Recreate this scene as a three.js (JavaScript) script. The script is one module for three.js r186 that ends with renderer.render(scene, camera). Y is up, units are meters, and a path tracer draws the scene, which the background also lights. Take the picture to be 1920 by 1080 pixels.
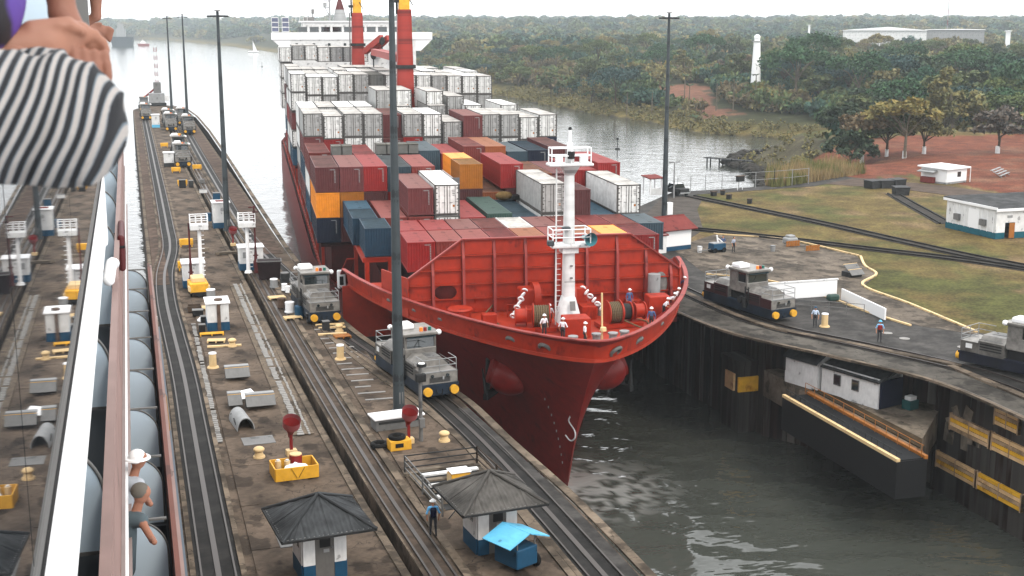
import * as THREE from 'three';
import { mergeGeometries } from 'three/addons/utils/BufferGeometryUtils.js';
import { RoundedBoxGeometry } from 'three/addons/geometries/RoundedBoxGeometry.js';

// ---------------------------------------------------------------- camera, sky, sun, exposure
const scene = new THREE.Scene();
const EYE = 25, WL = -9.5;                              // lock-wall deck is y = 0, water is y = WL
const camera = new THREE.PerspectiveCamera(25.361, 16 / 9, 0.2, 9000);
camera.rotation.order = 'YXZ';
camera.position.set(0, EYE, 0);
camera.rotation.set(-0.20539, -0.28791, 0);
camera.focus = 110; camera.userData.fStop = 12;

const renderer = new THREE.WebGLRenderer({ antialias: true });
renderer.setSize(1024, 576);
renderer.toneMapping = THREE.LinearToneMapping;
renderer.toneMappingExposure = 1.95;
renderer.shadowMap.enabled = true;

{ // overcast sky: even white cloud, a little brighter overhead, blotches of thicker cloud
  const w = 256, h = 128, d = new Float32Array(w * h * 4);
  for (let j = 0; j < h; j++) for (let i = 0; i < w; i++) {
    const el = Math.PI * ((j + 0.5) / h - 0.5), s = Math.max(0, Math.sin(el)), a = i / w * Math.PI * 2;
    const blot = 1 + 0.05 * s * (Math.sin(a * 3 + el * 5) + Math.sin(a * 5 - el * 9 + 1.3));
    const v = (1.12 + 0.28 * s) * blot, o = (j * w + i) * 4;
    d[o] = v * 0.985; d[o + 1] = v; d[o + 2] = v * 1.02; d[o + 3] = 1;
  }
  const t = new THREE.DataTexture(d, w, h, THREE.RGBAFormat, THREE.FloatType);
  t.mapping = THREE.EquirectangularReflectionMapping; t.magFilter = THREE.LinearFilter; t.minFilter = THREE.LinearFilter;
  t.colorSpace = THREE.LinearSRGBColorSpace; t.needsUpdate = true;
  scene.background = t; scene.environment = t;
}
const sun = new THREE.DirectionalLight(0xfff4e6, 0.9);
sun.position.set(90, 170, 40); sun.target.position.set(35, 0, -110);
sun.castShadow = true; sun.shadow.radius = 28; sun.shadow.mapSize.set(2048, 2048);
Object.assign(sun.shadow.camera, { left: -220, right: 220, top: 220, bottom: -220, near: 1, far: 600 });
scene.add(sun, sun.target);
scene.fog = new THREE.FogExp2(0xdfe8ec, 0.00015);

// ---------------------------------------------------------------- helpers
let seed = 7;
const rnd = () => { seed = (seed + 0x6D2B79F5) | 0; let t = Math.imul(seed ^ (seed >>> 15), 1 | seed); t = (t + Math.imul(t ^ (t >>> 7), 61 | t)) ^ t; return ((t ^ (t >>> 14)) >>> 0) / 4294967296; };
const rr = (a, b) => a + (b - a) * rnd();
const pick = a => a[Math.floor(rnd() * a.length)];
const clamp = (v, a = 0, b = 1) => Math.min(b, Math.max(a, v));
const lerp = (a, b, t) => a + (b - a) * t;
const sstep = (a, b, v) => { const t = clamp((v - a) / (b - a)); return t * t * (3 - 2 * t); };
const V = (x, y, z) => new THREE.Vector3(x, y, z);
const hash2 = (x, y, s = 0) => { let h = Math.imul(x | 0, 374761393) ^ Math.imul(y | 0, 668265263) ^ Math.imul(s + 11, 974634777); h = Math.imul(h ^ (h >>> 13), 1274126177); return ((h ^ (h >>> 16)) >>> 0) / 4294967296; };
const vnoise = (x, y, s = 0, per = 0) => {           // value noise, tiling with period per when given
  const xi = Math.floor(x), yi = Math.floor(y), fx = x - xi, fy = y - yi, u = fx * fx * (3 - 2 * fx), v = fy * fy * (3 - 2 * fy);
  const m = n => per ? ((n % per) + per) % per : n;
  const a = hash2(m(xi), m(yi), s), b = hash2(m(xi + 1), m(yi), s), c = hash2(m(xi), m(yi + 1), s), d = hash2(m(xi + 1), m(yi + 1), s);
  return a + (b - a) * u + (c - a) * v + (a - b - c + d) * u * v;
};
const fbm = (x, y, s = 0, o = 4, per = 0) => { let v = 0, a = 0.5, t = 0; for (let i = 0; i < o; i++) { v += a * vnoise(x, y, s + i, per); t += a; x *= 2; y *= 2; per *= 2; a *= 0.5; } return v / t; };

function metric(g) {                                   // uv in metres, projected along each face's main axis
  const p = g.attributes.position, n = g.attributes.normal, uv = new Float32Array(p.count * 2);
  for (let i = 0; i < p.count; i++) {
    const ax = Math.abs(n.getX(i)), ay = Math.abs(n.getY(i)), az = Math.abs(n.getZ(i));
    let u, v;
    if (ay >= ax && ay >= az) { u = p.getX(i); v = p.getZ(i); } else if (ax >= az) { u = p.getZ(i); v = p.getY(i); } else { u = p.getX(i); v = p.getY(i); }
    uv[i * 2] = u; uv[i * 2 + 1] = v;
  }
  g.setAttribute('uv', new THREE.BufferAttribute(uv, 2));
  return g;
}
const flat = g => { const q = g.index ? g.toNonIndexed() : g; for (const k of Object.keys(q.attributes)) if (!['position', 'normal', 'color'].includes(k)) q.deleteAttribute(k); return q; };
function join(list) { const l = list.map(flat); const col = l.some(g => g.attributes.color); if (col) for (const g of l) if (!g.attributes.color) g.setAttribute('color', new THREE.BufferAttribute(new Float32Array(g.attributes.position.count * 3).fill(1), 3)); const g = l.length > 1 ? mergeGeometries(l) : l[0]; return metric(g); }
const xf = (g, x, y, z, ry = 0, rx = 0, rz = 0) => { g.applyMatrix4(new THREE.Matrix4().compose(V(x, y, z), new THREE.Quaternion().setFromEuler(new THREE.Euler(rx, ry, rz, 'YXZ')), V(1, 1, 1))); return g; };
const bx = (w, h, d, x = 0, y = 0, z = 0, ry = 0, rx = 0, rz = 0) => xf(new THREE.BoxGeometry(w, h, d), x, y, z, ry, rx, rz);
const rb = (w, h, d, r, x = 0, y = 0, z = 0, ry = 0, rx = 0, rz = 0) => xf(new RoundedBoxGeometry(w, h, d, 2, r), x, y, z, ry, rx, rz);
const cy = (r0, r1, h, x = 0, y = 0, z = 0, seg = 14) => xf(new THREE.CylinderGeometry(r1, r0, h, seg), x, y, z);     // r0 bottom, r1 top
const sp = (r, x = 0, y = 0, z = 0, sx = 1, sy = 1, sz = 1, a = 14, b = 10) => { const g = new THREE.SphereGeometry(r, a, b); g.scale(sx, sy, sz); g.translate(x, y, z); return g; };
function tb(p, q, r, seg = 7, r2 = r) {                // bar from p to q
  const a = V(...p), b = V(...q), d = b.clone().sub(a), g = new THREE.CylinderGeometry(r2, r, d.length(), seg);
  g.applyQuaternion(new THREE.Quaternion().setFromUnitVectors(V(0, 1, 0), d.normalize()));
  g.translate((a.x + b.x) / 2, (a.y + b.y) / 2, (a.z + b.z) / 2); return g;
}
const curveTube = (pts, r, n = 24, seg = 6, closed = false) => new THREE.TubeGeometry(new THREE.CatmullRomCurve3(pts.map(p => V(...p)), closed), n, r, seg, closed);
const bar = (p, q, w, h) => {                          // square bar from p to q
  const a = V(...p), b = V(...q), d = b.clone().sub(a), L = d.length(), g = new THREE.BoxGeometry(w, h, L);
  const m = new THREE.Matrix4().lookAt(V(0, 0, 0), d, Math.abs(d.y) > 0.99 * L ? V(1, 0, 0) : V(0, 1, 0)); g.applyMatrix4(m);
  g.translate((a.x + b.x) / 2, (a.y + b.y) / 2, (a.z + b.z) / 2); return g;
};
function prism(pts, y0, y1) {                          // closed polygon [x,z] drawn up from y0 to y1
  const s = new THREE.Shape(pts.map(([x, z]) => new THREE.Vector2(x, -z)));
  const g = new THREE.ExtrudeGeometry(s, { depth: y1 - y0, bevelEnabled: false }); g.rotateX(-Math.PI / 2); g.translate(0, y0, 0); return g;
}
function profile(pts, len, axis = 'z') {               // closed profile [x,y] drawn along z (centred)
  const s = new THREE.Shape(pts.map(([x, y]) => new THREE.Vector2(x, y)));
  const g = new THREE.ExtrudeGeometry(s, { depth: len, bevelEnabled: false }); g.translate(0, 0, -len / 2); if (axis === 'x') g.rotateY(Math.PI / 2); return g;
}
function surf(nu, nv, f, colf) {                       // parametric sheet
  const p = [], c = [], ix = [];
  for (let j = 0; j <= nv; j++) for (let i = 0; i <= nu; i++) { const q = f(i / nu, j / nv); p.push(...q); if (colf) c.push(...colf(q[0], q[1], q[2])); }
  for (let j = 0; j < nv; j++) for (let i = 0; i < nu; i++) { const a = j * (nu + 1) + i, b = a + 1, d = a + nu + 1, e = d + 1; ix.push(a, b, d, b, e, d); }
  const g = new THREE.BufferGeometry(); g.setAttribute('position', new THREE.Float32BufferAttribute(p, 3)); if (colf) g.setAttribute('color', new THREE.Float32BufferAttribute(c, 3));
  g.setIndex(ix); g.computeVertexNormals(); return g;
}
function ribbon(pts, w, h, y0 = 0) {                   // a strip of width w, from y0 to y0+h, along the line pts [x,z]
  const L = [], R = [];
  for (let i = 0; i < pts.length; i++) {
    const a = pts[Math.max(0, i - 1)], b = pts[Math.min(pts.length - 1, i + 1)]; const dx = b[0] - a[0], dz = b[1] - a[1], l = Math.hypot(dx, dz) || 1;
    const nx = -dz / l * w / 2, nz = dx / l * w / 2; L.push([pts[i][0] + nx, pts[i][1] + nz]); R.push([pts[i][0] - nx, pts[i][1] - nz]);
  }
  const p = [], quad = (a, b, c, d) => p.push(...a, ...b, ...c, ...a, ...c, ...d), y1 = y0 + h;
  for (let i = 0; i < pts.length - 1; i++) {
    const q = (s, y) => [s[0], y, s[1]];
    quad(q(L[i], y1), q(L[i + 1], y1), q(R[i + 1], y1), q(R[i], y1));
    if (h > 0.002) { quad(q(L[i], y0), q(L[i + 1], y0), q(L[i + 1], y1), q(L[i], y1)); quad(q(R[i], y1), q(R[i + 1], y1), q(R[i + 1], y0), q(R[i], y0)); }
  }
  if (h > 0.002) { const e = pts.length - 1, q = (s, y) => [s[0], y, s[1]]; quad(q(L[0], y0), q(L[0], y1), q(R[0], y1), q(R[0], y0)); quad(q(L[e], y1), q(L[e], y0), q(R[e], y0), q(R[e], y1)); }
  const g = new THREE.BufferGeometry(); g.setAttribute('position', new THREE.Float32BufferAttribute(p, 3)); g.computeVertexNormals();
  const n = g.attributes.normal; for (let i = 0; i < n.count; i += 3) if (Math.abs(n.getY(i)) > 0.9 && n.getY(i) < 0) { // keep the tops facing up
    const P = g.attributes.position; for (const k of [i]) { const b = [P.getX(k + 1), P.getY(k + 1), P.getZ(k + 1)], c = [P.getX(k + 2), P.getY(k + 2), P.getZ(k + 2)]; P.setXYZ(k + 1, ...c); P.setXYZ(k + 2, ...b); for (let m = 0; m < 3; m++) n.setXYZ(k + m, 0, 1, 0); } }
  return g;
}
function smoothLine(pts, n = 8) { const c = new THREE.CatmullRomCurve3(pts.map(([x, z]) => V(x, 0, z)), false, 'centripetal'); return c.getPoints((pts.length - 1) * n).map(p => [p.x, p.z]); }
function offsetLine(pts, o) { return pts.map((p, i) => { const a = pts[Math.max(0, i - 1)], b = pts[Math.min(pts.length - 1, i + 1)]; const dx = b[0] - a[0], dz = b[1] - a[1], l = Math.hypot(dx, dz) || 1; return [p[0] - dz / l * o, p[1] + dx / l * o]; }); }

const used = {};
const numbered = n => { const k = used[n] = (used[n] ?? -1) + 1; return k ? `${n}_${String(k).padStart(3, '0')}` : n; };
function tag(o, label, category, group) { o.userData.label = label; o.userData.category = category; if (group) o.userData.group = group; return o; }
function mesh(name, geos, mat, parent) {
  const m = new THREE.Mesh(Array.isArray(geos) ? join(geos) : geos.isBufferGeometry && geos.attributes.uv && geos.userData.keep ? geos : join([geos]), mat);
  m.castShadow = m.receiveShadow = true; if (parent) { m.name = name; parent.add(m); } else { m.name = numbered(name); scene.add(m); } return m;
}
function thing(name, label, category, x = 0, y = 0, z = 0, ry = 0, group) {
  const o = new THREE.Group(); o.name = numbered(name); o.position.set(x, y, z); o.rotation.y = ry; tag(o, label, category, group); scene.add(o); return o;
}
function solo(name, geos, mat, label, category, group) { return tag(mesh(name, geos, mat), label, category, group); }
function struct(name, geos, mat) { const m = mesh(name, geos, mat); m.userData.kind = 'structure'; return m; }
function dup(o, x, y, z, ry, label, group) { const c = o.clone(); c.name = numbered(o.name.replace(/_\d{3}$/, '')); c.userData = { ...o.userData }; scene.add(c); c.position.set(x, y, z); c.rotation.y = ry; if (label) c.userData.label = label; if (group) c.userData.group = group; return c; }

// ---------------------------------------------------------------- textures (tints of what surfaces are made of)
function dtex(size, metres, f, color = true) {
  const d = new Uint8Array(size * size * 4);
  for (let j = 0; j < size; j++) for (let i = 0; i < size; i++) { const c = f(i / size, j / size), o = (j * size + i) * 4; for (let k = 0; k < 3; k++) d[o + k] = clamp(Array.isArray(c) ? c[k] : c) * 255; d[o + 3] = 255; }
  const t = new THREE.DataTexture(d, size, size, THREE.RGBAFormat); t.wrapS = t.wrapT = THREE.RepeatWrapping; t.repeat.set(1 / metres, 1 / metres);
  t.magFilter = THREE.LinearFilter; t.minFilter = THREE.LinearMipmapLinearFilter; t.generateMipmaps = true; if (color) t.colorSpace = THREE.SRGBColorSpace; t.needsUpdate = true; return t;
}
const TX = {};
TX.concrete = dtex(512, 9, (u, v) => { const a = fbm(u * 5, v * 5, 1, 5, 5), b = fbm(u * 40, v * 40, 9, 3, 40), c = fbm(u * 9, v * 9, 21, 4, 9); const crack = Math.abs(fbm(u * 6, v * 6, 33, 4, 6) - 0.5) < 0.006 ? 0.72 : 1; const s = (0.50 + 0.62 * a + 0.2 * (b - 0.5)) * (1 - 0.26 * sstep(0.44, 0.32, c)) * crack; return [s, s * 0.975, s * 0.94]; });
TX.grime = dtex(512, 6, (u, v) => { const a = fbm(u * 6, v * 6, 3, 5, 6), b = fbm(u * 30, v * 30, 4, 3, 30); const s = 0.45 + 0.6 * a + 0.2 * (b - 0.5); return [s, s * 0.98, s * 0.96]; });
TX.asphalt = dtex(512, 5, (u, v) => { const a = fbm(u * 5, v * 5, 6, 4, 5), b = fbm(u * 90, v * 90, 7, 2, 90); const s = 0.6 + 0.4 * a + 0.3 * (b - 0.5); return [s, s, s]; });
TX.streak = dtex(512, 11, (u, v) => { const k = fbm(u * 30, v * 2, 5, 3, 0) , w = vnoise(u * 26, 0.5, 8, 26), q = fbm(u * 26, v * 3, 12, 4, 26); const run = w > 0.52 ? clamp((q - 0.25) * 2.2) : 0; const s = 0.62 + 0.4 * k; return [s * (1 - 0.50 * run), s * (1 - 0.72 * run), s * (1 - 0.78 * run)]; });
TX.worn = dtex(512, 4, (u, v) => { const a = fbm(u * 6, v * 6, 13, 5, 6), b = fbm(u * 40, v * 12, 15, 3, 0), sc = a < 0.3 ? 0.78 : 1; const s = (0.84 + 0.2 * a + 0.08 * (b - 0.5)) * sc; return [s, s, s]; });
TX.rust = dtex(512, 5, (u, v) => { const a = fbm(u * 5, v * 5, 41, 5, 5), r = fbm(u * 22, v * 7, 43, 4, 0), f = clamp((a - 0.6) * 4) * clamp((r - 0.45) * 5); const s = 0.85 + 0.2 * fbm(u * 12, v * 12, 44, 3, 12); return [s * (1 - 0.35 * f), s * (1 - 0.45 * f), s * (1 - 0.5 * f)]; });
TX.grass = dtex(512, 14, (u, v) => { const a = fbm(u * 7, v * 7, 51, 5, 7), b = fbm(u * 70, v * 70, 53, 2, 70); const s = 0.62 + 0.4 * a + 0.36 * (b - 0.5); return [s, s * (0.97 + 0.06 * a), s * 0.93]; });
TX.wood = dtex(256, 2, (u, v) => { const a = fbm(u * 3, v * 40, 61, 4, 0); const s = 0.6 + 0.5 * a; return [s, s * 0.96, s * 0.9]; });
TX.rough = dtex(256, 3, (u, v) => { const a = fbm(u * 8, v * 8, 71, 4, 8); return 0.55 + 0.6 * (a - 0.3); }, false);
TX.bump = dtex(512, 2.2, (u, v) => fbm(u * 24, v * 24, 75, 4, 24), false);

const lin = (r, g, b) => new THREE.Color().setRGB(r, g, b);
const TONE = (r, g, b) => { const k = Math.max(r, g, b) > 0.69 ? 0.88 : 0.47; return lin(r * k, g * k, b * k); };
function mat(r, g, b, rough = 0.8, o = {}) { return new THREE.MeshPhysicalMaterial({ color: TONE(r, g, b), roughness: rough, metalness: 0, specularIntensity: rough >= 0.7 ? 0.22 : 0.55, ...o }); }
const gloss = (r, g, b, o = {}) => new THREE.MeshPhysicalMaterial({ color: TONE(r, g, b), roughness: 0.45, specularIntensity: 0.45, clearcoat: 0.06, clearcoatRoughness: 0.4, ...o });
const DS = THREE.DoubleSide;
const M = {
  concrete: mat(0.265, 0.208, 0.165, 0.9, { map: TX.concrete, bumpMap: TX.bump, bumpScale: 0.01 }),
  concreteLight: mat(0.40, 0.345, 0.285, 0.9, { map: TX.concrete }),
  kerb: mat(0.36, 0.295, 0.235, 0.9, { map: TX.concrete }),
  apron: mat(0.29, 0.20, 0.155, 0.9, { map: TX.grime }),
  track: mat(0.060, 0.058, 0.056, 0.75, { map: TX.grime }),
  trackSlab: mat(0.15, 0.145, 0.14, 0.8, { map: TX.grime }),
  railbed: mat(0.20, 0.15, 0.115, 0.85, { map: TX.grime }),
  rail: mat(0.12, 0.10, 0.09, 0.45, { metalness: 0.6 }),
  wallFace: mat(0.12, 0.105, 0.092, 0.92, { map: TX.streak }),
  tile: mat(0.52, 0.50, 0.47, 0.8, { map: TX.worn }),
  white: mat(0.74, 0.74, 0.73, 0.55, { map: TX.worn }),
  whiteClean: mat(0.80, 0.80, 0.80, 0.5),
  pale: mat(0.55, 0.56, 0.56, 0.6, { map: TX.worn }),
  blue: mat(0.012, 0.115, 0.235, 0.6, { map: TX.worn }),
  skyblue: mat(0.12, 0.48, 0.72, 0.55, { map: TX.worn }),
  yellow: mat(0.78, 0.40, 0.03, 0.6, { map: TX.rust }),
  cream: mat(0.74, 0.53, 0.27, 0.65, { map: TX.worn }),
  orange: mat(0.62, 0.22, 0.03, 0.6, { map: TX.rust }),
  redPaint: mat(0.42, 0.02, 0.018, 0.5, { map: TX.worn }),
  darkred: mat(0.16, 0.018, 0.02, 0.6, { map: TX.worn }),
  grey: mat(0.30, 0.295, 0.285, 0.6, { map: TX.worn }),
  greyDoor: mat(0.25, 0.235, 0.22, 0.6, { map: TX.worn }),
  darkgrey: mat(0.085, 0.09, 0.095, 0.7, { map: TX.grime }),
  steel: mat(0.34, 0.35, 0.36, 0.4, { metalness: 0.75 }),
  pole: mat(0.085, 0.105, 0.115, 0.5, { map: TX.worn }),
  black: mat(0.012, 0.012, 0.013, 0.6),
  rubber: mat(0.02, 0.02, 0.02, 0.85),
  roofGrey: mat(0.155, 0.165, 0.175, 0.85, { map: TX.grime }),
  roofRed: mat(0.34, 0.075, 0.065, 0.8, { map: TX.worn }),
  glassDark: new THREE.MeshPhysicalMaterial({ color: lin(0.012, 0.018, 0.02), roughness: 0.06, clearcoat: 1 }),
  skin: mat(0.42, 0.2, 0.13, 0.6), hair: mat(0.05, 0.04, 0.035, 0.8),
  vc: new THREE.MeshStandardMaterial({ color: 0xffffff, roughness: 0.85, vertexColors: true }),
  vcGrass: new THREE.MeshPhysicalMaterial({ specularIntensity: 0.2, color: 0xffffff, roughness: 0.95, vertexColors: true, map: TX.grass }),
};
// ---------------------------------------------------------------- water
{
  const xs = [], zs = [];
  for (let x = -1800; x < -60; x += 60) xs.push(x); for (let x = -60; x < 17; x += 4) xs.push(x);
  for (let x = 17; x < 62; x += 0.36) xs.push(x); for (let x = 62; x < 260; x += 5) xs.push(x); for (let x = 260; x < 3000; x += 90) xs.push(x);
  for (let z = -20; z > -48; z -= 1.5) zs.push(z); for (let z = -48; z > -122; z -= 0.4) zs.push(z); for (let z = -122; z > -420; z -= 1.6) zs.push(z); let s = 3; for (let z = -420; z > -7600; z -= s) { zs.push(z); s *= 1.05; }
  const p = [], c = [], ix = [], nx = xs.length;
  const wave = (x, z) => {
    const far = clamp(120 / Math.hypot(x, z)), t = fbm(x * 0.22, z * 0.22, 90, 3) - 0.5, r = Math.hypot(x - 34, (z + 84) * 0.8);
    const churn = Math.exp(-r * r / 160);
    return far * (0.05 * Math.sin(x * 0.9 + z * 0.5 + 3 * t) + 0.035 * Math.sin(-x * 0.6 + z * 1.7 + 5 * t) + 0.16 * t + (0.34 * churn + 0.02) * (fbm(x * 0.75 + z * 0.2, z * 0.35, 95, 3) - 0.5));
  };
  for (const z of zs) for (const x of xs) {
    p.push(x, WL + wave(x, z), z);
    const dx = x - 31.2, dz = z + 86, r = Math.hypot(dx, dz); const f = r < 9 ? sstep(0.50, 0.66, fbm(x * 1.7, z * 1.7, 99, 3) + 0.22 * (1 - r / 9)) * sstep(9, 2, r) * 0.4 : 0;
    c.push(lerp(0.043, 0.5, f), lerp(0.046, 0.5, f), lerp(0.039, 0.48, f));
  }
  for (let j = 0; j < zs.length - 1; j++) for (let i = 0; i < nx - 1; i++) { const a = j * nx + i, b = a + 1, d = a + nx, e = d + 1; ix.push(a, b, d, b, e, d); }
  const g = new THREE.BufferGeometry(); g.setAttribute('position', new THREE.Float32BufferAttribute(p, 3)); g.setAttribute('color', new THREE.Float32BufferAttribute(c, 3)); g.setIndex(ix); g.computeVertexNormals();
  const pn = (u, v, ku, kv, sd, o) => { let r = 0, a = 0.5, t = 0; for (let i = 0; i < o; i++) { const m = 1 << i; r += a * pv(u * ku * m, v * kv * m, sd + i, ku * m, kv * m); t += a; a *= 0.5; } return r / t; };
  const pv = (x, y, sd, px, py) => { const xi = Math.floor(x), yi = Math.floor(y), fx = x - xi, fy = y - yi, uu = fx * fx * (3 - 2 * fx), vv = fy * fy * (3 - 2 * fy), q = (n, p) => ((n % p) + p) % p; const A = hash2(q(xi, px), q(yi, py), sd), B = hash2(q(xi + 1, px), q(yi, py), sd), C = hash2(q(xi, px), q(yi + 1, py), sd), D = hash2(q(xi + 1, px), q(yi + 1, py), sd); return A + (B - A) * uu + (C - A) * vv + (A - B - C + D) * uu * vv; };
  const bump = dtex(1024, 37, (u, v) => 0.5 + 0.62 * (pn(u, v, 14, 26, 82, 3) - 0.5) + 0.30 * (pn(u, v, 46, 100, 84, 2) - 0.5), false);
  const m = new THREE.MeshPhysicalMaterial({ color: 0xffffff, vertexColors: true, roughness: 0.05, ior: 1.33, bumpMap: bump, bumpScale: 0.10 });
  const w = new THREE.Mesh(metric(g), m); w.name = 'water'; w.userData.kind = 'structure'; w.receiveShadow = true; scene.add(w);
}

// ---------------------------------------------------------------- land: one sheet to the horizon
const coast = [[62, -20], [60, -60], [61, -78], [54, -94], [53, -108], [53, -125], [64, -158], [78, -174], [93, -177.5], [99, -189], [106, -197], [116, -204], [122, -217], [129, -243], [135, -256], [139, -268], [141, -286], [150, -297], [165, -309], [176, -319], [187, -335], [184, -346], [169, -371], [168, -395], [170, -416], [166, -470], [164, -520], [166, -600], [150, -760], [148, -1000], [165, -1350], [152, -1590], [132, -1955], [60, -2600], [-700, -3700], [-2600, -4700], [-2600, -8000], [6000, -8000], [6000, -20]];
function coastDist(x, z) {
  let inside = false, d = 1e9;
  for (let i = 0, j = coast.length - 1; i < coast.length; j = i++) {
    const [xi, zi] = coast[i], [xj, zj] = coast[j];
    if ((zi > z) !== (zj > z) && x < (xj - xi) * (z - zi) / (zj - zi) + xi) inside = !inside;
    const dx = xj - xi, dz = zj - zi, t = clamp(((x - xi) * dx + (z - zi) * dz) / (dx * dx + dz * dz)); d = Math.min(d, Math.hypot(x - xi - t * dx, z - zi - t * dz));
  }
  return inside ? d : -d;
}
const redZone = [[128, -243], [120, -215], [117, -200], [114, -183], [121, -181], [126, -186], [130, -181], [121, -170], [124, -154], [180, -148], [260, -190], [215, -246], [160, -252]];
const pathZone = [[193, -472], [197, -480], [215, -508], [226, -503], [225, -477], [207, -440], [199, -408], [197, -386], [186, -390], [189, -408], [197, -449]];
const clearZone = [[168, -372], [180, -388], [186, -400], [188, -412], [196, -449], [190, -476], [212, -514], [230, -506], [228, -476], [209, -440], [203, -408], [200, -390], [209, -368], [206, -346], [190, -332]];
const inPoly = (P, x, z) => { let r = false; for (let i = 0, j = P.length - 1; i < P.length; j = i++) { const [xi, zi] = P[i], [xj, zj] = P[j]; if ((zi > z) !== (zj > z) && x < (xj - xi) * (z - zi) / (zj - zi) + xi) r = !r; } return r; };
function landH(x, z, dd) {
  const d = dd ?? coastDist(x, z), dist = Math.hypot(x, z), natural = sstep(200, 216, -z);
  if (d < 0) return WL - 3 - clamp(-d * 0.4, 0, 4);
  let h = lerp(-0.02, lerp(WL - 0.4, dist > 320 ? WL + 3.2 : -0.3, sstep(0, 16, d) * 0.6 + 0.4 * clamp(d / 22)), natural);
  h += natural * (0.5 * (fbm(x * 0.12, z * 0.12, 5, 3) - 0.5)) * sstep(0, 4, d);
  h += sstep(325, 470, dist) * sstep(0, 80, d) * 6.0 + sstep(450, 700, dist) * sstep(20, 160, d) * 2.5;
  h += sstep(1100, 2500, dist) * sstep(0, 400, d) * (10 + 15 * fbm(x * 0.0019, z * 0.0019, 14, 3)) ;
  return h;
}
{
  const NA = 330, ND = 360, col = (x, y, z) => {
    const d = coastDist(x, z), dist = Math.hypot(x, z), n = fbm(x * 0.09, z * 0.09, 7, 4), n2 = fbm(x * 0.5, z * 0.5, 17, 3);
    let c = [0.205, 0.150, 0.062];
    const g = sstep(0.44, 0.62, n + 0.2 * (n2 - 0.5)); c = [lerp(c[0], 0.115, g), lerp(c[1], 0.115, g), lerp(c[2], 0.04, g)];
    const bare = sstep(0.58, 0.7, fbm(x * 0.16 + 9, z * 0.16, 27, 4)); c = [lerp(c[0], 0.27, bare), lerp(c[1], 0.185, bare), lerp(c[2], 0.105, bare)];
    const jx = x + 3 * (n - 0.5) * 6, jz = z + 3 * (n2 - 0.5) * 4;
    if (inPoly(redZone, jx, jz)) { const k = 0.8 + 0.5 * n2; c = [0.235 * k, 0.074 * k, 0.046 * k]; const pale = sstep(0.55, 0.75, fbm(x * 0.2, z * 0.2, 37, 3)); c = [lerp(c[0], 0.27, pale * 0.6), lerp(c[1], 0.15, pale * 0.6), lerp(c[2], 0.11, pale * 0.6)]; }
    else if (inPoly(pathZone, jx, jz)) { const k = 0.8 + 0.4 * n2; c = [0.27 * k, 0.12 * k, 0.085 * k]; }
    else if (dist > 330) { const f = sstep(3, 22, d + 14 * (n - 0.5)); c = [lerp(0.24, 0.055, f), lerp(0.185, 0.058, f), lerp(0.075, 0.028, f)]; }
    else if (dist > 215 && d < 14) { const k = 0.6 + 0.6 * n2; c = [0.15 * k, 0.13 * k, 0.09 * k]; }
    if (dist > 200 && d < 3.5) { const k = 0.5 + n2; c = [0.07 * k, 0.062 * k, 0.05 * k]; }
    return c.map(v => v * 0.72);
  };
  const g = surf(NA, ND, (u, v) => { const a = lerp(-0.30, 0.92, u), r = 80 * Math.pow(6800 / 80, v), x = Math.sin(a) * r, z = -Math.cos(a) * r; return [x, landH(x, z), z]; }, col);
  struct('ground', g, M.vcGrass);
}

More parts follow.
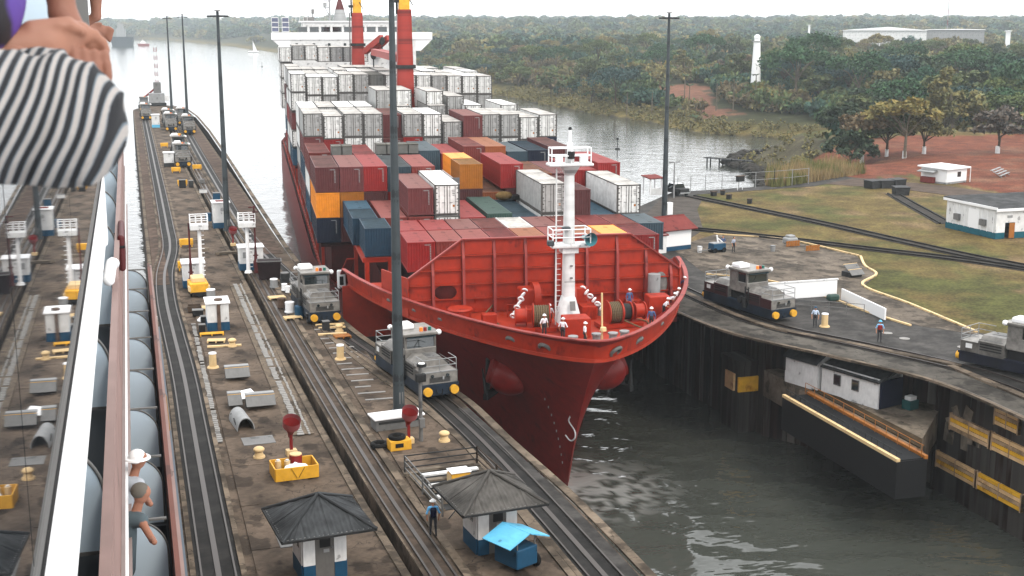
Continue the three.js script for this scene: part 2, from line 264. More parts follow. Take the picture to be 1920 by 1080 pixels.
// ---------------------------------------------------------------- centre lock wall
const slabMats = [0.86, 0.96, 1.0, 1.08].map(k => mat(0.262 * k, 0.206 * k, 0.165 * k, 0.9, { map: TX.concrete, bumpMap: TX.bump, bumpScale: 0.008 }));
const apronMats = [0.85, 1.0, 1.12].map(k => mat(0.285 * k, 0.2 * k, 0.155 * k, 0.9, { map: TX.grime }));
{
  const w = thing('lock_wall', 'long concrete centre wall between two canal lanes, carrying locomotive tracks and lamp masts', 'lock wall');
  const rightEdge = [[21.3, -20], [21.3, -60], [20.7, -71], [20.2, -81], [18.3, -90], [16.3, -102], [15.7, -116], [15.6, -386], [12, -403], [8.2, -411]];
  const leftEdge = [[4.4, -403], [0.8, -388], [0.8, -122], [0.9, -100], [0.9, -20]];
  const mid = smoothLine([[11.9, -20], [11.75, -50], [11.2, -66], [10.75, -90], [10.35, -133], [9.25, -243], [8.6, -380]], 10), slotL = offsetLine(mid, -0.51), slotR = offsetLine(mid, 0.01);
  mesh('body', prism([...slotL, [0.8, -380], [0.8, -122], [0.9, -100], [0.9, -20]], -14, 0), M.concrete, w); mesh('body', prism([...slotR.slice().reverse(), ...rightEdge.slice(0, 7), [15.6, -380]], -14, 0), M.concrete, w); mesh('body', prism([[15.6, -380.01], [15.6, -386], [12, -403], [8.2, -411], [4.4, -403], [0.8, -388], [0.8, -380.01]], -14, 0), M.concrete, w);
  mesh('slot_floor', [ribbon(offsetLine(mid, -0.25), 0.6, 0.2, -1.1)], M.concrete, w);
  // face of the wall, stained, standing a little proud under the coping
  const rf = smoothLine(rightEdge.slice(0, 9), 6);
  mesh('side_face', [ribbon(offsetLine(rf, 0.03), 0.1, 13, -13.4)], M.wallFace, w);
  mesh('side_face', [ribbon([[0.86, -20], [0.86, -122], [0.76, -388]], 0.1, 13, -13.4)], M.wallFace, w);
  const edge = offsetLine(rf, 0.28); mesh('coping', [ribbon(edge, 0.5, 0.12, 0)], M.kerb, w);
  mesh('coping', [ribbon([[1.05, -20], [1.05, -122], [1.0, -386]], 0.34, 0.1, 0)], M.kerb, w);
  // concrete slabs with open joints
  const slab = (x0, x1, z0, z1, mats, h = 0.06) => { const m = mesh('slab', [bx(x1 - x0 - 0.05, h, z0 - z1 - 0.06, (x0 + x1) / 2, h / 2 + rr(-0.004, 0.006), (z0 + z1) / 2)], pick(mats), w); return m; };
  for (let z = -126; z > -382; z -= 7.3) slab(1.25, 2.75, z, Math.max(z - 7.3, -384), apronMats, 0.05);
  for (let z = -140; z > -382; z -= 7.3) slab(13.15, 15.2, z, Math.max(z - 7.3, -384), apronMats, 0.05);
  let z = -30; while (z > -380) { const l = rr(4.5, 8); slab(4.35, z > -78 ? 8.3 : 8.15, z, z - l, slabMats, 0.08); z -= l; }
  z = -30; while (z > -132) { const l = rr(4.5, 8), x1 = z > -76 ? 18.0 : lerp(17.4, 13.95, sstep(-78, -108, z)); slab(13.55, x1, z, z - l, slabMats, 0.09); z -= l; }
  z = -139; while (z > -380) { const l = rr(5, 9); slab(lerp(11.3, 10.5, (-z - 139) / 240), 11.35, z, z - l, slabMats, 0.05); z -= l; }
  // tracks: dark beds, kerbs on each side, rails with a rack between
  const track = (line, wBed, name, kerbL, kerbR, bed = M.track) => {
    const s = smoothLine(line, 10); mesh('track_bed', [ribbon(s, wBed, 0.012, 0.001)], bed, w);
    for (const o of [-0.76, 0.76]) mesh('rail', [ribbon(offsetLine(s, o), 0.09, 0.1, 0.012)], M.rail, w);
    mesh('rack_rail', [ribbon(s, 0.26, 0.06, 0.012)], M.rail, w);
    if (kerbL) mesh('kerb', [ribbon(offsetLine(s, -wBed / 2 - 0.13), 0.26, 0.13, 0)], M.kerb, w);
    if (kerbR) mesh('kerb', [ribbon(offsetLine(s, wBed / 2 + 0.13), 0.26, 0.13, 0)], M.kerb, w);
  };
  track([[3.55, -384], [3.6, -245], [3.55, -165], [3.4, -147], [2.35, -131], [2.15, -118], [2.35, -105], [2.6, -92], [2.65, -75], [2.7, -22]], 2.0, 'left', 1, 1);
  track([[12.2, -384], [12.2, -200], [12.4, -158], [13.0, -142], [14.3, -122], [14.9, -110], [15.7, -101], [17.1, -92], [18.45, -83], [19.25, -74], [19.6, -62], [19.75, -22]], 2.05, 'right', 0, 1);
  mesh('rail_bed', [ribbon(offsetLine(mid, 0.85), 1.5, 0.015, 0.001)], M.railbed, w); mesh('slot_edge', [ribbon(offsetLine(mid, 0.08), 0.12, 0.1, 0)], M.kerb, w);
  for (const o of [0.35, 1.45]) mesh('rail', [ribbon(offsetLine(mid, o), 0.1, 0.11, 0.012)], M.rail, w);
  mesh('rack_rail', [ribbon(offsetLine(mid, 0.9), 0.2, 0.07, 0.016)], M.rail, w);
  mesh('kerb', [ribbon(offsetLine(mid, 1.95), 0.42, 0.16, 0)], M.kerb, w);
  mesh('kerb', [ribbon(offsetLine(mid, -0.72), 0.4, 0.1, 0)], M.kerb, w);
  mesh('kerb', [ribbon(smoothLine([[18.2, -22], [18.15, -60], [18.05, -72], [17.2, -80], [15.9, -88], [14.6, -98], [13.85, -108]], 8), 0.36, 0.17, 0)], M.kerb, w);
  // raised slab along the waterside by the bend
  mesh('edge_slab', [ribbon(smoothLine([[20.75, -22], [20.75, -60], [20.3, -71], [19.9, -78.5]], 8), 0.7, 0.07, 0)], M.trackSlab, w);
  // rows of small pale setts beside the cable slot
  const sett = [];
  const rows = [[8.95, 0.40], [9.45, 0.15], [4.05, 0.34]];
  for (const [x, sw] of rows) for (let q = -76; q > (x < 5 ? -108 : -124); q -= 0.42) if (rnd() > 0.08) sett.push(bx(sw * rr(0.8, 1.1), 0.05, 0.31, x + (x > 5 ? (-q - 76) * -0.004 : 0) + rr(-0.03, 0.03), 0.105, q, rr(-0.05, 0.05)));
  const st = mesh('setts', sett, M.tile, w); st.userData.kind = 'stuff';
  mesh('sett_bed', [bx(1.5, 0.07, 48, 9.0, 0.036, -100)], M.kerb, w);
  // worn pale bars let into the right-hand platform between the masts
  for (let k = 0; k < 14; k++) { const q = -82 - k * 1.62, x0 = lerp(13.75, 13.5, k / 13), len = k % 4 === 2 ? 1.1 : rr(1.5, 2.1); mesh('paving_bar', [bx(len, 0.03, 0.26, x0 + len / 2 + rr(0, 0.3), 0.108, q, rr(-0.03, 0.03))], M.tile, w); }
  for (const [x, q, l] of [[6, -99.5, 2.6], [15.0, -103.2, 2.2], [15.0, -104.4, 2.4], [14.7, -101.0, 2.3]]) mesh('timber', [bx(l, 0.12, 0.3, x, 0.15, q, -0.05)], M.cream, w);
  // cover plates and stains of tar near the bend
  for (const [x, q, a, b] of [[6.3, -75.5, 1.9, 0.05], [7.2, -60, 3.0, 0.04], [16, -62, 1.4, 0.04]]) mesh('cover_plate', [bx(a, 0.03, a * 0.8, x, 0.1, q, b)], M.grey, w);
}

// ---------------------------------------------------------------- right lock wall with the gate recess
{
  const w = thing('lock_wall', 'streaked concrete side wall with tracks on top and a deep gate recess', 'lock wall');
  const edge = [[56.6, -20], [56.6, -78.6], [57.9, -78.6], [54.0, -86.2], [50.2, -93.8], [49.2, -108.5], [49.6, -126], [62.5, -158], [77, -175.5], [100, -178.8], [112, -186]];
  const inner = [[113, -183], [101, -176], [79, -172], [70, -160], [60, -138], [58.8, -126], [58.4, -112], [61.5, -98], [66, -86], [70, -60], [70, -20]];
  mesh('body', prism([...edge, ...inner], -14, 0.02), M.trackSlab, w);
  const line = smoothLine([[59.6, -62], [59.2, -76], [55.3, -86.0], [51.5, -94.4], [50.5, -108.5], [51, -125], [63.2, -157.3]], 12);
  mesh('coping', [ribbon(offsetLine(smoothLine([[57.95, -78.4], [54.05, -86.0], [50.25, -93.8], [49.25, -108.5], [49.7, -125.8], [62.6, -157.8]], 8), -0.3), 0.62, 0.16, 0.02)], M.kerb, w);
  mesh('coping', [ribbon([[56.95, -20], [56.95, -78.4]], 0.6, 0.16, 0.02)], M.kerb, w);
  
  const mtrack = offsetLine(line, -1.15);
  mesh('track_bed', [ribbon(mtrack, 2.1, 0.01, 0.021)], M.track, w);
  for (const o of [-0.76, 0.76]) mesh('rail', [ribbon(offsetLine(mtrack, o), 0.09, 0.12, 0.03)], M.rail, w);
  const road = offsetLine(line, -4.0); mesh('roadway', [ribbon(road, 3.4, 0.012, 0.021)], mat(0.19, 0.18, 0.165, 0.9, { map: TX.concrete }), w);
  mesh('kerb', [ribbon(offsetLine(line, -5.9), 0.34, 0.18, 0.02)], M.kerb, w);
  mesh('rail', [ribbon(offsetLine(line, -5.55), 0.1, 0.1, 0.021)], M.rail, w);
  for (const [x, z] of [[58.3, -88.8], [58.6, -86.8], [61.4, -83.1], [53.5, -101]]) mesh('manhole_cover', [cy(0.42, 0.42, 0.03, x, 0.05, z, 20)], M.tile, w);
  // ribs of old sheet piling and rusty bays down the recess face, each its own piece
  const along = []; const seg = [[57.9, -78.75], [54.05, -86.3], [50.2, -93.9], [49.15, -108.5], [49.5, -125]]; let acc = 0;
  const panelMats = [[0.17, 0.15, 0.13], [0.30, 0.275, 0.24], [0.075, 0.03, 0.02], [0.13, 0.10, 0.08], [0.06, 0.028, 0.02]].map(c => mat(...c, 0.92, { map: TX.streak }));
  for (let i = 0; i < seg.length - 1; i++) {
    const [x0, z0] = seg[i], [x1, z1] = seg[i + 1], L = Math.hypot(x1 - x0, z1 - z0), ry = Math.atan2(x1 - x0, z1 - z0); let t = 0.02;
    while (t < L - 0.3) { const wd = Math.min(rr(0.45, 1.25), L - t), k = (t + wd / 2) / L, out = rr(0.02, 0.16); const nx = (z1 - z0) / L, nz = -(x1 - x0) / L;
      mesh('wall_panel', [bx(0.3 + out, 11.4, wd - 0.05, x0 + (x1 - x0) * k + nx * (out / 2 - 0.02), -6.0, z0 + (z1 - z0) * k + nz * (out / 2 - 0.02), ry)], pick(panelMats), w); t += wd; }
  }
  // near block: big stained face with strapped timber fenders
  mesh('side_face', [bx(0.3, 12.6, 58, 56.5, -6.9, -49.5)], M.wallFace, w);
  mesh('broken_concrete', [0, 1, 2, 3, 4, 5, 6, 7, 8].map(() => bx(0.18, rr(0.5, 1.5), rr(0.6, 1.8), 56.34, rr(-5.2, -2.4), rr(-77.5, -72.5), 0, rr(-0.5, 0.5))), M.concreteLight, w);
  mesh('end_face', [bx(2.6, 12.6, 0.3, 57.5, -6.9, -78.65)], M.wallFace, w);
  const fm = [mat(0.72, 0.47, 0.24, 0.85, { map: TX.rust }), mat(0.78, 0.42, 0.03, 0.8, { map: TX.rust }), mat(0.72, 0.5, 0.31, 0.85, { map: TX.grime })];
  const fender = (z0, z1, y, h) => { const n = 4; for (let k = 0; k < n; k++) mesh('fender_board', [bx(0.22, h / n - 0.04, z1 - z0, 56.23, y + (k + 0.5) * h / n - h / 2, (z0 + z1) / 2)], fm[(k + Math.abs(Math.round(z0))) % 3], w); mesh('fender_strap', [bx(0.26, h + 0.1, 0.12, 56.22, y, z0 + 0.06), bx(0.26, h + 0.1, 0.12, 56.22, y, z1 - 0.06), bx(0.25, h, 0.1, 56.22, y, (z0 + z1) / 2)], fm[2], w); };
  fender(-78.2, -73.5, -6.9, 1.2); fender(-73.3, -68.5, -6.9, 1.2); fender(-76.9, -72.3, -3.6, 1.2); fender(-72.1, -68.2, -3.6, 1.2); fender(-72.0, -69.4, -1.7, 1.2);
  
  // pier head at the far side of the recess with one timber fender
  mesh('pier_head', [bx(3.4, 6.0, 3.2, 49.9, -6.5, -96.6, 0.05), bx(3.6, 0.4, 3.4, 49.9, -3.4, -96.6, 0.05)], M.wallFace, w);
  mesh('fender_board', [bx(2.2, 1.3, 0.2, 49.2, -5.2, -94.9)], fm[1], w); mesh('fender_board', [bx(0.2, 1.5, 1.6, 48.15, -5.2, -96.5)], fm[0], w);
}
{ // mitre gate leaf lying open in its recess, and the ledge behind it
  const g = thing('lock_gate', 'black steel gate leaf with yellow edge beams lying open in the wall recess', 'lock gate');
  const x0 = 46.9, x1 = 49.2, z0 = -85.0, z1 = -69.4, top = -3.3, L = z1 - z0, zc = (z0 + z1) / 2;
  mesh('leaf', [bx(x1 - x0, 2.6, L, (x0 + x1) / 2, top - 1.3, zc)], M.black, g);
  mesh('walkway', [bx(x1 - x0 - 0.5, 0.05, L - 0.2, (x0 + x1) / 2, top + 0.03, zc)], mat(0.03, 0.033, 0.038, 0.7, { map: TX.grime }), g);
  mesh('edge_beam', [bx(0.26, 0.22, L, x0 + 0.1, top + 0.08, zc)], M.cream, g);
  mesh('edge_beam', [bx(0.26, 0.26, L, x1 - 0.1, top + 0.1, zc)], M.orange, g);
  const posts = []; for (let z = z0; z <= z1; z += 0.75) posts.push(tb([x0 + 0.3, top, z], [x0 + 0.3, top + 0.55, z], 0.022, 5)); posts.push(tb([x0 + 0.3, top + 0.55, z0], [x0 + 0.3, top + 0.55, z1], 0.03, 5));
  mesh('handrail', posts, M.darkgrey, g);
  const p2 = []; for (let z = z0; z <= z1; z += 1.4) p2.push(tb([x1 - 0.35, top, z], [x1 - 0.35, top + 0.95, z], 0.025, 5)); p2.push(tb([x1 - 0.35, top + 0.95, z0], [x1 - 0.35, top + 0.95, z1], 0.025, 5), tb([x1 - 0.35, top + 0.5, z0], [x1 - 0.35, top + 0.5, z1], 0.02, 5));
  mesh('handrail', p2, M.orange, g);
  const l = thing('recess_ledge', 'pale concrete ledge in the wall recess behind the black gate', 'ledge');
  mesh('floor', prism([[49.3, -71.0], [56.3, -78.5], [57.6, -78.9], [53.6, -86.5], [50.6, -92.6], [49.3, -92.6]], -5.6, -3.35), M.concreteLight, l);
  mesh('soil', prism([[50.0, -71.4], [51.2, -73], [51.0, -86], [50.0, -86]], -3.35, -3.25), mat(0.13, 0.085, 0.05, 0.95, { map: TX.grass }), l);
}
{ // control building on the ledge: curved white part and a gabled part with a navy end
  const b = thing('control_house', 'low white building with curved roof and navy end wall on the recess ledge', 'building', 52.0, -3.32, -84.6, 0.30);
  const arc = []; for (let k = 0; k <= 12; k++) { const a = k / 12; arc.push([lerp(-1.4, 1.7, a), 2.05 + 0.75 * Math.sin(a * Math.PI)]); }
  mesh('wall', [bx(0.14, 2.3, 5.6, -1.2, 1.15, 1.6), bx(2.8, 2.3, 0.14, 0.2, 1.15, -1.2)], M.white, b);
  mesh('curved_wall', [profile([[-1.4, 0], [1.7, 0], ...arc.slice().reverse()], 0.16).translate(0, 0, -1.6)], M.white, b);
  mesh('wall', [bx(0.14, 2.0, 3.4, -1.35, 1.0, -3.2), bx(3.0, 0.9, 0.14, 0.1, 0.45, -4.9)], M.white, b);
  const rf = surf(10, 1, (u, v) => { const p = arc[Math.round(u * 12)] ?? arc[12]; const q = [lerp(-1.7, 2.0, u), 2.12 + 0.75 * Math.sin(u * Math.PI)]; return [q[0], q[1], lerp(-5.0, -1.4, v)]; });
  mesh('roof', [rf, rf.clone().translate(0, 0.1, 0)], M.roofGrey, b);
  mesh('roof', [bx(2.9, 0.14, 5.8, -0.1, 2.5, 1.7, 0, 0, 0.28)], M.roofGrey, b);
  mesh('end_wall', [bx(2.4, 2.1, 0.16, 0.1, 1.08, 4.45)], mat(0.01, 0.013, 0.045, 0.6), b);
  mesh('side_wall', [bx(0.14, 2.4, 5.4, 1.3, 1.2, 1.7)], M.white, b);
  for (const z of [0.4, 2.2]) { const win = mesh('window', [bx(0.06, 0.75, 0.6, -1.29, 1.35, z)], M.glassDark, b); mesh('window_frame', [bx(0.05, 0.06, 0.7, -1.3, 1.75, z), bx(0.05, 0.06, 0.7, -1.3, 0.95, z), bx(0.05, 0.8, 0.06, -1.3, 1.35, z - 0.33), bx(0.05, 0.8, 0.06, -1.3, 1.35, z + 0.33)], M.grey, win); }
  const t = thing('equipment_box', 'small teal equipment box beside the navy end of the recess building', 'box', 54.6, -3.34, -79.6, 0.3);
  mesh('case', [rb(1.0, 0.7, 0.8, 0.05, 0, 0.35, 0)], mat(0.02, 0.12, 0.12, 0.5), t); mesh('lid', [rb(0.7, 0.3, 0.6, 0.05, 0, 0.85, 0)], M.white, t);
}
// ---------------------------------------------------------------- container ship (local: +z to the bow, x to the quay, y as in the world)
const TH = 5.05 * Math.PI / 180, SM = V(36.5, 0, -158.6);
const shipW = (x, y, z) => V(SM.x + x * Math.cos(TH) - z * Math.sin(TH), y, SM.z + x * Math.sin(TH) + z * Math.cos(TH));
const HR = [0.40, 0.026, 0.015];
const SR = {
  hull: gloss(0.43, 0.016, 0.010, { map: TX.rust, roughness: 0.45 }), deck: mat(0.67, 0.048, 0.010, 0.6, { map: TX.rust }),
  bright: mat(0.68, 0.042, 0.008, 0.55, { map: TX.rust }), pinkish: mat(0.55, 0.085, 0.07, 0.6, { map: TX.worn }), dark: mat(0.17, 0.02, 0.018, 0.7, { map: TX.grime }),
  crane: mat(0.62, 0.055, 0.035, 0.5, { map: TX.worn }), rope: mat(0.36, 0.29, 0.2, 0.95, { map: TX.wood }), ring: mat(0.5, 0.5, 0.49, 0.5, { map: TX.grime }),
};
const ship = thing('container_ship', 'large red container ship easing bow first into the lock', 'ship', SM.x, 0, SM.z, -TH);
const sheer = z => lerp(-1.2, 4.0, sstep(45, 51.5, z));
const stemZ = y => 71.6 + 9.2 * Math.pow(clamp((y + 11) / 15), 1.5);
const halfB = (z, y) => {
  const w = Math.pow(clamp((y + 10) / 14), 1.7), L = lerp(84, 40, w), e = lerp(0.98, 0.65, w), u = clamp((stemZ(y) - z) / L);
  const bow = 16.1 * Math.pow(Math.sin(u * Math.PI / 2), e); const aft = z < -130 ? Math.sqrt(clamp((z + 176) / 46 * 0.55 + 0.45)) : 1; return bow * aft;
};
{
  const side = s => surf(150, 26, (uu, v) => { const u = s < 0 ? uu : 1 - uu; const zt = 80.6 - Math.pow(u, 1.55) * 250; const top = sheer(zt), y = lerp(-11.5, top, v), z = Math.min(stemZ(y), lerp(stemZ(y), stemZ(y) - 250, Math.pow(u, 1.55))); return [s * halfB(z, Math.min(y, 4)), y, z]; });
  const l = side(-1), r = side(1);
  mesh('hull', [l, r, surf(10, 8, (u, v) => { const y = lerp(-11.5, -1.2, v), z = -169; return [lerp(-1, 1, u) * halfB(z, y), y, z]; })], SR.hull, ship);
  // bulwark cap and inner face
  const cap = []; for (let k = 0; k <= 70; k++) { const t = k / 70, z = 80.75 - 29 * Math.pow(t, 1.6); cap.push([halfB(z, 4), z]); }
  const capLine = [...cap.slice().reverse().map(([x, z]) => [-x, z]), ...cap.slice(1)];
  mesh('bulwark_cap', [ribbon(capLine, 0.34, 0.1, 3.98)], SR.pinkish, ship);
  const inner = capLine.map(([x, z]) => [x * 0.985, z - 0.35]);
  const ib = surf(inner.length - 1, 1, (u, v) => { const q = inner[Math.round(u * (inner.length - 1))]; return [q[0] * lerp(0.985, 1, v), lerp(2.5, 3.99, v), q[1] - 0.3 * (1 - v)]; });
  mesh('bulwark', [ib], SR.bright, ship);
  const fd = prism(inner.map(([x, z]) => [x * 0.99, z - 0.2]), 2.35, 2.6); mesh('forecastle_deck', [fd], SR.deck, ship);
  mesh('forecastle_bulkhead', [bx(30.5, 4.6, 0.2, 0, 0.2, 51.6)], SR.bright, ship);
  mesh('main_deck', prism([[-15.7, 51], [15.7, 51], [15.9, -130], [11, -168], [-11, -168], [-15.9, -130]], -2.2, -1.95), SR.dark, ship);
  // coamings below the containers, one block per hatch
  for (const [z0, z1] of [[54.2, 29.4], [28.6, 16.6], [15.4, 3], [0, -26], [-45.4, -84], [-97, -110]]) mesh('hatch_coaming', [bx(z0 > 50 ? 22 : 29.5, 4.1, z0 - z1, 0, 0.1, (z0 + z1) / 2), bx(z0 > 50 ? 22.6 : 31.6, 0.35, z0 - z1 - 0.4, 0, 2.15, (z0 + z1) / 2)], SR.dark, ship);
  // rail along the main deck edge
  const rl = []; for (let z = 44; z > -128; z -= 2.2) rl.push(tb([-15.6, -1.95, z], [-15.6, -0.9, z], 0.04, 5)); for (const y of [-0.95, -1.3, -1.65]) rl.push(tb([-15.6, y, 44], [-15.6, y, -128], 0.035, 5)); mesh('side_rail', rl, SR.bright, ship);
  for (let z = 26; z > -110; z -= 12.6) mesh('lashing_post', [bx(0.3, 4.2, 0.3, -15.5, 0.1, z), bx(0.25, 0.25, 3, -15.5, 1.9, z)], SR.bright, ship);
  // stand of red pillars under the outboard blue containers
  mesh('container_stand', [bx(2.4, 0.35, 0.5, -11.6, 4.0, 47.4), bx(0.4, 5.6, 0.5, -12.7, 1.1, 47.4), bx(0.4, 5.6, 0.5, -10.6, 1.1, 47.4), bx(2.2, 0.4, 12.5, -12, 3.95, 41.4), bx(0.35, 5.6, 0.35, -12.8, 1.1, 36), bx(2.4, 1.4, 0.3, -11.6, -0.5, 47.0)], SR.bright, ship);
  mesh('stair', [bar([-14.2, -1.9, 30], [-13.4, 2.2, 37], 0.8, 0.12)], SR.bright, ship);
  const door = mesh('white_hatch_box', [rb(0.85, 1.9, 0.6, 0.16, -14.1, -0.6, 33)], M.whiteClean, ship); mesh('opening', [rb(0.4, 0.9, 0.1, 0.1, -14.1, -0.7, 33.32)], M.black, door);  // opening is a black plate standing for the dark inside the box
  // breakwater: bolted panels between posts, ledges, sloping ends
  const bwTop = x => Math.abs(x) < 6.8 ? 8.45 : lerp(8.45, 5.5, (Math.abs(x) - 6.8) / 4.2), Z = 64.5;
  const outline = [[-11, 2.5], [-11, 5.5], [-6.8, 8.45], [6.8, 8.45], [11, 5.5], [11, 2.5]];
  const bw = mesh('breakwater', [profile(outline, 0.08).translate(0, 0, Z - 0.2)], SR.bright, ship);
  const posts = [-9.1, -6.7, -4.25, -1.75, 0.75, 3.2, 5.7, 8.1, 10.2], rowsY = [2.6, 3.75, 4.9, 6.05, 7.2, 8.4];
  const xs = [-11, ...posts, 11]; for (let i = 0; i < xs.length - 1; i++) for (let j = 0; j < 5; j++) {
    const xa = xs[i] + 0.14, xb = xs[i + 1] - 0.14, y0 = rowsY[j] + 0.05, y1 = rowsY[j + 1] - 0.05, t = Math.min(bwTop(xa), bwTop(xb)) - 0.05; if (xb - xa < 0.2 || y0 + 0.2 > t) continue;
    const dent = rr(-0.02, 0.03); mesh('plate_panel', [bx(xb - xa, Math.min(y1, t) - y0, 0.06, (xa + xb) / 2, (y0 + Math.min(y1, t)) / 2, Z - 0.11 + dent)], SR.bright, bw);
  }
  for (const x of posts) { const h = bwTop(x) - 2.5; mesh('post', [profile([[0, 2.5], [0.75, 2.5], [0.45, 2.5 + h * 0.75], [0, 2.5 + h]], 0.2).rotateY(-Math.PI / 2).translate(x, 0, Z - 0.15)], SR.pinkish, bw); }  // posts share the plate paint; light from above is put in as paler red
  for (let j = 1; j < 5; j++) { const y = rowsY[j]; const e = y < 5.5 ? 11 : 11 - (y - 5.5) / 2.95 * 4.2; mesh('ledge', [bx(2 * e - 0.2, 0.07, 0.28, 0, y, Z)], SR.deck, bw); }
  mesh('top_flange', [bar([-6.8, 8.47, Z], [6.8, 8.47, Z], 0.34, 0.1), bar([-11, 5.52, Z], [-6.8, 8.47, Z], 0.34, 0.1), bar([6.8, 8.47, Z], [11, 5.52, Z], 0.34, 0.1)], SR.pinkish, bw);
  mesh('opening', [sp(0.75, -8.1, 4.3, Z - 0.05, 1.2, 0.8, 0.08)], SR.dark, bw); mesh('opening', [sp(0.75, 9.4, 4.3, Z - 0.05, 0.8, 1.3, 0.08)], SR.ring, bw);  // no hole cut: the first ellipsoid is coloured dark for the shade inside
  const sideWing = s => bar([s * 11, 4, Z], [s * 12.6, 4, 60], 0.1, 3); for (const s of [-1, 1]) mesh('wing_plate', [sideWing(s)], SR.bright, bw);
}
{ // foremast
  const m = mesh('foremast', [xf(new THREE.CylinderGeometry(0.4, 0.62, 13, 4, 1), 0, 9, 71.5, Math.PI / 4), xf(new THREE.CylinderGeometry(0.62, 1.25, 1.9, 4, 1), 0, 4.2, 71.5, Math.PI / 4)], M.white, ship);
  mesh('mast_base', [rb(1.9, 1.5, 1.6, 0.08, 0.1, 3.3, 73.4)], SR.bright, ship);
  mesh('platform', [rb(2.9, 0.28, 1.5, 0.1, 0, 9.0, 71.6), bx(1.2, 0.5, 1.2, 0, 8.7, 71.5)], M.white, m);
  const rail = (y, w, d, z, h) => { const o = []; for (const yy of [h, h * 0.5]) o.push(tb([-w, y + yy, z - d], [w, y + yy, z - d], 0.045), tb([-w, y + yy, z + d], [w, y + yy, z + d], 0.045), tb([-w, y + yy, z - d], [-w, y + yy, z + d], 0.045), tb([w, y + yy, z - d], [w, y + yy, z + d], 0.045)); for (const x of [-w, 0, w]) for (const q of [-d, d]) o.push(tb([x, y, z + q], [x, y + h, z + q], 0.05)); return o; };
  mesh('guard_rail', rail(9.1, 1.4, 0.8, 71.6, 1.15), M.whiteClean, m);
  mesh('platform', [rb(3.3, 0.22, 1.3, 0.1, 0, 14.9, 71.6), xf(new THREE.CylinderGeometry(0.9, 0.35, 0.8, 4, 1), 0, 14.4, 71.5, Math.PI / 4)], M.white, m);
  mesh('guard_rail', rail(15.0, 1.45, 0.5, 71.6, 1.1), M.whiteClean, m);
  mesh('navigation_light', [bx(0.5, 0.45, 0.4, -0.9, 15.25, 72), bx(0.5, 0.45, 0.4, 0.9, 15.25, 72), cy(0.22, 0.22, 1.3, 0, 15.8, 71.6), tb([0, 16.2, 71.6], [0, 17.4, 71.6], 0.12)], M.whiteClean, m);
  mesh('lamp', [cy(0.26, 0.26, 0.5, 0, 15.6, 72.0), sp(0.14, 0, 17.45, 71.6)], M.darkgrey, m);
  mesh('horn', [xf(new THREE.CylinderGeometry(0.5, 0.16, 0.9, 18, 1, true), 1.25, 9.55, 72.4, 0.2, Math.PI / 2), xf(new THREE.CylinderGeometry(0.14, 0.14, 0.5, 10), 1.1, 9.55, 71.8, 0.2, Math.PI / 2), cy(0.3, 0.3, 0.06, 1.25, 9.1, 72.2)], mat(0.10, 0.36, 0.42, 0.5, { side: DS }), m);
  mesh('floodlight', [rb(0.5, 0.4, 0.5, 0.1, -1.55, 9.3, 72.3), rb(0.6, 0.25, 0.5, 0.08, -0.35, 10.3, 72.1)], M.pole, m);
  const rung = []; for (let y = 3.6; y < 14.6; y += 0.4) rung.push(tb([-0.95, y, 71.5], [-0.6, y, 71.5], 0.02, 4)); rung.push(tb([-0.95, 3, 71.5], [-0.95, 14.6, 71.5], 0.06)); mesh('ladder', rung, M.white, m);
  mesh('inspection_plate', [bx(0.4, 0.7, 0.05, 0.1, 4.6, 72.46, 0, -0.35)], M.grey, m);
  for (const y of [6.6, 7.5]) mesh('cleat', [bx(0.18, 0.1, 0.12, 0.1, y, 72.0)], M.grey, m);
}
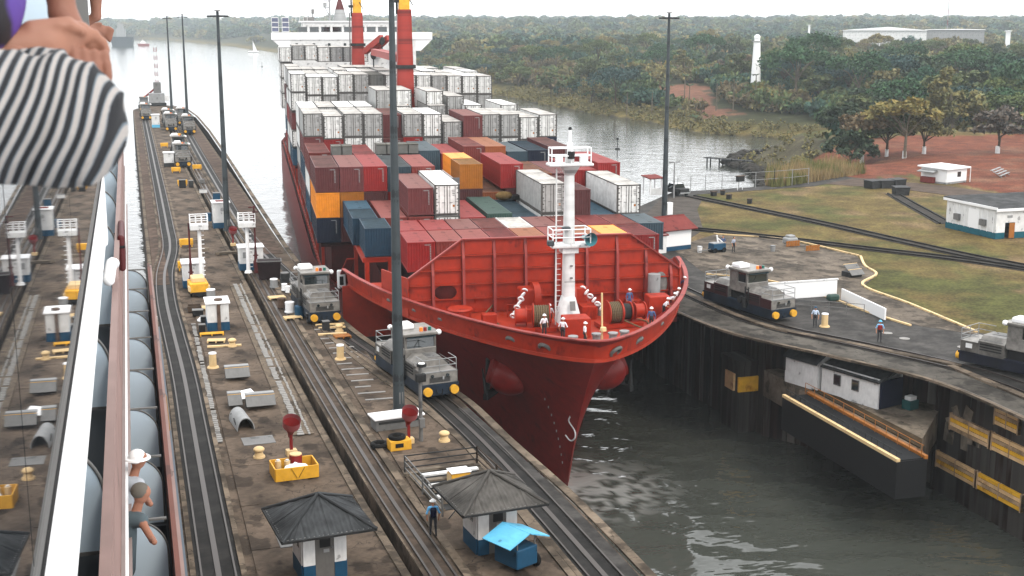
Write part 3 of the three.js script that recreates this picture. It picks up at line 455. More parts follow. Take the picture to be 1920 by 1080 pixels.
{ // deck machinery
  const winch = (x, z, ry, drums) => {
    const g = mesh('winch', [xf(bx(3.4, 0.3, 1.5), x, 2.8, z, ry)], SR.bright, ship); const L = q => { const a = V(q, 0, 0).applyAxisAngle(V(0, 1, 0), ry); return [x + a.x, z + a.z]; };
    for (const [q, r, w, kind] of drums) { const [px, pz] = L(q); const drum = xf(new THREE.CylinderGeometry(r, r, w, 20), 0, 0, 0, 0, 0, Math.PI / 2); xf(drum, px, 3.7, pz, ry); mesh(kind === 'rope' ? 'rope_drum' : kind === 'dark' ? 'rope_drum' : 'gear_case', [drum], kind === 'rope' ? SR.rope : kind === 'dark' ? M.darkgrey : SR.bright, g);
      const fl = []; for (const e of [-1, 1]) { const [fx, fz] = L(q + e * w / 2); fl.push(xf(xf(new THREE.CylinderGeometry(r * 1.28, r * 1.28, 0.07, 20), 0, 0, 0, 0, 0, Math.PI / 2), fx, 3.7, fz, ry)); } mesh('flange', fl, SR.bright, g);
      if (kind === 'rope') { const tor = []; for (let k = 0; k < 7; k++) { const [tx, tz] = L(q - w / 2 + (k + 0.5) * w / 7); tor.push(xf(xf(new THREE.TorusGeometry(r, w / 15, 5, 20), 0, 0, 0, Math.PI / 2), tx, 3.7, tz, ry)); } mesh('rope', tor, SR.rope, g); } }
  };
  winch(-4.2, 63.6, 0.1, [[0.3, 0.72, 1.1, 'rope'], [-1.3, 0.6, 0.6, 'case'], [1.4, 0.5, 0.5, 'case']]);
  winch(-2.6, 71.2, -0.15, [[0.6, 0.75, 1.2, 'rope'], [-0.9, 0.55, 0.8, 'case']]);
  winch(4.0, 71.2, 0.12, [[-0.5, 0.75, 1.0, 'rope'], [0.5, 0.6, 0.7, 'dark'], [1.6, 0.52, 0.8, 'case']]);
  winch(5.4, 63.4, 0, [[-0.4, 0.7, 1.0, 'rope'], [0.9, 0.5, 0.8, 'case']]);
  for (const s of [-1, 1]) { const w = mesh('anchor_windlass', [rb(1.6, 2.3, 1.5, 0.2, s * 1.9, 3.7, 66.3), xf(new THREE.CylinderGeometry(1.25, 1.25, 0.5, 24), s * 1.4, 4.0, 66.5, 0, 0, Math.PI / 2), bx(1.1, 1.0, 2.2, s * 2.4, 3.1, 67.6)], SR.bright, ship);
    const ch = []; for (let k = 0; k < 7; k++) { const t = k / 6; ch.push(xf(new THREE.TorusGeometry(0.2, 0.075, 6, 10), s * (2.3 + t * 1.3), 4.7 - t * 1.5, 66.9 + t * 1.9, k % 2 ? 0.9 : -0.5, 0.6)); } mesh('anchor_chain', ch, M.whiteClean, w); }
  mesh('ventilator', [cy(0.85, 0.85, 0.9, -7.4, 3.1, 67.2, 24), cy(0.98, 0.9, 0.12, -7.4, 3.6, 67.2, 24)], SR.bright, ship);
  mesh('ventilator', [rb(1.7, 1.6, 1.4, 0.1, 8.0, 3.4, 68.0)], SR.bright, ship); mesh('rope_coil', [cy(0.5, 0.5, 1.5, 8.5, 4.6, 65.6, 16)], M.pale, ship);
  for (const [x, z] of [[0.8, 76.6], [2.0, 76.6], [2.95, 76.2], [-1.0, 77.0], [3.7, 67.4], [4.6, 67.2], [-8.9, 62.2], [-9.6, 61.3]]) mesh('bollard', [cy(0.3, 0.28, 0.85, x, 3.0, z, 14), cy(0.36, 0.36, 0.12, x, 3.45, z, 14)], M.pale, ship);
  mesh('jackstaff', [tb([0.95, 2.6, 77.6], [0.9, 6.6, 77.5], 0.07), cy(0.25, 0.2, 0.25, 0.95, 4.1, 77.8)], M.cream, ship);
  mesh('deck_box', [rb(1.1, 0.8, 0.8, 0.05, -5.4, 3.0, 68.5), rb(0.9, 1.0, 0.7, 0.05, -9.2, 3.1, 63.2), rb(1.2, 0.6, 0.9, 0.05, 7.0, 2.9, 64.8), rb(0.8, 1.2, 0.7, 0.05, -6.2, 3.2, 62.6)], SR.bright, ship);
  mesh('mooring_line', [curveTube([[-4.2, 3.2, 64.2], [-5.4, 2.7, 66.5], [-4.8, 2.68, 69.2], [-6.4, 2.7, 70.4]], 0.06), curveTube([[4.2, 3.2, 71.9], [5.6, 2.68, 72.6], [6.4, 2.7, 70.6], [5.6, 2.7, 69]], 0.06)], SR.rope, ship);
  mesh('deck_rail', [[-3.6, 66.6], [-2.2, 67.2], [-0.6, 67.4]].flatMap(([x, z]) => [tb([x, 2.6, z], [x, 3.6, z], 0.04), tb([x, 3.6, z], [x + 1.2, 3.6, z + 0.3], 0.03)]), SR.bright, ship);
  // fairlead rings through the bulwark
  for (const [z, s] of [[61.0, -1], [65.0, -1], [68.4, -1], [75.2, -1], [77.6, -1], [79.4, 1], [77.2, 1], [73.0, 1], [66.0, 1]]) {
    const y = 3.05, b = halfB(z, y), dz = 0.05, tang = Math.atan2(halfB(z - dz, y) - halfB(z + dz, y), 2 * dz), ry = s * (Math.PI / 2 - tang);
    const fl = Math.atan((halfB(z, y + 0.3) - halfB(z, y - 0.3)) / 0.6 * Math.sin(Math.abs(ry))), ox = Math.sin(ry) * 0.42, oz = Math.cos(ry) * 0.42;
    const g = mesh('fairlead', [xf(new THREE.TorusGeometry(0.42, 0.14, 8, 20), s * b + ox, y - 0.1, z + oz, ry, fl)], SR.ring, ship); mesh('fairlead_throat', [xf(new THREE.CircleGeometry(0.4, 16), s * b + ox, y - 0.1, z + oz, ry, fl)], M.darkgrey, g);
  }
  // anchor bolsters with anchors
  for (const s of [-1, 1]) { const z = 68.4, y = -1.6, b = halfB(z, y); const g = mesh('anchor_bolster', [xf(sp(1.35, 0, 0, 0, 1.3, 1.1, 1.2, 24, 16), s * (b - 0.2), y, z, 0), xf(new THREE.CylinderGeometry(1.0, 1.3, 1.5, 24), s * (b + 0.7), y + 0.25, z - 0.3, 0, -0.25, -s * 1.25)], SR.hull, ship);
    const a = [tb([s * (b + 1.3), y + 1.2, z - 1.4], [s * (b + 1.55), y - 1.6, z - 0.6], 0.2), bar([s * (b + 0.7), y - 1.5, z - 1.5], [s * (b + 1.9), y - 1.4, z + 0.6], 0.4, 0.45), tb([s * (b + 0.8), y - 1.4, z - 1.4], [s * (b + 1.35), y + 0.5, z - 1.9], 0.2, 6, 0.05), tb([s * (b + 1.8), y - 1.3, z + 0.5], [s * (b + 2.0), y + 0.7, z - 0.1], 0.2, 6, 0.05)]; mesh('anchor', a, M.black, g); }
  // bulb mark and draught figures painted on the bow
  const hx = (z, y) => -halfB(z, y) - 0.03;
  const mk = [[-3.2, 74.3], [-3.7, 73.9], [-4.4, 74.2], [-5.0, 74.0], [-5.4, 73.3], [-5.1, 72.9]].map(([y, z]) => [hx(z, y), y, z]); mesh('bulb_mark', [curveTube(mk, 0.06, 24, 5)], M.whiteClean, ship);
  const dm = []; for (let k = 0; k < 9; k++) dm.push(xf(bx(0.05, 0.16, 0.1), hx(72.0 - k * 0.05, -2.5 - k * 0.65), -2.5 - k * 0.65, 72.0 - k * 0.05)); mesh('draught_mark', dm, M.pale, ship);
  const scr = []; for (let k = 0; k < 46; k++) { const z = rr(50, 62), y = 1.6 - (z - 50) * 0.04 + rr(-0.25, 0.3); scr.push(xf(bx(0.03, rr(0.03, 0.1), rr(0.2, 0.9)), hx(z, y), y, z, -Math.atan2(halfB(z - 0.3, y) - halfB(z + 0.3, y), 0.6))); } mesh('scrape', scr, SR.ring, ship);
}
{ // cranes
  const crane = (x, z, base, top, w0, w1, jib) => {
    const m = mesh('crane_pedestal', [xf(new THREE.CylinderGeometry(w1 * 0.7071, w0 * 0.7071, top - base, 4, 1), x, (base + top) / 2, z, Math.PI / 4), xf(new THREE.CylinderGeometry(w0 * 0.72, w0 * 0.72, base + 2.2, 4, 1), x, base / 2 - 1, z, Math.PI / 4)], SR.crane, ship);
    mesh('slewing_ring', [bx(w0 * 1.16, 0.5, w0 * 1.16, x, lerp(base, top, 0.46), z)], M.darkgrey, m);
    mesh('crane_head', [bx(w1 * 0.8, 2.6, w1 * 0.8, x, top + 1.3, z)], M.yellow, m);
    mesh('sheave', [cy(0.5, 0.5, 0.5, x - w1 * 0.6, top + 1.2, z + 0.4), bx(0.3, 3.4, 0.3, x - w1 * 0.55, top + 1, z), tb([x + 0.4, top + 2, z + 0.8], [x + 1.2, top + 0.6, z + 0.8], 0.08)], M.darkgrey, m);
    const [a, b] = jib; mesh('crane_jib', [bar(a, b, 0.9, 1.1), bar([a[0] + 1.6, a[1], a[2]], [b[0] + 1.2, b[1], b[2]], 0.7, 1.0)], SR.crane, m); mesh('hook_block', [sp(0.7, b[0], b[1] - 0.6, b[2], 0.8, 1.1, 0.8), tb([b[0], b[1] - 1, b[2]], [b[0], b[1] - 3, b[2]], 0.12)], M.darkgrey, m);
    mesh('ladder', [tb([x - w0 * 0.62, base, z], [x - w0 * 0.6, top, z], 0.12)], M.grey, m);
  };
  crane(0.05, -29, 11.5, 26.7, 2.5, 1.9, [[-0.5, 19.6, -33], [-0.3, 19.6, -74]]);
  crane(-1.7, -91, 15.5, 26.6, 2.4, 1.95, [[-0.6, 19.3, -88], [2.3, 22.0, -84]]);
}
{ // accommodation block and bridge
  const Z = -122, s = mesh('accommodation_block', [bx(27, 25, 13, 0, 9.8, Z - 6.5), bx(21.5, 2.6, 9, 0, 23.5, Z - 5.2)], M.white, ship);
  mesh('bridge_wing', [bx(34.6, 1.5, 3.4, -0.2, 21.9, Z - 1.5), profile([[-17.4, 21.2], [-13.4, 21.2], [-13.4, 18.7], [-14.6, 18.7]], 3), profile([[17.2, 21.2], [13.4, 21.2], [13.4, 18.7], [14.6, 18.7]], 3)].map((g, i) => i ? g.translate(0, 0, Z - 1.5) : g), M.whiteClean, s);
  for (let k = 0; k < 9; k++) { const x = -10.8 + k * 2.45; const w = mesh('bridge_window', [bx(1.9, 0.95, 0.12, x, 23.3, Z - 0.66)], M.glassDark, s); mesh('window_frame', [bx(2.1, 0.08, 0.1, x, 23.82, Z - 0.62), bx(2.1, 0.08, 0.1, x, 22.8, Z - 0.62)], M.grey, w); }
  for (const y of [20.1, 17.3]) for (let k = 0; k < 8; k++) { const x = -12 + k * 3.3 + rr(-0.3, 0.3); mesh('porthole_window', [rb(0.55, 0.6, 0.1, 0.04, x, y, Z + 0.02)], M.glassDark, s); }
  mesh('bridge_roof', [bx(22.6, 0.3, 9.6, 0, 24.95, Z - 5.2)], M.whiteClean, s);
  for (const x of [-16.6, -14.4]) { const b = mesh('wing_locker', [rb(1.5, 3.1, 1.4, 0.05, x, 24.3, Z - 1.6)], M.white, s); for (let j = 0; j < 3; j++) mesh('locker_panel', [rb(1.3, 0.8, 0.06, 0.02, x, 23.3 + j, Z - 0.88)], mat(0.22, 0.24, 0.36, 0.6), b); }
  mesh('rail', [bx(4.2, 0.06, 0.06, -15.2, 23.7, Z), bx(4.2, 0.06, 0.06, -11, 25.9, Z), ...[-13, -12.2, -11.4, -10.6, -9.8].map(x => bx(0.06, 1.1, 0.06, x, 25.5, Z))], M.whiteClean, s);
  const f = mesh('funnel', [xf(new THREE.CylinderGeometry(1.35, 2.1, 2.5, 4, 1), -2.0, 25.2 + 1.1, Z - 12, Math.PI / 4)], M.pale, s); mesh('funnel_top', [xf(new THREE.CylinderGeometry(0.2, 1.35, 3.0, 4, 1), -2.0, 29.05, Z - 12, Math.PI / 4)], M.darkred, f);
  mesh('radar_mast', [tb([-4.6, 25, Z - 6], [-4.6, 31, Z - 6], 0.22), bx(1.6, 0.2, 0.4, -5.2, 28, Z - 6), bx(1.8, 0.2, 0.4, -5.1, 29.4, Z - 6), bx(0.8, 0.9, 0.5, -5.6, 28.6, Z - 6), tb([-4.6, 26, Z - 6], [-6, 28.8, Z - 6], 0.1)], M.pale, s);
  mesh('antenna', [tb([-8.4, 25, Z - 4], [-8.4, 27.6, Z - 4], 0.12), bx(0.6, 1.0, 0.5, -8.4, 27.1, Z - 4), bx(2.4, 0.9, 0.8, -9.3, 25.5, Z - 4)], M.grey, s);
  mesh('ventilator_trunk', [rb(2, 2.2, 1.6, 0.1, 9, 19, Z + 1.2), rb(1.2, 3, 1.2, 0.1, 5, 18.6, Z + 1)], M.pale, s);
  mesh('lifeboat', [sp(1.5, -13.2, 17.5, Z - 8, 0.8, 0.8, 2.4)], M.orange, s);
}
// ---------------------------------------------------------------- containers
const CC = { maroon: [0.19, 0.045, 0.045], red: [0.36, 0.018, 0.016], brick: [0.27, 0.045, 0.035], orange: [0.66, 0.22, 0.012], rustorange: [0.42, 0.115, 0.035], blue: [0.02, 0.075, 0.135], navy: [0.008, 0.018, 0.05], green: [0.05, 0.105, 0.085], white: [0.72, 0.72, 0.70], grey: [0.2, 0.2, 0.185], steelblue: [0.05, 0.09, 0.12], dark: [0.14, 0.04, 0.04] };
const CROOF = { maroon: [0.40, 0.19, 0.17], red: [0.52, 0.13, 0.125], brick: [0.48, 0.165, 0.145], orange: [0.72, 0.37, 0.12], rustorange: [0.55, 0.25, 0.15], blue: [0.10, 0.19, 0.26], navy: [0.07, 0.13, 0.19], green: [0.12, 0.185, 0.16], white: [0.82, 0.82, 0.80], grey: [0.31, 0.31, 0.28], steelblue: [0.19, 0.23, 0.25], dark: [0.3, 0.13, 0.125] };  // roofs paler than the sides: faded paint, with sky sheen put into the colour
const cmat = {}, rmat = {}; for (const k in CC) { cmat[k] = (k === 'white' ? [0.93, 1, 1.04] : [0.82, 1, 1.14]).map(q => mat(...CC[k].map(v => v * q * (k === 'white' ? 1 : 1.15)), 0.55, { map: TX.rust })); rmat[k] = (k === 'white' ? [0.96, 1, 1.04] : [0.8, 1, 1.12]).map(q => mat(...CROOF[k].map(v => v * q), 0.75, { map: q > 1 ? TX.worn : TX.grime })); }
const framedark = mat(0.16, 0.15, 0.14, 0.6, { map: TX.rust });
function corrugated(len, h, n, depth) {               // sheet in the xy plane, ribs upright, facing +z
  const p = []; const st = len / n; const prof = []; for (let i = 0; i < n; i++) { const x = -len / 2 + i * st; prof.push([x, 0], [x + st * 0.28, 0], [x + st * 0.42, -depth], [x + st * 0.86, -depth]); } prof.push([len / 2, 0]);
  for (let i = 0; i < prof.length - 1; i++) { const [a, za] = prof[i], [b, zb] = prof[i + 1]; p.push(a, 0, za, b, 0, zb, b, h, zb, a, 0, za, b, h, zb, a, h, za); }
  const g = new THREE.BufferGeometry(); g.setAttribute('position', new THREE.Float32BufferAttribute(p, 3)); g.computeVertexNormals(); return g;
}
const cgeo = {};
function containerGeo(len, h, kind) {
  const k = len + '_' + h + '_' + kind; if (cgeo[k]) return cgeo[k]; const W = 2.42, g = {};
  const L = len, t = 0.09, fr = []; for (const x of [-1, 1]) for (const z of [-1, 1]) { fr.push(bx(0.15, h, 0.15, x * (W / 2 - 0.075), h / 2, z * (L / 2 - 0.075))); for (const y of [0.06, h - 0.06]) fr.push(bx(0.19, 0.13, 0.2, x * (W / 2 - 0.08), y, z * (L / 2 - 0.08))); }
  for (const z of [-1, 1]) { fr.push(bx(W - 0.3, 0.14, 0.13, 0, 0.08, z * (L / 2 - 0.075)), bx(W - 0.3, 0.12, 0.12, 0, h - 0.07, z * (L / 2 - 0.075))); }
  for (const x of [-1, 1]) fr.push(bx(0.12, 0.16, L - 0.3, x * (W / 2 - 0.065), 0.09, 0), bx(0.09, 0.1, L - 0.3, x * (W / 2 - 0.06), h - 0.06, 0));
  g.frame = join(fr);
  const n = Math.round(L / 0.28), ribs = kind === 'reefer' ? 0.012 : 0.045;
  g.side = [join([corrugated(L - 0.3, h - 0.24, n, ribs).rotateY(Math.PI / 2).translate(W / 2 - 0.03, 0.14, 0)]), join([corrugated(L - 0.3, h - 0.24, n, ribs).rotateY(-Math.PI / 2).translate(-W / 2 + 0.03, 0.14, 0)])];
  const roof = []; const m = Math.round(L / 0.5); for (let i = 0; i < m; i++) roof.push(bx(W - 0.16, 0.02, L / m * 0.72, 0, h - 0.014, -L / 2 + (i + 0.5) * L / m)); roof.push(bx(W - 0.14, 0.03, L - 0.12, 0, h - 0.045, 0)); g.roof = join(roof);
  g.back = join([bx(W - 0.3, h - 0.25, 0.05, 0, h / 2, -L / 2 + 0.06)]);
  if (kind === 'dry') { g.front = join([corrugated(W - 0.3, h - 0.24, 9, 0.04).translate(0, 0.14, L / 2 - 0.03)]); g.mark = join([0, 1, 2, 3, 4, 5, 6, 7, 8].map(i => bx(0.1, 0.1, 0.012, W / 2 - 0.42, h - 0.42 - i * 0.145, L / 2 - 0.02)).concat(bx(0.55, 0.07, 0.012, 0.55, h - 0.27, L / 2 - 0.02))); }
  else {
    g.door = [-1, 1].map(s => join([bx(W / 2 - 0.18, h - 0.3, 0.05, s * (W / 4 - 0.075), h / 2, L / 2 - 0.05)]));
    g.rods = [-1, 1].map(s => [0.26, 0.78].map(q => { const x = s * q; return join([tb([x, 0.16, L / 2], [x, h - 0.16, L / 2], 0.025, 6), bx(0.09, 0.1, 0.05, x, 0.22, L / 2), bx(0.09, 0.1, 0.05, x, h - 0.24, L / 2), bx(0.3, 0.045, 0.04, x + s * 0.1, 1.15 + 0.12 * q, L / 2 + 0.02), bx(0.08, 0.08, 0.05, x, h * 0.62, L / 2)]); }));
    g.hinge = join([-1, 1].flatMap(s => [0.4, 0.9, 1.5, 2.1, 2.55].filter(y => y < h).map(y => bx(0.16, 0.1, 0.05, s * (W / 2 - 0.2), y, L / 2 - 0.005))).concat(bx(0.08, h - 0.3, 0.05, 0, h / 2, L / 2 - 0.02)));
    g.plate = join([bx(0.2, 0.22, 0.012, 0.62, 0.85, L / 2 - 0.018)]); g.text = join([0, 1, 2, 3].map(i => bx(0.34 - i * 0.05, 0.05, 0.01, 0.62, h - 0.55 - i * 0.16, L / 2 - 0.018)));
  }
  return cgeo[k] = g;
}
const cproto = {};
const SHIPRY = -TH;
function container(kind, col, len, h, x, y, z, label, group) {  // x = centre, y = underside, z = front end, ship coordinates
  const vi = Math.floor(rnd() * 3), key = [kind, col, len, h, vi].join(); let o; const p = shipW(x, y, z - len / 2);
  const word = kind === 'reefer' ? 'refrigerated_container' : 'shipping_container';
  if (!cproto[key]) {
    const g = containerGeo(len, h, kind), T = new THREE.Group(); T.name = word; const add = (n, geo, m, par = T) => { const q = new THREE.Mesh(geo, m); q.name = n; q.castShadow = q.receiveShadow = true; par.add(q); return q; };
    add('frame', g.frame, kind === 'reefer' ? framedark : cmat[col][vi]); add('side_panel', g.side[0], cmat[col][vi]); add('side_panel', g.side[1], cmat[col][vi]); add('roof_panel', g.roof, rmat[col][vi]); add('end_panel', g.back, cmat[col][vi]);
    if (kind === 'dry') { const f = add('end_panel', g.front, cmat[col][vi]); if (['red', 'maroon', 'brick', 'navy'].includes(col)) add('marking', g.mark, M.pale, f); }
    else { g.door.forEach((d, i) => { const q = add('door', d, cmat[col][vi]); g.rods[i].forEach(r => add('locking_rod', r, M.grey, q)); if (i) { add('plate', g.plate, M.orange, q); add('lettering', g.text, M.darkgrey, q); } }); add('hinge', g.hinge, framedark); }
    cproto[key] = T;
  }
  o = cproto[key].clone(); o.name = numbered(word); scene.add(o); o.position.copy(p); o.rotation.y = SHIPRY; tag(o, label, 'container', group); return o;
}
const CX = i => (i - 6) * 2.49;                        // thirteen columns across
const name = { maroon: 'maroon', red: 'bright red', brick: 'brick red', orange: 'orange', rustorange: 'rusty orange', blue: 'blue', navy: 'navy', green: 'green', white: 'white', grey: 'grey', steelblue: 'steel blue', dark: 'dark maroon' };
const ORD = ['first', 'second', 'third', 'fourth', 'fifth', 'sixth', 'seventh', 'eighth', 'ninth', 'tenth', 'eleventh', 'twelfth', 'thirteenth'];
const nth = i => `, ${ORD[i]} from the centre-wall side`;
function put(col, len, h, x, y, z, where, kind = 'dry') { return container(kind, col, len, h, x, y, z, `${name[col]} ${kind === 'reefer' ? 'refrigerated' : 'steel'} container ${where}`, `${name[col]} containers ${where.split(',')[0]}`.slice(0, 90)); }
{
  const F40 = 12.19, F20 = 6.06, H = 2.59, HC = 2.9;
  // front rows just behind the breakwater, 20-foot boxes two deep
  const A = ['red', 'brick', 'brick', 'red', 'rustorange', 'brick', 'rustorange', 'orange', 'red'], Bc = ['red', 'red', 'maroon', 'brick', 'white', 'maroon', 'brick', 'red', 'brick'];
  for (let k = 0; k < 9; k++) { const x = -8.6 + k * 2.5; put(A[k], F20, H, x, 3.95, 54, 'in foremost row behind breakwater' + nth(k)); put(Bc[k], F20, H, x, 3.95, 47.6, 'in second row behind breakwater' + nth(k)); }
  put('steelblue', F20, H, 13.9, 3.95, 47.6, 'at the quay end of the second row behind the breakwater');
  put('blue', F20, H, -11.65, 4.25, 47.6, 'standing on the red pillars beside the breakwater');
  put('blue', F20, H, -12.25, 4.25, 41.3, 'standing second of the blue pair behind the red pillars'); put('blue', F20, H, -12.25, 4.25, 35, 'standing third behind the red pillars');
  // bay C, 40-foot
  const zC = 41.2; put('brick', F40, H, -9.5, 4.2, zC, 'lying beside the three blue boxes on pillars');
  put('maroon', F40, H, -6.95, 6.95, zC, 'standing tall on top beside a single white refrigerated box'); put('brick', F40, H, -6.95, 4.2, zC, 'under the tall maroon box');
  put('white', F40, HC, -4.4, 6.9, zC, 'standing tall beside the lone maroon box', 'reefer'); put('white', F40, H, -4.4, 4.2, zC, 'under the tall white box', 'reefer');
  put('red', F40, H, -1.9, 4.0, zC, 'low beside the green box'); put('green', F40, HC, 0.7, 4.0, zC, 'lying low in the middle of the deck load'); put('blue', F40, H, 3.2, 3.95, zC, 'low beside the green box');
  put('white', F40, HC, 6.0, 6.75, zC, 'with long side in view behind the foremast', 'reefer'); put('white', F40, H, 6.0, 4.1, zC, 'under the long white box behind the foremast', 'reefer');
  put('dark', F40, H, 8.5, 6.4, zC, 'between the two long white boxes'); put('blue', F40, H, 11.1, 3.85, zC, 'low between the maroon and the outer white box'); put('blue', F40, H, 8.5, 3.8, zC, 'under the dark maroon box');
  put('white', F40, HC, 13.6, 6.45, zC, 'outermost of the long white boxes on the quay side', 'reefer'); put('steelblue', F40, H, 13.6, 3.8, zC, 'under the outermost long white box');
  // bay D
  const zD = 29.0;
  put('maroon', F40, H, -15.0, 7.75, zD, 'on top of the tall outer stack over an orange box'); put('orange', F40, H, -15.0, 5.12, zD, 'in the middle of the tall outer stack'); put('navy', F40, H, -15.0, 2.5, zD, 'at the foot of the tall outer stack');
  put('maroon', F40, H, -12.5, 7.75, zD, 'second from the side on top of the tall stacks'); put('orange', F40, H, -12.5, 5.12, zD, 'second from the side under a maroon box'); put('dark', F40, H, -12.5, 2.5, zD, 'second from the side at the foot of the tall stacks');
  put('red', F40, H, -10.05, 7.75, zD, 'third from the side on top of the tall stacks'); put('dark', F40, H, -10.05, 5.12, zD, 'third from the side under a bright red box');
  put('steelblue', F40, H, -7.55, 7.65, zD, 'with a pale blue roof behind the lamp mast'); put('brick', F40, H, -5.05, 7.65, zD, 'beside the pale blue roof behind the lamp mast'); put('red', F40, H, -7.55, 5.05, zD, 'under the pale blue roofed box'); put('red', F40, H, -5.05, 5.05, zD, 'under the brick red box behind the tall white box');
  put('navy', F40, H, -2.45, 5.0, zD, 'beneath the white open rack');
  put('orange', F20, H, 0.0, 7.75, zD, 'topmost, with a white badge on its end'); put('orange', F20, H, 0.0, 7.75, zD - 6.2, 'topmost, behind the one with the white badge'); put('dark', F40, H, 0.0, 5.15, zD, 'under the pair of topmost orange boxes');
  put('rustorange', F40, H, 2.4, 4.75, zD, 'low beside the topmost orange pair'); put('red', F40, H, 4.35, 7.7, zD, 'with its ribbed side showing behind the long white box'); put('dark', F40, H, 4.9, 5.05, zD, 'under the ribbed red box');
  put('rustorange', F40, H, 7.5, 6.6, zD, 'behind the foremast with a white top rail'); put('dark', F40, H, 10.0, 6.6, zD, 'behind the foremast platform'); put('red', F40, H, 12.4, 6.9, zD, 'behind the outermost long white box'); put('red', F40, H, 15.0, 7.6, zD, 'outermost on the quay side behind the long white boxes'); put('dark', F40, H, 15.0, 5.0, zD, 'under the outermost red box on the quay side');
  // bay E
  const zE = 15.2;
  put('brick', F40, H, -15.0, 7.9, zE, 'along the side ahead of the white stacks'); put('white', F40, H, -15.0, 5.3, zE, 'second up along the side ahead of the white stacks', 'reefer'); put('blue', F40, H, -15.0, 2.6, zE, 'lowest along the side ahead of the white stacks');
  put('red', F40, H, -9.9, 7.6, zE, 'between the grey bins'); put('steelblue', F40, H, -2.5, 7.9, zE, 'behind the lamp mast beside grey bins'); put('red', F40, H, 0.1, 7.5, zE, 'low behind the orange pair');
  put('brick', F40, H, 2.7, 8.3, zE, 'behind the orange pair in front of the white wall'); put('rustorange', F40, H, 5.2, 8.25, zE, 'beside a brick red box in front of the white wall'); put('steelblue', F40, H, 7.8, 7.6, zE, 'sloping away in front of the white wall'); put('navy', F40, H, 10.3, 7.7, zE, 'beside the steel blue box in front of the white wall'); put('maroon', F40, H, 12.8, 8.1, zE, 'last on the quay side in front of the white wall'); put('grey', F40, H, 15.2, 6.6, zE, 'outermost and low in front of the white wall'); put('navy', F40, H, 10.3, 5.1, zE, 'under the navy box in front of the white wall'); put('dark', F40, H, 5.2, 5.6, zE, 'under the rusty orange box in front of the white wall'); put('dark', F40, H, 12.8, 5.4, zE, 'under the maroon box in front of the white wall'); put('dark', F40, H, 2.7, 5.6, zE, 'under the brick red box in front of the white wall');
  // bay F: first high white wall
  const top = ['white', 'white', 'white', 'white', 'maroon', 'white', 'white', 'white', 'maroon', 'white', 'white', 'white', 'white'], low = ['maroon', 'red', 'white', 'white', 'maroon', 'red', 'white', 'white', 'white', 'white', 'white', 'white', 'navy'];
  const drop = [0, 0.3, 0, 0, 0.2, 0, 0, 0.9, 0.1, 0, 0, 0.35, 0];
  for (let i = 0; i < 13; i++) {
    const y = 10.95 - 0.045 * i - drop[i], fwd = i === 4 ? -1.5 : i === 8 ? 1.2 : i === 7 ? 0.6 : 0, kt = top[i] === 'white' ? 'reefer' : 'dry', kl = low[i] === 'white' ? 'reefer' : 'dry';
    put(top[i], F40, HC, CX(i), y, fwd, kt === 'reefer' ? 'atop the nearer white wall' + nth(i) : i === 4 ? 'set back in the top tier of the nearer white wall' : 'standing forward in the top tier of the nearer white wall', kt);
    put(low[i], F40, kl === 'reefer' ? HC : H, CX(i), y - (kl === 'reefer' ? 2.93 : 2.62), 0, 'second tier, nearer white wall' + nth(i), kl);
    if (i === 0) for (const [yy, c] of [[5.3, 'blue'], [2.5, 'maroon']]) put(c, F40, H, CX(0), yy, 0, 'low along the side under the nearer white wall');
    if (i % 2 || i < 3) put('white', F40, HC, CX(i), 10.9, -13, 'roof behind nearer white wall' + nth(i), 'reefer');
  }
  for (const [yy, c] of [[8.1, 'white'], [5.4, 'white'], [2.5, 'maroon']]) put(c, F40, H, CX(0), yy, -13, 'along the side behind the nearer white wall', c === 'white' ? 'reefer' : 'dry');
  for (const i of [4, 5]) put('white', F40, HC, CX(i) + 0.6, 12.9, -15.5, 'raised behind the nearer white wall before the red crane', 'reefer'); put('white', F40, HC, CX(8) + 0.4, 12.0, -15.5, 'raised behind the maroon box of the nearer white wall', 'reefer'); put('white', F40, HC, CX(7), 12.7, -15.5, 'raised beside the red crane', 'reefer');
  // bays H to J: second white wall and the roofs behind it
  for (let i = 0; i < 13; i++) {
    const y = 14.05 - 0.05 * i - (i === 1 || i === 2 ? 0.45 : 0), c = i === 5 ? 'grey' : 'white';
    put(c, F40, HC, CX(i), y, -45.5, 'atop the farther white wall' + nth(i), 'reefer'); put('white', F40, HC, CX(i), y - 2.95, -45.5, 'second tier, farther white wall' + nth(i), 'reefer');
    put('white', F40, HC, CX(i), y + 0.05 + (i % 3 ? 0 : 0.2), -58.4, 'roof right behind farther white wall' + nth(i), 'reefer'); if (i % 4 !== 3) put('white', F40, HC, CX(i), y + 0.3, -71.3, 'roof well behind farther white wall' + nth(i), 'reefer');
  }
  const sideC = ['white', 'maroon', 'white', 'blue', 'white', 'red', 'white', 'white', 'maroon', 'white', 'blue', 'red']; let q = 0;
  for (const z of [-45.5, -58.4, -71.3]) for (const y of [11.1, 8.2, 5.4, 2.5]) { const c = sideC[q++ % 12]; if (z === -45.5 && y === 11.1) continue; put(c, F40, H, CX(0), y, z, 'along the side below the farther white wall', c === 'white' ? 'reefer' : 'dry'); }
  for (let i = 0; i < 7; i++) put('white', F40, HC, CX(i) - 0.4, i === 1 || i === 2 ? 17.5 : 17.15, -97, 'in last row before bridge' + nth(i), 'reefer');
  for (const y of [14.1, 11.1, 8.2]) put('white', F40, HC, CX(0) - 0.2, y, -97, 'along the side under the last row before the bridge', 'reefer');
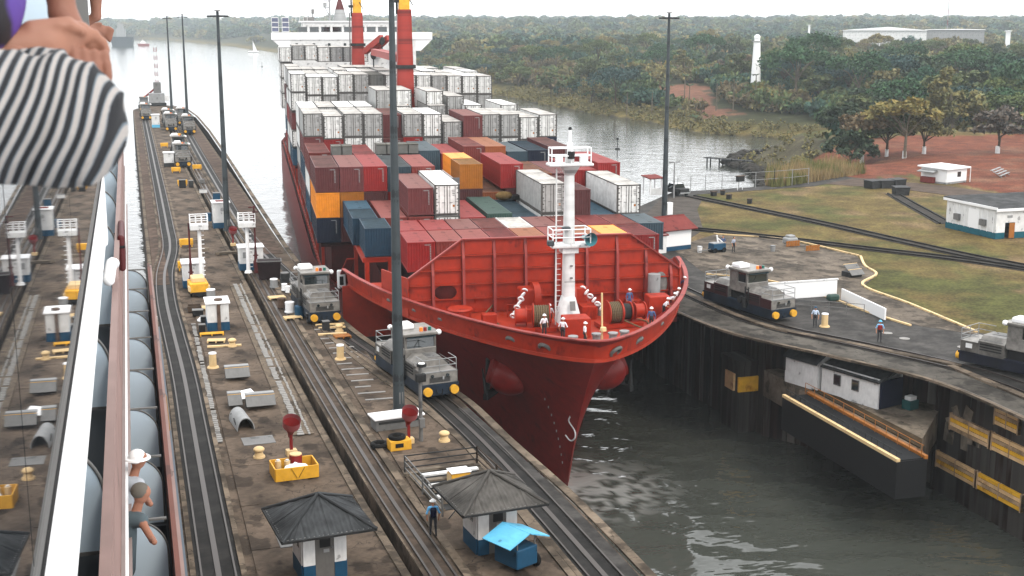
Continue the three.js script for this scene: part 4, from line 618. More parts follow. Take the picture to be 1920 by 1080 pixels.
  // open racks and grey bins riding on the boxes
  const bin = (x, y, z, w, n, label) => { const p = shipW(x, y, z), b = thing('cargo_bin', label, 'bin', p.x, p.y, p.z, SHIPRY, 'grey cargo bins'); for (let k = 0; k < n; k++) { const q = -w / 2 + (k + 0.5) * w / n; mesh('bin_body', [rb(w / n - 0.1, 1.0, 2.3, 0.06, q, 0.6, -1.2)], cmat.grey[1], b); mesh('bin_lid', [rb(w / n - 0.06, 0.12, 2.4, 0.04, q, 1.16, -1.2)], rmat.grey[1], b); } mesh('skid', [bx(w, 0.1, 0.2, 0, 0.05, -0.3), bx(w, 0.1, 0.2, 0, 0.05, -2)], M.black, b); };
  bin(-12.5, 10.0, 15.5, 2.4, 2, 'pair of grey bins on the stacks near the side'); bin(-6.2, 10.1, 15.5, 4.9, 4, 'row of four grey bins in front of the white wall'); bin(-9.5, 9.0, 18.5, 2.6, 1, 'low grey bin behind the maroon boxes');
  const p = shipW(-2.45, 7.6, 29), rk = thing('flat_rack', 'white open-topped rack with dark slats beside the orange pair', 'rack', p.x, p.y, p.z, SHIPRY);
  mesh('deck', [bx(2.4, 0.16, 12, 0, 0.6, -6)], M.white, rk); mesh('side_rail', [bx(0.12, 0.5, 12, -1.15, 0.6, -6), bx(0.12, 0.5, 12, 1.15, 0.6, -6)], M.white, rk); for (let k = 0; k < 5; k++) mesh('slot', [bx(1.2, 0.04, 0.7, 0, 0.7, -3 - k * 1.9)], M.darkgrey, rk); mesh('end_post', [bx(2.4, 1.9, 0.2, 0, 0.4, -0.1)], M.steel, rk);
  const sk = shipW(3.2, 6.62, 30.5), tarp = thing('cargo_skid', 'small tarped load on a dark skid beside the green container', 'cargo', sk.x, sk.y, sk.z, SHIPRY + 0.2); mesh('tarp', [sp(0.8, 0, 0.5, 0, 1.2, 0.6, 0.9)], mat(0.34, 0.22, 0.08, 0.9, { map: TX.grime }), tarp); mesh('skid', [rb(1.3, 0.5, 1.2, 0.1, 1.4, 0.3, 0)], M.black, tarp);
}
// ---------------------------------------------------------------- people: one continuous body meshed from tapered limbs
function blobMesh(caps, cell, k = 0.03, colf) {
  const lo = [1e9, 1e9, 1e9], hi = [-1e9, -1e9, -1e9];
  for (const c of caps) for (const [p, r] of [[c.a, c.ra], [c.b, c.rb]]) for (let i = 0; i < 3; i++) { lo[i] = Math.min(lo[i], p[i] - r); hi[i] = Math.max(hi[i], p[i] + r); }
  const pad = cell * 2, n = [0, 1, 2].map(i => Math.ceil((hi[i] - lo[i] + 2 * pad) / cell) + 1), o = lo.map(v => v - pad);
  const dCap = (c, x, y, z) => { const bx_ = c.b[0] - c.a[0], by = c.b[1] - c.a[1], bz = c.b[2] - c.a[2], px = x - c.a[0], py = y - c.a[1], pz = z - c.a[2], l2 = bx_ * bx_ + by * by + bz * bz || 1e-9, t = clamp((px * bx_ + py * by + pz * bz) / l2), fx = px - t * bx_, fy = (py - t * by) , fz = (pz - t * bz) / (c.flat ?? 1); return Math.sqrt(fx * fx + fy * fy + fz * fz) - lerp(c.ra, c.rb, t); };
  const f = new Float32Array(n[0] * n[1] * n[2]), id = (i, j, q) => (q * n[1] + j) * n[0] + i;
  for (let q = 0; q < n[2]; q++) for (let j = 0; j < n[1]; j++) for (let i = 0; i < n[0]; i++) { const x = o[0] + i * cell, y = o[1] + j * cell, z = o[2] + q * cell; let d = 1e9; for (const c of caps) { const e = dCap(c, x, y, z), h = clamp(0.5 + 0.5 * (d - e) / k); d = d > 1e8 ? e : lerp(d, e, h) - k * h * (1 - h); } f[id(i, j, q)] = d; }
  const P = [], C = [], ix = [], vid = new Int32Array(f.length).fill(-1);
  for (let q = 0; q < n[2] - 1; q++) for (let j = 0; j < n[1] - 1; j++) for (let i = 0; i < n[0] - 1; i++) {
    let sx = 0, sy = 0, sz = 0, m = 0; const v = (a, b, c) => f[id(i + a, j + b, q + c)];
    for (const [a, b] of [[[0, 0, 0], [1, 0, 0]], [[0, 1, 0], [1, 1, 0]], [[0, 0, 1], [1, 0, 1]], [[0, 1, 1], [1, 1, 1]], [[0, 0, 0], [0, 1, 0]], [[1, 0, 0], [1, 1, 0]], [[0, 0, 1], [0, 1, 1]], [[1, 0, 1], [1, 1, 1]], [[0, 0, 0], [0, 0, 1]], [[1, 0, 0], [1, 0, 1]], [[0, 1, 0], [0, 1, 1]], [[1, 1, 0], [1, 1, 1]]]) { const A = v(...a), B = v(...b); if (A < 0 !== B < 0) { const t = A / (A - B); sx += lerp(a[0], b[0], t); sy += lerp(a[1], b[1], t); sz += lerp(a[2], b[2], t); m++; } }
    if (m) { vid[id(i, j, q)] = P.length / 3; const x = o[0] + (i + sx / m) * cell, y = o[1] + (j + sy / m) * cell, z = o[2] + (q + sz / m) * cell; P.push(x, y, z); let best = caps[0], bd = 1e9; for (const c of caps) { const e = dCap(c, x, y, z); if (e < bd) { bd = e; best = c; } } const col = colf ? colf(x, y, z, best) : best.col; C.push(...col); }
  }
  const quad = (a, b, c, d, flip) => { if (a < 0 || b < 0 || c < 0 || d < 0) return; flip ? ix.push(a, c, b, a, d, c) : ix.push(a, b, c, a, c, d); };
  for (let q = 1; q < n[2] - 1; q++) for (let j = 1; j < n[1] - 1; j++) for (let i = 1; i < n[0] - 1; i++) { const A = f[id(i, j, q)] < 0;
    if (A !== f[id(i + 1, j, q)] < 0) quad(vid[id(i, j - 1, q - 1)], vid[id(i, j, q - 1)], vid[id(i, j, q)], vid[id(i, j - 1, q)], !A);
    if (A !== f[id(i, j + 1, q)] < 0) quad(vid[id(i - 1, j, q - 1)], vid[id(i - 1, j, q)], vid[id(i, j, q)], vid[id(i, j, q - 1)], !A);
    if (A !== f[id(i, j, q + 1)] < 0) quad(vid[id(i - 1, j - 1, q)], vid[id(i, j - 1, q)], vid[id(i, j, q)], vid[id(i - 1, j, q)], !A); }
  const g = new THREE.BufferGeometry(); g.setAttribute('position', new THREE.Float32BufferAttribute(P, 3)); g.setAttribute('color', new THREE.Float32BufferAttribute(C, 3)); g.setIndex(ix); g.computeVertexNormals(); return metric(g);
}
const SKIN = [0.36, 0.17, 0.10], WHITE = [0.62, 0.63, 0.66], DARK = [0.018, 0.017, 0.02], BLUEJ = [0.05, 0.09, 0.2], SHOE = [0.015, 0.013, 0.012];
const bodyCache = {};
function bodyGeo(pose, shirt, pants) {                 // faces +z, 1.76 m
  const key = JSON.stringify([pose, shirt, pants]); if (bodyCache[key]) return bodyCache[key];
  const P = { lean: 0, armL: [-0.27, 0.86, 0.06], armR: [0.27, 0.86, 0.06], elL: [-0.29, 1.13, -0.02], elR: [0.29, 1.13, -0.02], stride: 0.06, ...pose }, L = P.lean, hip = 0.93, c = [];
  const sh = [0, 1.44 - 0.35 * L * L, L * 0.5], pel = [0, 0.96, 0], add = (a, b, ra, rb_, col, o) => c.push({ a, b, ra, rb: rb_, col, ...o });
  for (const s of [-1, 1]) { const f = s * P.stride, k = [s * 0.1, 0.5, f * 0.7 + 0.03], an = [s * 0.11, 0.09, f]; add([s * 0.09, hip, 0], k, 0.088, 0.062, pants); add(k, an, 0.06, 0.042, pants); add([an[0], 0.045, an[2] - 0.04], [an[0] * 1.15, 0.035, an[2] + 0.15], 0.045, 0.036, SHOE); }
  add([0, 0.95, 0], [0, 1.05, L * 0.08], 0.135, 0.13, pants); add([0, 1.08, L * 0.1], [0, sh[1] - 0.14, sh[2] * 0.9], 0.13, 0.15, shirt, { flat: 0.8 });
  const top = sh[1]; add([-0.13, top - 0.06, sh[2]], [0.13, top - 0.06, sh[2]], 0.085, 0.085, shirt); add([0, top - 0.03, sh[2]], [0, top + 0.1, sh[2] + 0.02 + L * 0.06], 0.055, 0.05, SKIN);
  const hd = [0, top + 0.2, sh[2] + 0.03 + L * 0.12]; add([hd[0], hd[1] - 0.04, hd[2] + 0.02], [hd[0], hd[1] + 0.03, hd[2]], 0.078, 0.095, SKIN); add([0, hd[1] - 0.01, hd[2] + 0.09], [0, hd[1] - 0.03, hd[2] + 0.105], 0.014, 0.016, SKIN);
  for (const [s, e, w] of [[-1, P.elL, P.armL], [1, P.elR, P.armR]]) { const S = [s * 0.19, top - 0.06, sh[2]]; add(S, e, 0.062, 0.048, shirt); add(e, w, 0.044, 0.032, P.sleeve ? shirt : SKIN); const d = V(w[0] - e[0], w[1] - e[1], w[2] - e[2]).normalize(), q = t => [w[0] + d.x * t, w[1] + d.y * t, w[2] + d.z * t]; add(w, q(0.09), 0.034, 0.036, SKIN); const tip = q(0.17); for (let m = -1; m <= 1; m++) add(q(0.09), [tip[0], tip[1], tip[2] + m * 0.025], 0.018, 0.012, SKIN); add(q(0.03), [q(0.08)[0], q(0.08)[1], q(0.08)[2] + 0.05], 0.016, 0.012, SKIN); }
  const g = blobMesh(c, 0.03, 0.035); g.userData = { keep: true, head: hd }; return bodyCache[key] = g;
}
function person(label, x, y, z, ry, o = {}) {
  const t = thing('person', label, 'person', x, y, z, ry), g = bodyGeo(o.pose ?? {}, o.shirt ?? WHITE, o.pants ?? DARK); const h = g.userData.head;
  mesh('body', g, M.vc, t); if (o.scale) t.scale.setScalar(o.scale);
  const hat = o.hat === undefined ? M.whiteClean : o.hat; if (hat) { const s = new THREE.SphereGeometry(0.125, 16, 8, 0, Math.PI * 2, 0, Math.PI * 0.52); s.scale(0.95, 1, 1.12); s.translate(h[0], h[1] + 0.035, h[2]); mesh('helmet', [s, xf(new THREE.CylinderGeometry(0.15, 0.155, 0.018, 18), h[0], h[1] + 0.045, h[2] + 0.02)], hat, t); }
  else mesh('hair', [sp(0.105, h[0], h[1] + 0.04, h[2] - 0.02, 0.95, 0.9, 1)], o.hair ?? M.hair, t);
  if (o.vest) mesh('life_vest', [rb(0.34, 0.42, 0.3, 0.06, 0, h[1] - 0.45, h[2] - 0.05)], o.vest, t);
  if (o.pack) mesh('backpack', [rb(0.28, 0.46, 0.2, 0.08, 0, h[1] - 0.42, h[2] - 0.22)], o.pack, t);
  return t;
}
const onShip = (label, x, z, ry, o) => { const p = shipW(x, 2.6, z); return person(label, p.x, p.y, p.z, ry - TH, o); };
const reach = { lean: 0.5, armL: [-0.24, 0.98, 0.52], armR: [0.24, 0.98, 0.52], elL: [-0.27, 1.06, 0.26], elR: [0.27, 1.06, 0.26] }, hip = { armL: [-0.16, 1.02, 0.2], armR: [0.27, 0.88, 0.08], elL: [-0.32, 1.12, 0.02] };
onShip('crewman in navy overalls and white helmet standing by the breakwater plates', 6.3, 66.2, 0.2, { shirt: BLUEJ, pants: BLUEJ, pose: { sleeve: 1 } });
onShip('deck hand in white shirt beside the foot of the foremast ladder', -1.15, 70.4, -0.4, { pose: hip });
onShip('deck hand in white shirt next to the rope drum beside the foremast base', -2.3, 73.6, 0.3, { pose: {} });
onShip('deck hand in white shirt and white helmet in front of the foremast base box', -1.25, 75.0, 2.6, { pose: hip });
onShip('lone deck hand in white shirt standing sideways near the bow jackstaff', -0.05, 76.6, 1.5, { pose: { stride: 0.12 } });
onShip('crewman in blue overalls and white helmet by the rope drums near the quay-side bulwark', 6.0, 72.9, -0.5, { shirt: BLUEJ, pants: DARK, pose: { sleeve: 1 } });
onShip('deck hand in white shirt leaning over the bulwark beside a red locker', 8.1, 69.4, 0.9, { pose: reach });
onShip('deck hand in white shirt gripping the bulwark behind the red locker', 10.1, 66.0, 1.0, { pose: reach });
onShip('crewman in navy jacket at the bulwark end by the breakwater', 12.0, 61.8, 1.2, { shirt: BLUEJ, pose: reach });
onShip('deck hand in white shirt bent double over the bulwark between two mates', 9.3, 67.2, 0.7, { pose: { ...reach, lean: 0.7 } });
person('lock worker in sky blue shirt and white cap walking with a navy backpack', 13.15, 0.09, -58.1, Math.PI * 0.97, { shirt: [0.10, 0.34, 0.62], pants: [0.012, 0.012, 0.016], pose: { stride: 0.16, sleeve: 0 }, pack: mat(0.012, 0.014, 0.045, 0.9), scale: 1.08 });
person('lock worker in pale shirt standing next to the yellow bollard on the side wall', 53.7, 0.03, -92.4, -0.6, { shirt: [0.42, 0.5, 0.62], hat: M.blue });
person('lock worker in blue shirt with a red life vest on the side wall roadway', 56.1, 0.03, -86.5, -0.5, { shirt: [0.2, 0.42, 0.65], hat: M.skyblue, vest: M.redPaint });
person('worker in grey shirt standing by the blue cart on the far yard', 63.0, 0, -126.6, 0.4, { shirt: [0.3, 0.33, 0.4], hat: null });
person('worker in navy stooping behind the blue cart on the far yard', 62.2, 0, -127.6, -0.6, { shirt: [0.05, 0.08, 0.16], hat: null });
// ---------------------------------------------------------------- lamp masts
function lampMast(x, z, h, label, y = 0.05) {
  const t = thing('lamp_mast', label, 'lamp post', x, y, z, rr(0, 1)), n = 8;
  mesh('pole', [cy(0.38, 0.16, h, 0, h / 2, 0, 16), cy(0.5, 0.5, 0.12, 0, 0.06, 0, 16)], M.pole, t);
  mesh('ring', [xf(new THREE.TorusGeometry(0.85, 0.07, 6, 24), 0, h - 0.5, 0, 0, Math.PI / 2), bx(1.8, 0.1, 0.1, 0, h - 0.5, 0), bx(0.1, 0.1, 1.8, 0, h - 0.5, 0)], M.darkgrey, t);
  for (let k = 0; k < n; k++) { const a = k / n * Math.PI * 2; mesh('lamp_head', [xf(rb(0.42, 0.2, 0.5, 0.06), Math.cos(a) * 1.05, h - 0.56, Math.sin(a) * 1.05, -a)], M.darkgrey, t); }
  mesh('cap', [cy(0.45, 0.3, 0.16, 0, h + 0.1, 0), cy(0.12, 0.12, 0.5, 0, h - 0.15, 0)], M.grey, t);
  mesh('access_door', [rb(0.3, 0.8, 0.08, 0.03, 0, 1.0, 0.32)], M.grey, t);
}
lampMast(15.7, -79.0, 27.7, 'tall grey lamp mast beside the near locomotive on the centre wall'); lampMast(10.5, -157.5, 26.1, 'tall grey lamp mast behind the blue and white hut on the centre wall');
lampMast(13.2, -322, 26.5, 'slim lamp mast beside the parked locomotives far out on the centre wall'); lampMast(10.8, -361, 26.2, 'last lamp mast toward the tip of the centre wall'); lampMast(64.4, -149.2, 25.9, 'grey lamp mast standing on the grass bank behind the red ship');

// ---------------------------------------------------------------- towing locomotives
const MU = { body: mat(0.66, 0.65, 0.62, 0.45, { metalness: 0.25, map: TX.grime }), side: mat(0.36, 0.35, 0.33, 0.5, { metalness: 0.2, map: TX.grime }), frame: mat(0.02, 0.05, 0.10, 0.6, { map: TX.grime }), navy: mat(0.015, 0.02, 0.05, 0.6, { map: TX.grime }), maroon: mat(0.075, 0.018, 0.02, 0.55, { map: TX.worn }) };
function mule(kind) {
  const t = new THREE.Group(), sideM = kind === 'maroon' ? MU.maroon : MU.side, topM = MU.body, W = 2.55;
  const m = (n, g, mt, p = t) => mesh(n, g, mt, p);
  m('underframe', [rb(W, 0.75, 9.6, 0.06, 0, 0.62, 0), bx(W + 0.12, 0.16, 9.7, 0, 0.98, 0)], kind === 'navy' ? MU.navy : MU.frame);
  for (const z of [-3.1, -1.4, 1.4, 3.1]) for (const x of [-0.76, 0.76]) m('wheel', [xf(new THREE.CylinderGeometry(0.42, 0.42, 0.14, 18), x, 0.46, z, 0, 0, Math.PI / 2)], M.black);
  for (const e of [1, -1]) {
    m('end_housing', [rb(W, 0.85, 1.5, 0.07, 0, 1.45, e * 4.0)], topM);
    m('hood', [profile([[-W / 2 + 0.06, 1.0], [W / 2 - 0.06, 1.0], [W / 2 - 0.1, 2.0], [W / 2 - 0.55, 2.42], [-W / 2 + 0.55, 2.42], [-W / 2 + 0.1, 2.0]], 1.95).translate(0, 0, e * 2.3)], topM);
    for (const x of [-1, 1]) { m('side_housing', [rb(0.06, 1.0, 2.0, 0.02, x * (W / 2 + 0.01), 1.55, e * 2.3)], sideM); m('end_side_panel', [rb(0.06, 0.8, 1.4, 0.02, x * (W / 2 + 0.01), 1.48, e * 4.0)], sideM); const lv = m('louvre', [bx(0.05, 0.1, 1.7, x * (W / 2 + 0.05), 1.85, e * 2.3)], M.darkgrey); m('louvre', [bx(0.05, 0.1, 1.7, x * (W / 2 + 0.05), 1.65, e * 2.3)], M.darkgrey); m('louvre', [bx(0.05, 0.1, 1.7, x * (W / 2 + 0.05), 1.45, e * 2.3)], M.darkgrey); }
    for (const x of [-0.95, 0.95]) m('buffer', [xf(new THREE.CylinderGeometry(0.3, 0.3, 0.26, 20), x, 0.62, e * 4.95, 0, Math.PI / 2), xf(new THREE.CylinderGeometry(0.16, 0.16, 0.3, 12), x, 0.62, e * 4.8, 0, Math.PI / 2)], M.yellow);
    const r = []; const z0 = e * 3.35, z1 = e * 4.72; for (const y of [2.3, 2.75]) r.push(tb([-1.2, y, z1], [1.2, y, z1], 0.028), tb([1.2, y, z0], [1.2, y, z1], 0.028), tb([-1.2, y, z0], [-1.2, y, z1], 0.028)); for (const x of [-1.2, 0, 1.2]) r.push(tb([x, 1.85, z1], [x, 2.75, z1], 0.03)); m('guard_rail', r, M.pale);
    m('front_plate', [rb(2.3, 0.08, 0.06, 0.02, 0, 1.9, e * 4.78), bx(0.12, 0.22, 0.04, 0.25, 1.45, e * 4.77)], M.pale);
  }
  for (const e of [1, -1]) { for (const x of [-0.55, 0.55]) m('headlamp', [xf(new THREE.CylinderGeometry(0.12, 0.12, 0.08, 14), x, 1.62, e * 4.78, 0, Math.PI / 2)], M.glassDark); for (let k = 0; k < 5; k++) m('grille_bar', [bx(1.5, 0.035, 0.03, 0, 1.2 + k * 0.07, e * 4.765)], M.darkgrey); m('hood_hatch', [bx(0.9, 0.03, 1.2, 0.35, 2.43, e * 2.3), bx(0.1, 0.06, 0.06, 0.35, 2.46, e * 2.7)], M.grey); m('hose', [curveTube([[-0.3, 0.7, e * 4.82], [-0.25, 0.45, e * 5.0], [0.05, 0.42, e * 5.0], [0.15, 0.68, e * 4.82]], 0.035, 12, 5)], M.rubber); m('wiper', [bar([-0.5, 2.75, e * 1.19], [-0.1, 3.3, e * 1.17], 0.025, 0.025)], M.black); }
  for (const x of [-1, 1]) m('grab_rail', [tb([x * 1.3, 2.2, -3.2], [x * 1.3, 2.2, -1.4], 0.022, 5), tb([x * 1.3, 2.2, 1.4], [x * 1.3, 2.2, 3.2], 0.022, 5), tb([x * 1.3, 1.1, 3.2], [x * 1.3, 2.2, 3.2], 0.022, 5), tb([x * 1.3, 1.1, -3.2], [x * 1.3, 2.2, -3.2], 0.022, 5)], M.grey);
  m('winch_bay', [bx(1.9, 1.1, 2.3, 0, 1.5, 0)], M.black); for (const x of [-1, 1]) m('cable_guide', [xf(new THREE.CylinderGeometry(0.3, 0.3, 0.4, 14), x * 1.35, 1.25, 0.7, 0, 0, Math.PI / 2), xf(new THREE.CylinderGeometry(0.22, 0.22, 0.9, 12), x * 1.42, 1.1, 1.3)], M.darkgrey);
  const cab = m('cab', [rb(2.35, 0.95, 2.5, 0.08, 0, 2.25, 0), bx(0.16, 1.0, 0.16, -1.08, 3.1, 1.12), bx(0.16, 1.0, 0.16, 1.08, 3.1, 1.12), bx(0.16, 1.0, 0.16, -1.08, 3.1, -1.12), bx(0.16, 1.0, 0.16, 1.08, 3.1, -1.12), bx(0.14, 1.0, 1.0, -1.1, 3.1, -0.55), bx(0.14, 1.0, 1.0, 1.1, 3.1, -0.55)], topM);
  for (const e of [1, -1]) { m('window', [bx(1.98, 0.86, 0.05, 0, 3.1, e * 1.13, 0, -e * 0.06)], M.glassDark, cab); m('sun_visor', [bx(2.1, 0.06, 0.3, 0, 3.55, e * 1.3, 0, e * 0.35)], mat(0.05, 0.085, 0.10, 0.4), cab); }
  for (const x of [-1, 1]) m('window', [bx(0.05, 0.86, 1.0, x * 1.11, 3.1, 0.52)], M.glassDark, cab);
  m('cab_roof', [rb(2.7, 0.24, 3.0, 0.08, 0, 3.72, 0)], topM);
  m('air_conditioner', [rb(1.15, 0.42, 1.2, 0.14, -0.65, 4.03, -0.35)], M.whiteClean);
  m('beacon', [cy(0.14, 0.12, 0.28, 0.15, 3.96, 0.95)], mat(0.8, 0.22, 0.03, 0.35)); m('beacon', [cy(0.13, 0.11, 0.26, 0.45, 3.95, 0.95)], M.redPaint); m('beacon', [cy(0.13, 0.11, 0.26, 0.8, 3.95, 0.9)], mat(0.02, 0.22, 0.17, 0.35));
  m('floodlight', [sp(0.2, 1.3, 3.75, 1.35)], M.whiteClean); m('floodlight', [sp(0.2, -1.3, 3.75, -1.35)], M.whiteClean);
  m('step_ladder', [bx(0.08, 1.6, 0.08, -1.4, 1.7, 1.35), bx(0.08, 1.6, 0.08, -1.4, 1.7, 1.75), bx(0.08, 0.06, 0.4, -1.4, 1.3, 1.55), bx(0.08, 0.06, 0.4, -1.4, 1.8, 1.55), bx(0.08, 0.06, 0.4, -1.4, 2.3, 1.55)], M.darkgrey);
  m('number_plate', [bx(0.03, 0.34, 0.5, -W / 2 - 0.06, 1.55, -4.0), bx(0.03, 0.34, 0.5, W / 2 + 0.06, 1.55, 4.0)].slice(0, 1), M.white);
  return t;
}
const mproto = {};
function placeMule(kind, x, z, ry, label, y = 0.1) { if (!mproto[kind]) mproto[kind] = mule(kind); const o = mproto[kind].clone(); o.name = numbered('towing_locomotive'); scene.add(o); o.position.set(x, y, z); o.rotation.y = ry; tag(o, label, 'locomotive', 'towing locomotives on the lock walls'); return o; }
placeMule('grey', 18.2, -85.6, 0.15, 'silver towing locomotive beside the near lamp mast, railings on its nose'); placeMule('grey', 14.45, -109.6, 0.05, 'silver towing locomotive alongside the red hull below the blue containers');
placeMule('maroon', 51.15, -99.6, 0.2, 'maroon and silver towing locomotive on the side wall beside the white sign board'); placeMule('navy', 61.0, -74.9, 0.42, 'grey towing locomotive with navy underframe above the yellow fenders');
placeMule('grey', 8.3, -234, 0, 'dusty locomotive parked alone on the middle track of the centre wall'); placeMule('grey', 8.4, -250, 0, 'locomotive parked directly behind the dusty one on the middle track');
placeMule('grey', 8.9, -312, 0, 'locomotive parked on the middle track beside the white hut far out'); placeMule('grey', 8.8, -326, 0, 'locomotive queued last on the middle track far out'); placeMule('grey', 3.9, -350, 0, 'locomotive parked on the outer track near the crane'); placeMule('grey', 3.9, -384, 0, 'locomotive parked at the very end of the outer track'); placeMule('grey', 12.6, -303, 0, 'locomotive on the ship-side track beside a distant lamp mast'); placeMule('grey', 12.4, -330, 0, 'locomotive second on the ship-side track far out');

// ---------------------------------------------------------------- booths with hipped corrugated roofs
function booth(x, z, ry, label, sheet) {
  const t = thing('guard_booth', label, 'booth', x, 0.08, z, ry), w = 2.0, h = 2.55, E = 2.15, R = 3.75, m = (n, g, mt, p = t) => mesh(n, g, mt, p);
  for (const [dx, dz, rw] of [[0, 1, 0], [0, -1, 0], [1, 0, 1], [-1, 0, 1]]) { const ww = dz === 1 ? 0.55 : w; const parts = dz === 1 ? [-0.72, 0.72] : [0]; for (const o of parts) { m('wall', [bx(rw ? 0.1 : ww, 1.75, rw ? w - 0.21 : 0.1, dx * w / 2 + (dz ? o : 0), 0.8 + 0.875, dz * w / 2)], M.white); m('wall_base', [bx(rw ? 0.12 : ww, 0.8, rw ? w - 0.21 : 0.12, dx * w / 2 + (dz ? o : 0), 0.4, dz * w / 2)], M.blue); } }
  const door = m('door', [bx(0.86, 2.35, 0.07, 0, 1.2, w / 2)], M.greyDoor); m('door_window', [bx(0.5, 0.72, 0.04, 0.02, 1.95, w / 2 + 0.03)], M.black, door); m('notice', [bx(0.26, 0.16, 0.02, 0.08, 1.42, w / 2 + 0.045)], M.pale, door); m('door_handle', [sp(0.05, 0.34, 1.55, w / 2 + 0.07)], M.steel, door);
  const win = m('side_window', [bx(0.04, 0.7, 0.7, -w / 2 - 0.05, 1.85, 0.1)], M.glassDark); m('window_bars', [bx(0.03, 0.04, 0.7, -w / 2 - 0.08, 1.85, 0.1), bx(0.03, 0.7, 0.04, -w / 2 - 0.08, 1.85, 0.1)], M.white, win);
  m('soffit', [bx(2 * E - 0.2, 0.08, 2 * E - 0.2, 0, h + 0.02, 0)], M.grey);
  // four corrugated slopes, each in overlapping sheets
  for (let k = 0; k < 4; k++) for (let s = 0; s < 4; s++) { const u0 = -E + s * E / 2, g = surf(14, 6, (u, v) => { const lim = E * (1 - v * 0.985), x0 = Math.max(u0, -lim), x1 = Math.min(u0 + E / 2, lim); const xx = x1 > x0 ? lerp(x0, x1 + 0.03, u) : clamp((x0 + x1) / 2, -lim, lim), yy = h + (R - h) * v + 0.035 * Math.sin(xx * 30) + (s % 2) * 0.012; return [xx, yy, E * (1 - v)]; }); g.rotateY(k * Math.PI / 2); m('roof_sheet', [g], sheet); }
  for (let k = 0; k < 4; k++) { const a = k * Math.PI / 2 + Math.PI / 4; m('hip_cap', [tb([Math.sin(a) * E * 1.414, h + 0.02, Math.cos(a) * E * 1.414], [0, R + 0.05, 0], 0.09, 6)], sheet); }
  m('eave_trim', [0, 1, 2, 3].map(k => { const b = bx(2 * E, 0.1, 0.05, 0, h - 0.02, E); b.rotateY(k * Math.PI / 2); return b; }), M.darkgrey);
  return t;
}
const roofA = mat(0.135, 0.15, 0.165, 0.85, { map: TX.grime, side: DS }), roofB = mat(0.24, 0.235, 0.225, 0.85, { map: TX.grime, side: DS });
booth(7.2, -55.6, 0.10, 'white and blue booth with a dark streaked corrugated roof near the yellow crate', roofA); booth(15.55, -56.3, 0.10, 'white and blue booth with a lighter grey roof behind the blue cart', roofB);

// ---------------------------------------------------------------- huts, towers
function hut(x, z, w, d, h, label, roof, base = M.blue, y = 0.08, ry = 0) { const t = thing('hut', label, 'hut', x, y, z, ry), m = (n, g, mt, p = t) => mesh(n, g, mt, p); m('wall', [rb(w, h - 0.7, d, 0.03, 0, 0.7 + (h - 0.7) / 2, 0)], M.white); m('wall_base', [bx(w + 0.04, 0.7, d + 0.04, 0, 0.35, 0)], base); m('roof', [rb(w + 0.25, 0.14, d + 0.25, 0.04, 0, h + 0.07, 0)], roof); return t; }
const h1 = hut(5.95, -106.2, 1.75, 2.4, 2.25, 'white hut with blue base and a round rusty vent on its roof', M.whiteClean); mesh('roof_vent', [cy(0.34, 0.34, 0.16, 0.1, 2.45, 0.4, 18)], M.apron, h1); mesh('vent_pipe', [bx(0.28, 2.3, 0.14, 0.05, 1.1, 1.28)], M.apron, h1);
const h2 = hut(10.0, -160.5, 2.0, 2.4, 3.1, 'white hut with blue base and red roof hatch at the second lamp mast', M.whiteClean); mesh('roof_hatch', [rb(1.2, 0.12, 1.4, 0.03, 0, 3.22, 0)], M.roofRed, h2); mesh('side_tank', [cy(0.4, 0.4, 1.0, -1.5, 1.3, 0)], M.blue, h2);
const h3 = hut(4.9, -124.6, 2.0, 2.3, 2.3, 'white hut with blue base under the first white viewing tower', M.whiteClean); const h4 = hut(11.0, -131.8, 2.4, 2.0, 2.3, 'white hut with blue base beside the second white viewing tower', M.whiteClean); mesh('window', [bx(0.7, 0.6, 0.05, -0.5, 1.6, 1.02)], M.pale, h4);
hut(5.7, -320.5, 1.8, 2, 3.0, 'tiny white hut with sky blue door far out on the centre wall', M.whiteClean, M.skyblue); hut(6.0, -232, 1.7, 1.8, 2.4, 'white cabinet hut beside the dusty parked locomotive', M.whiteClean, M.darkgrey);
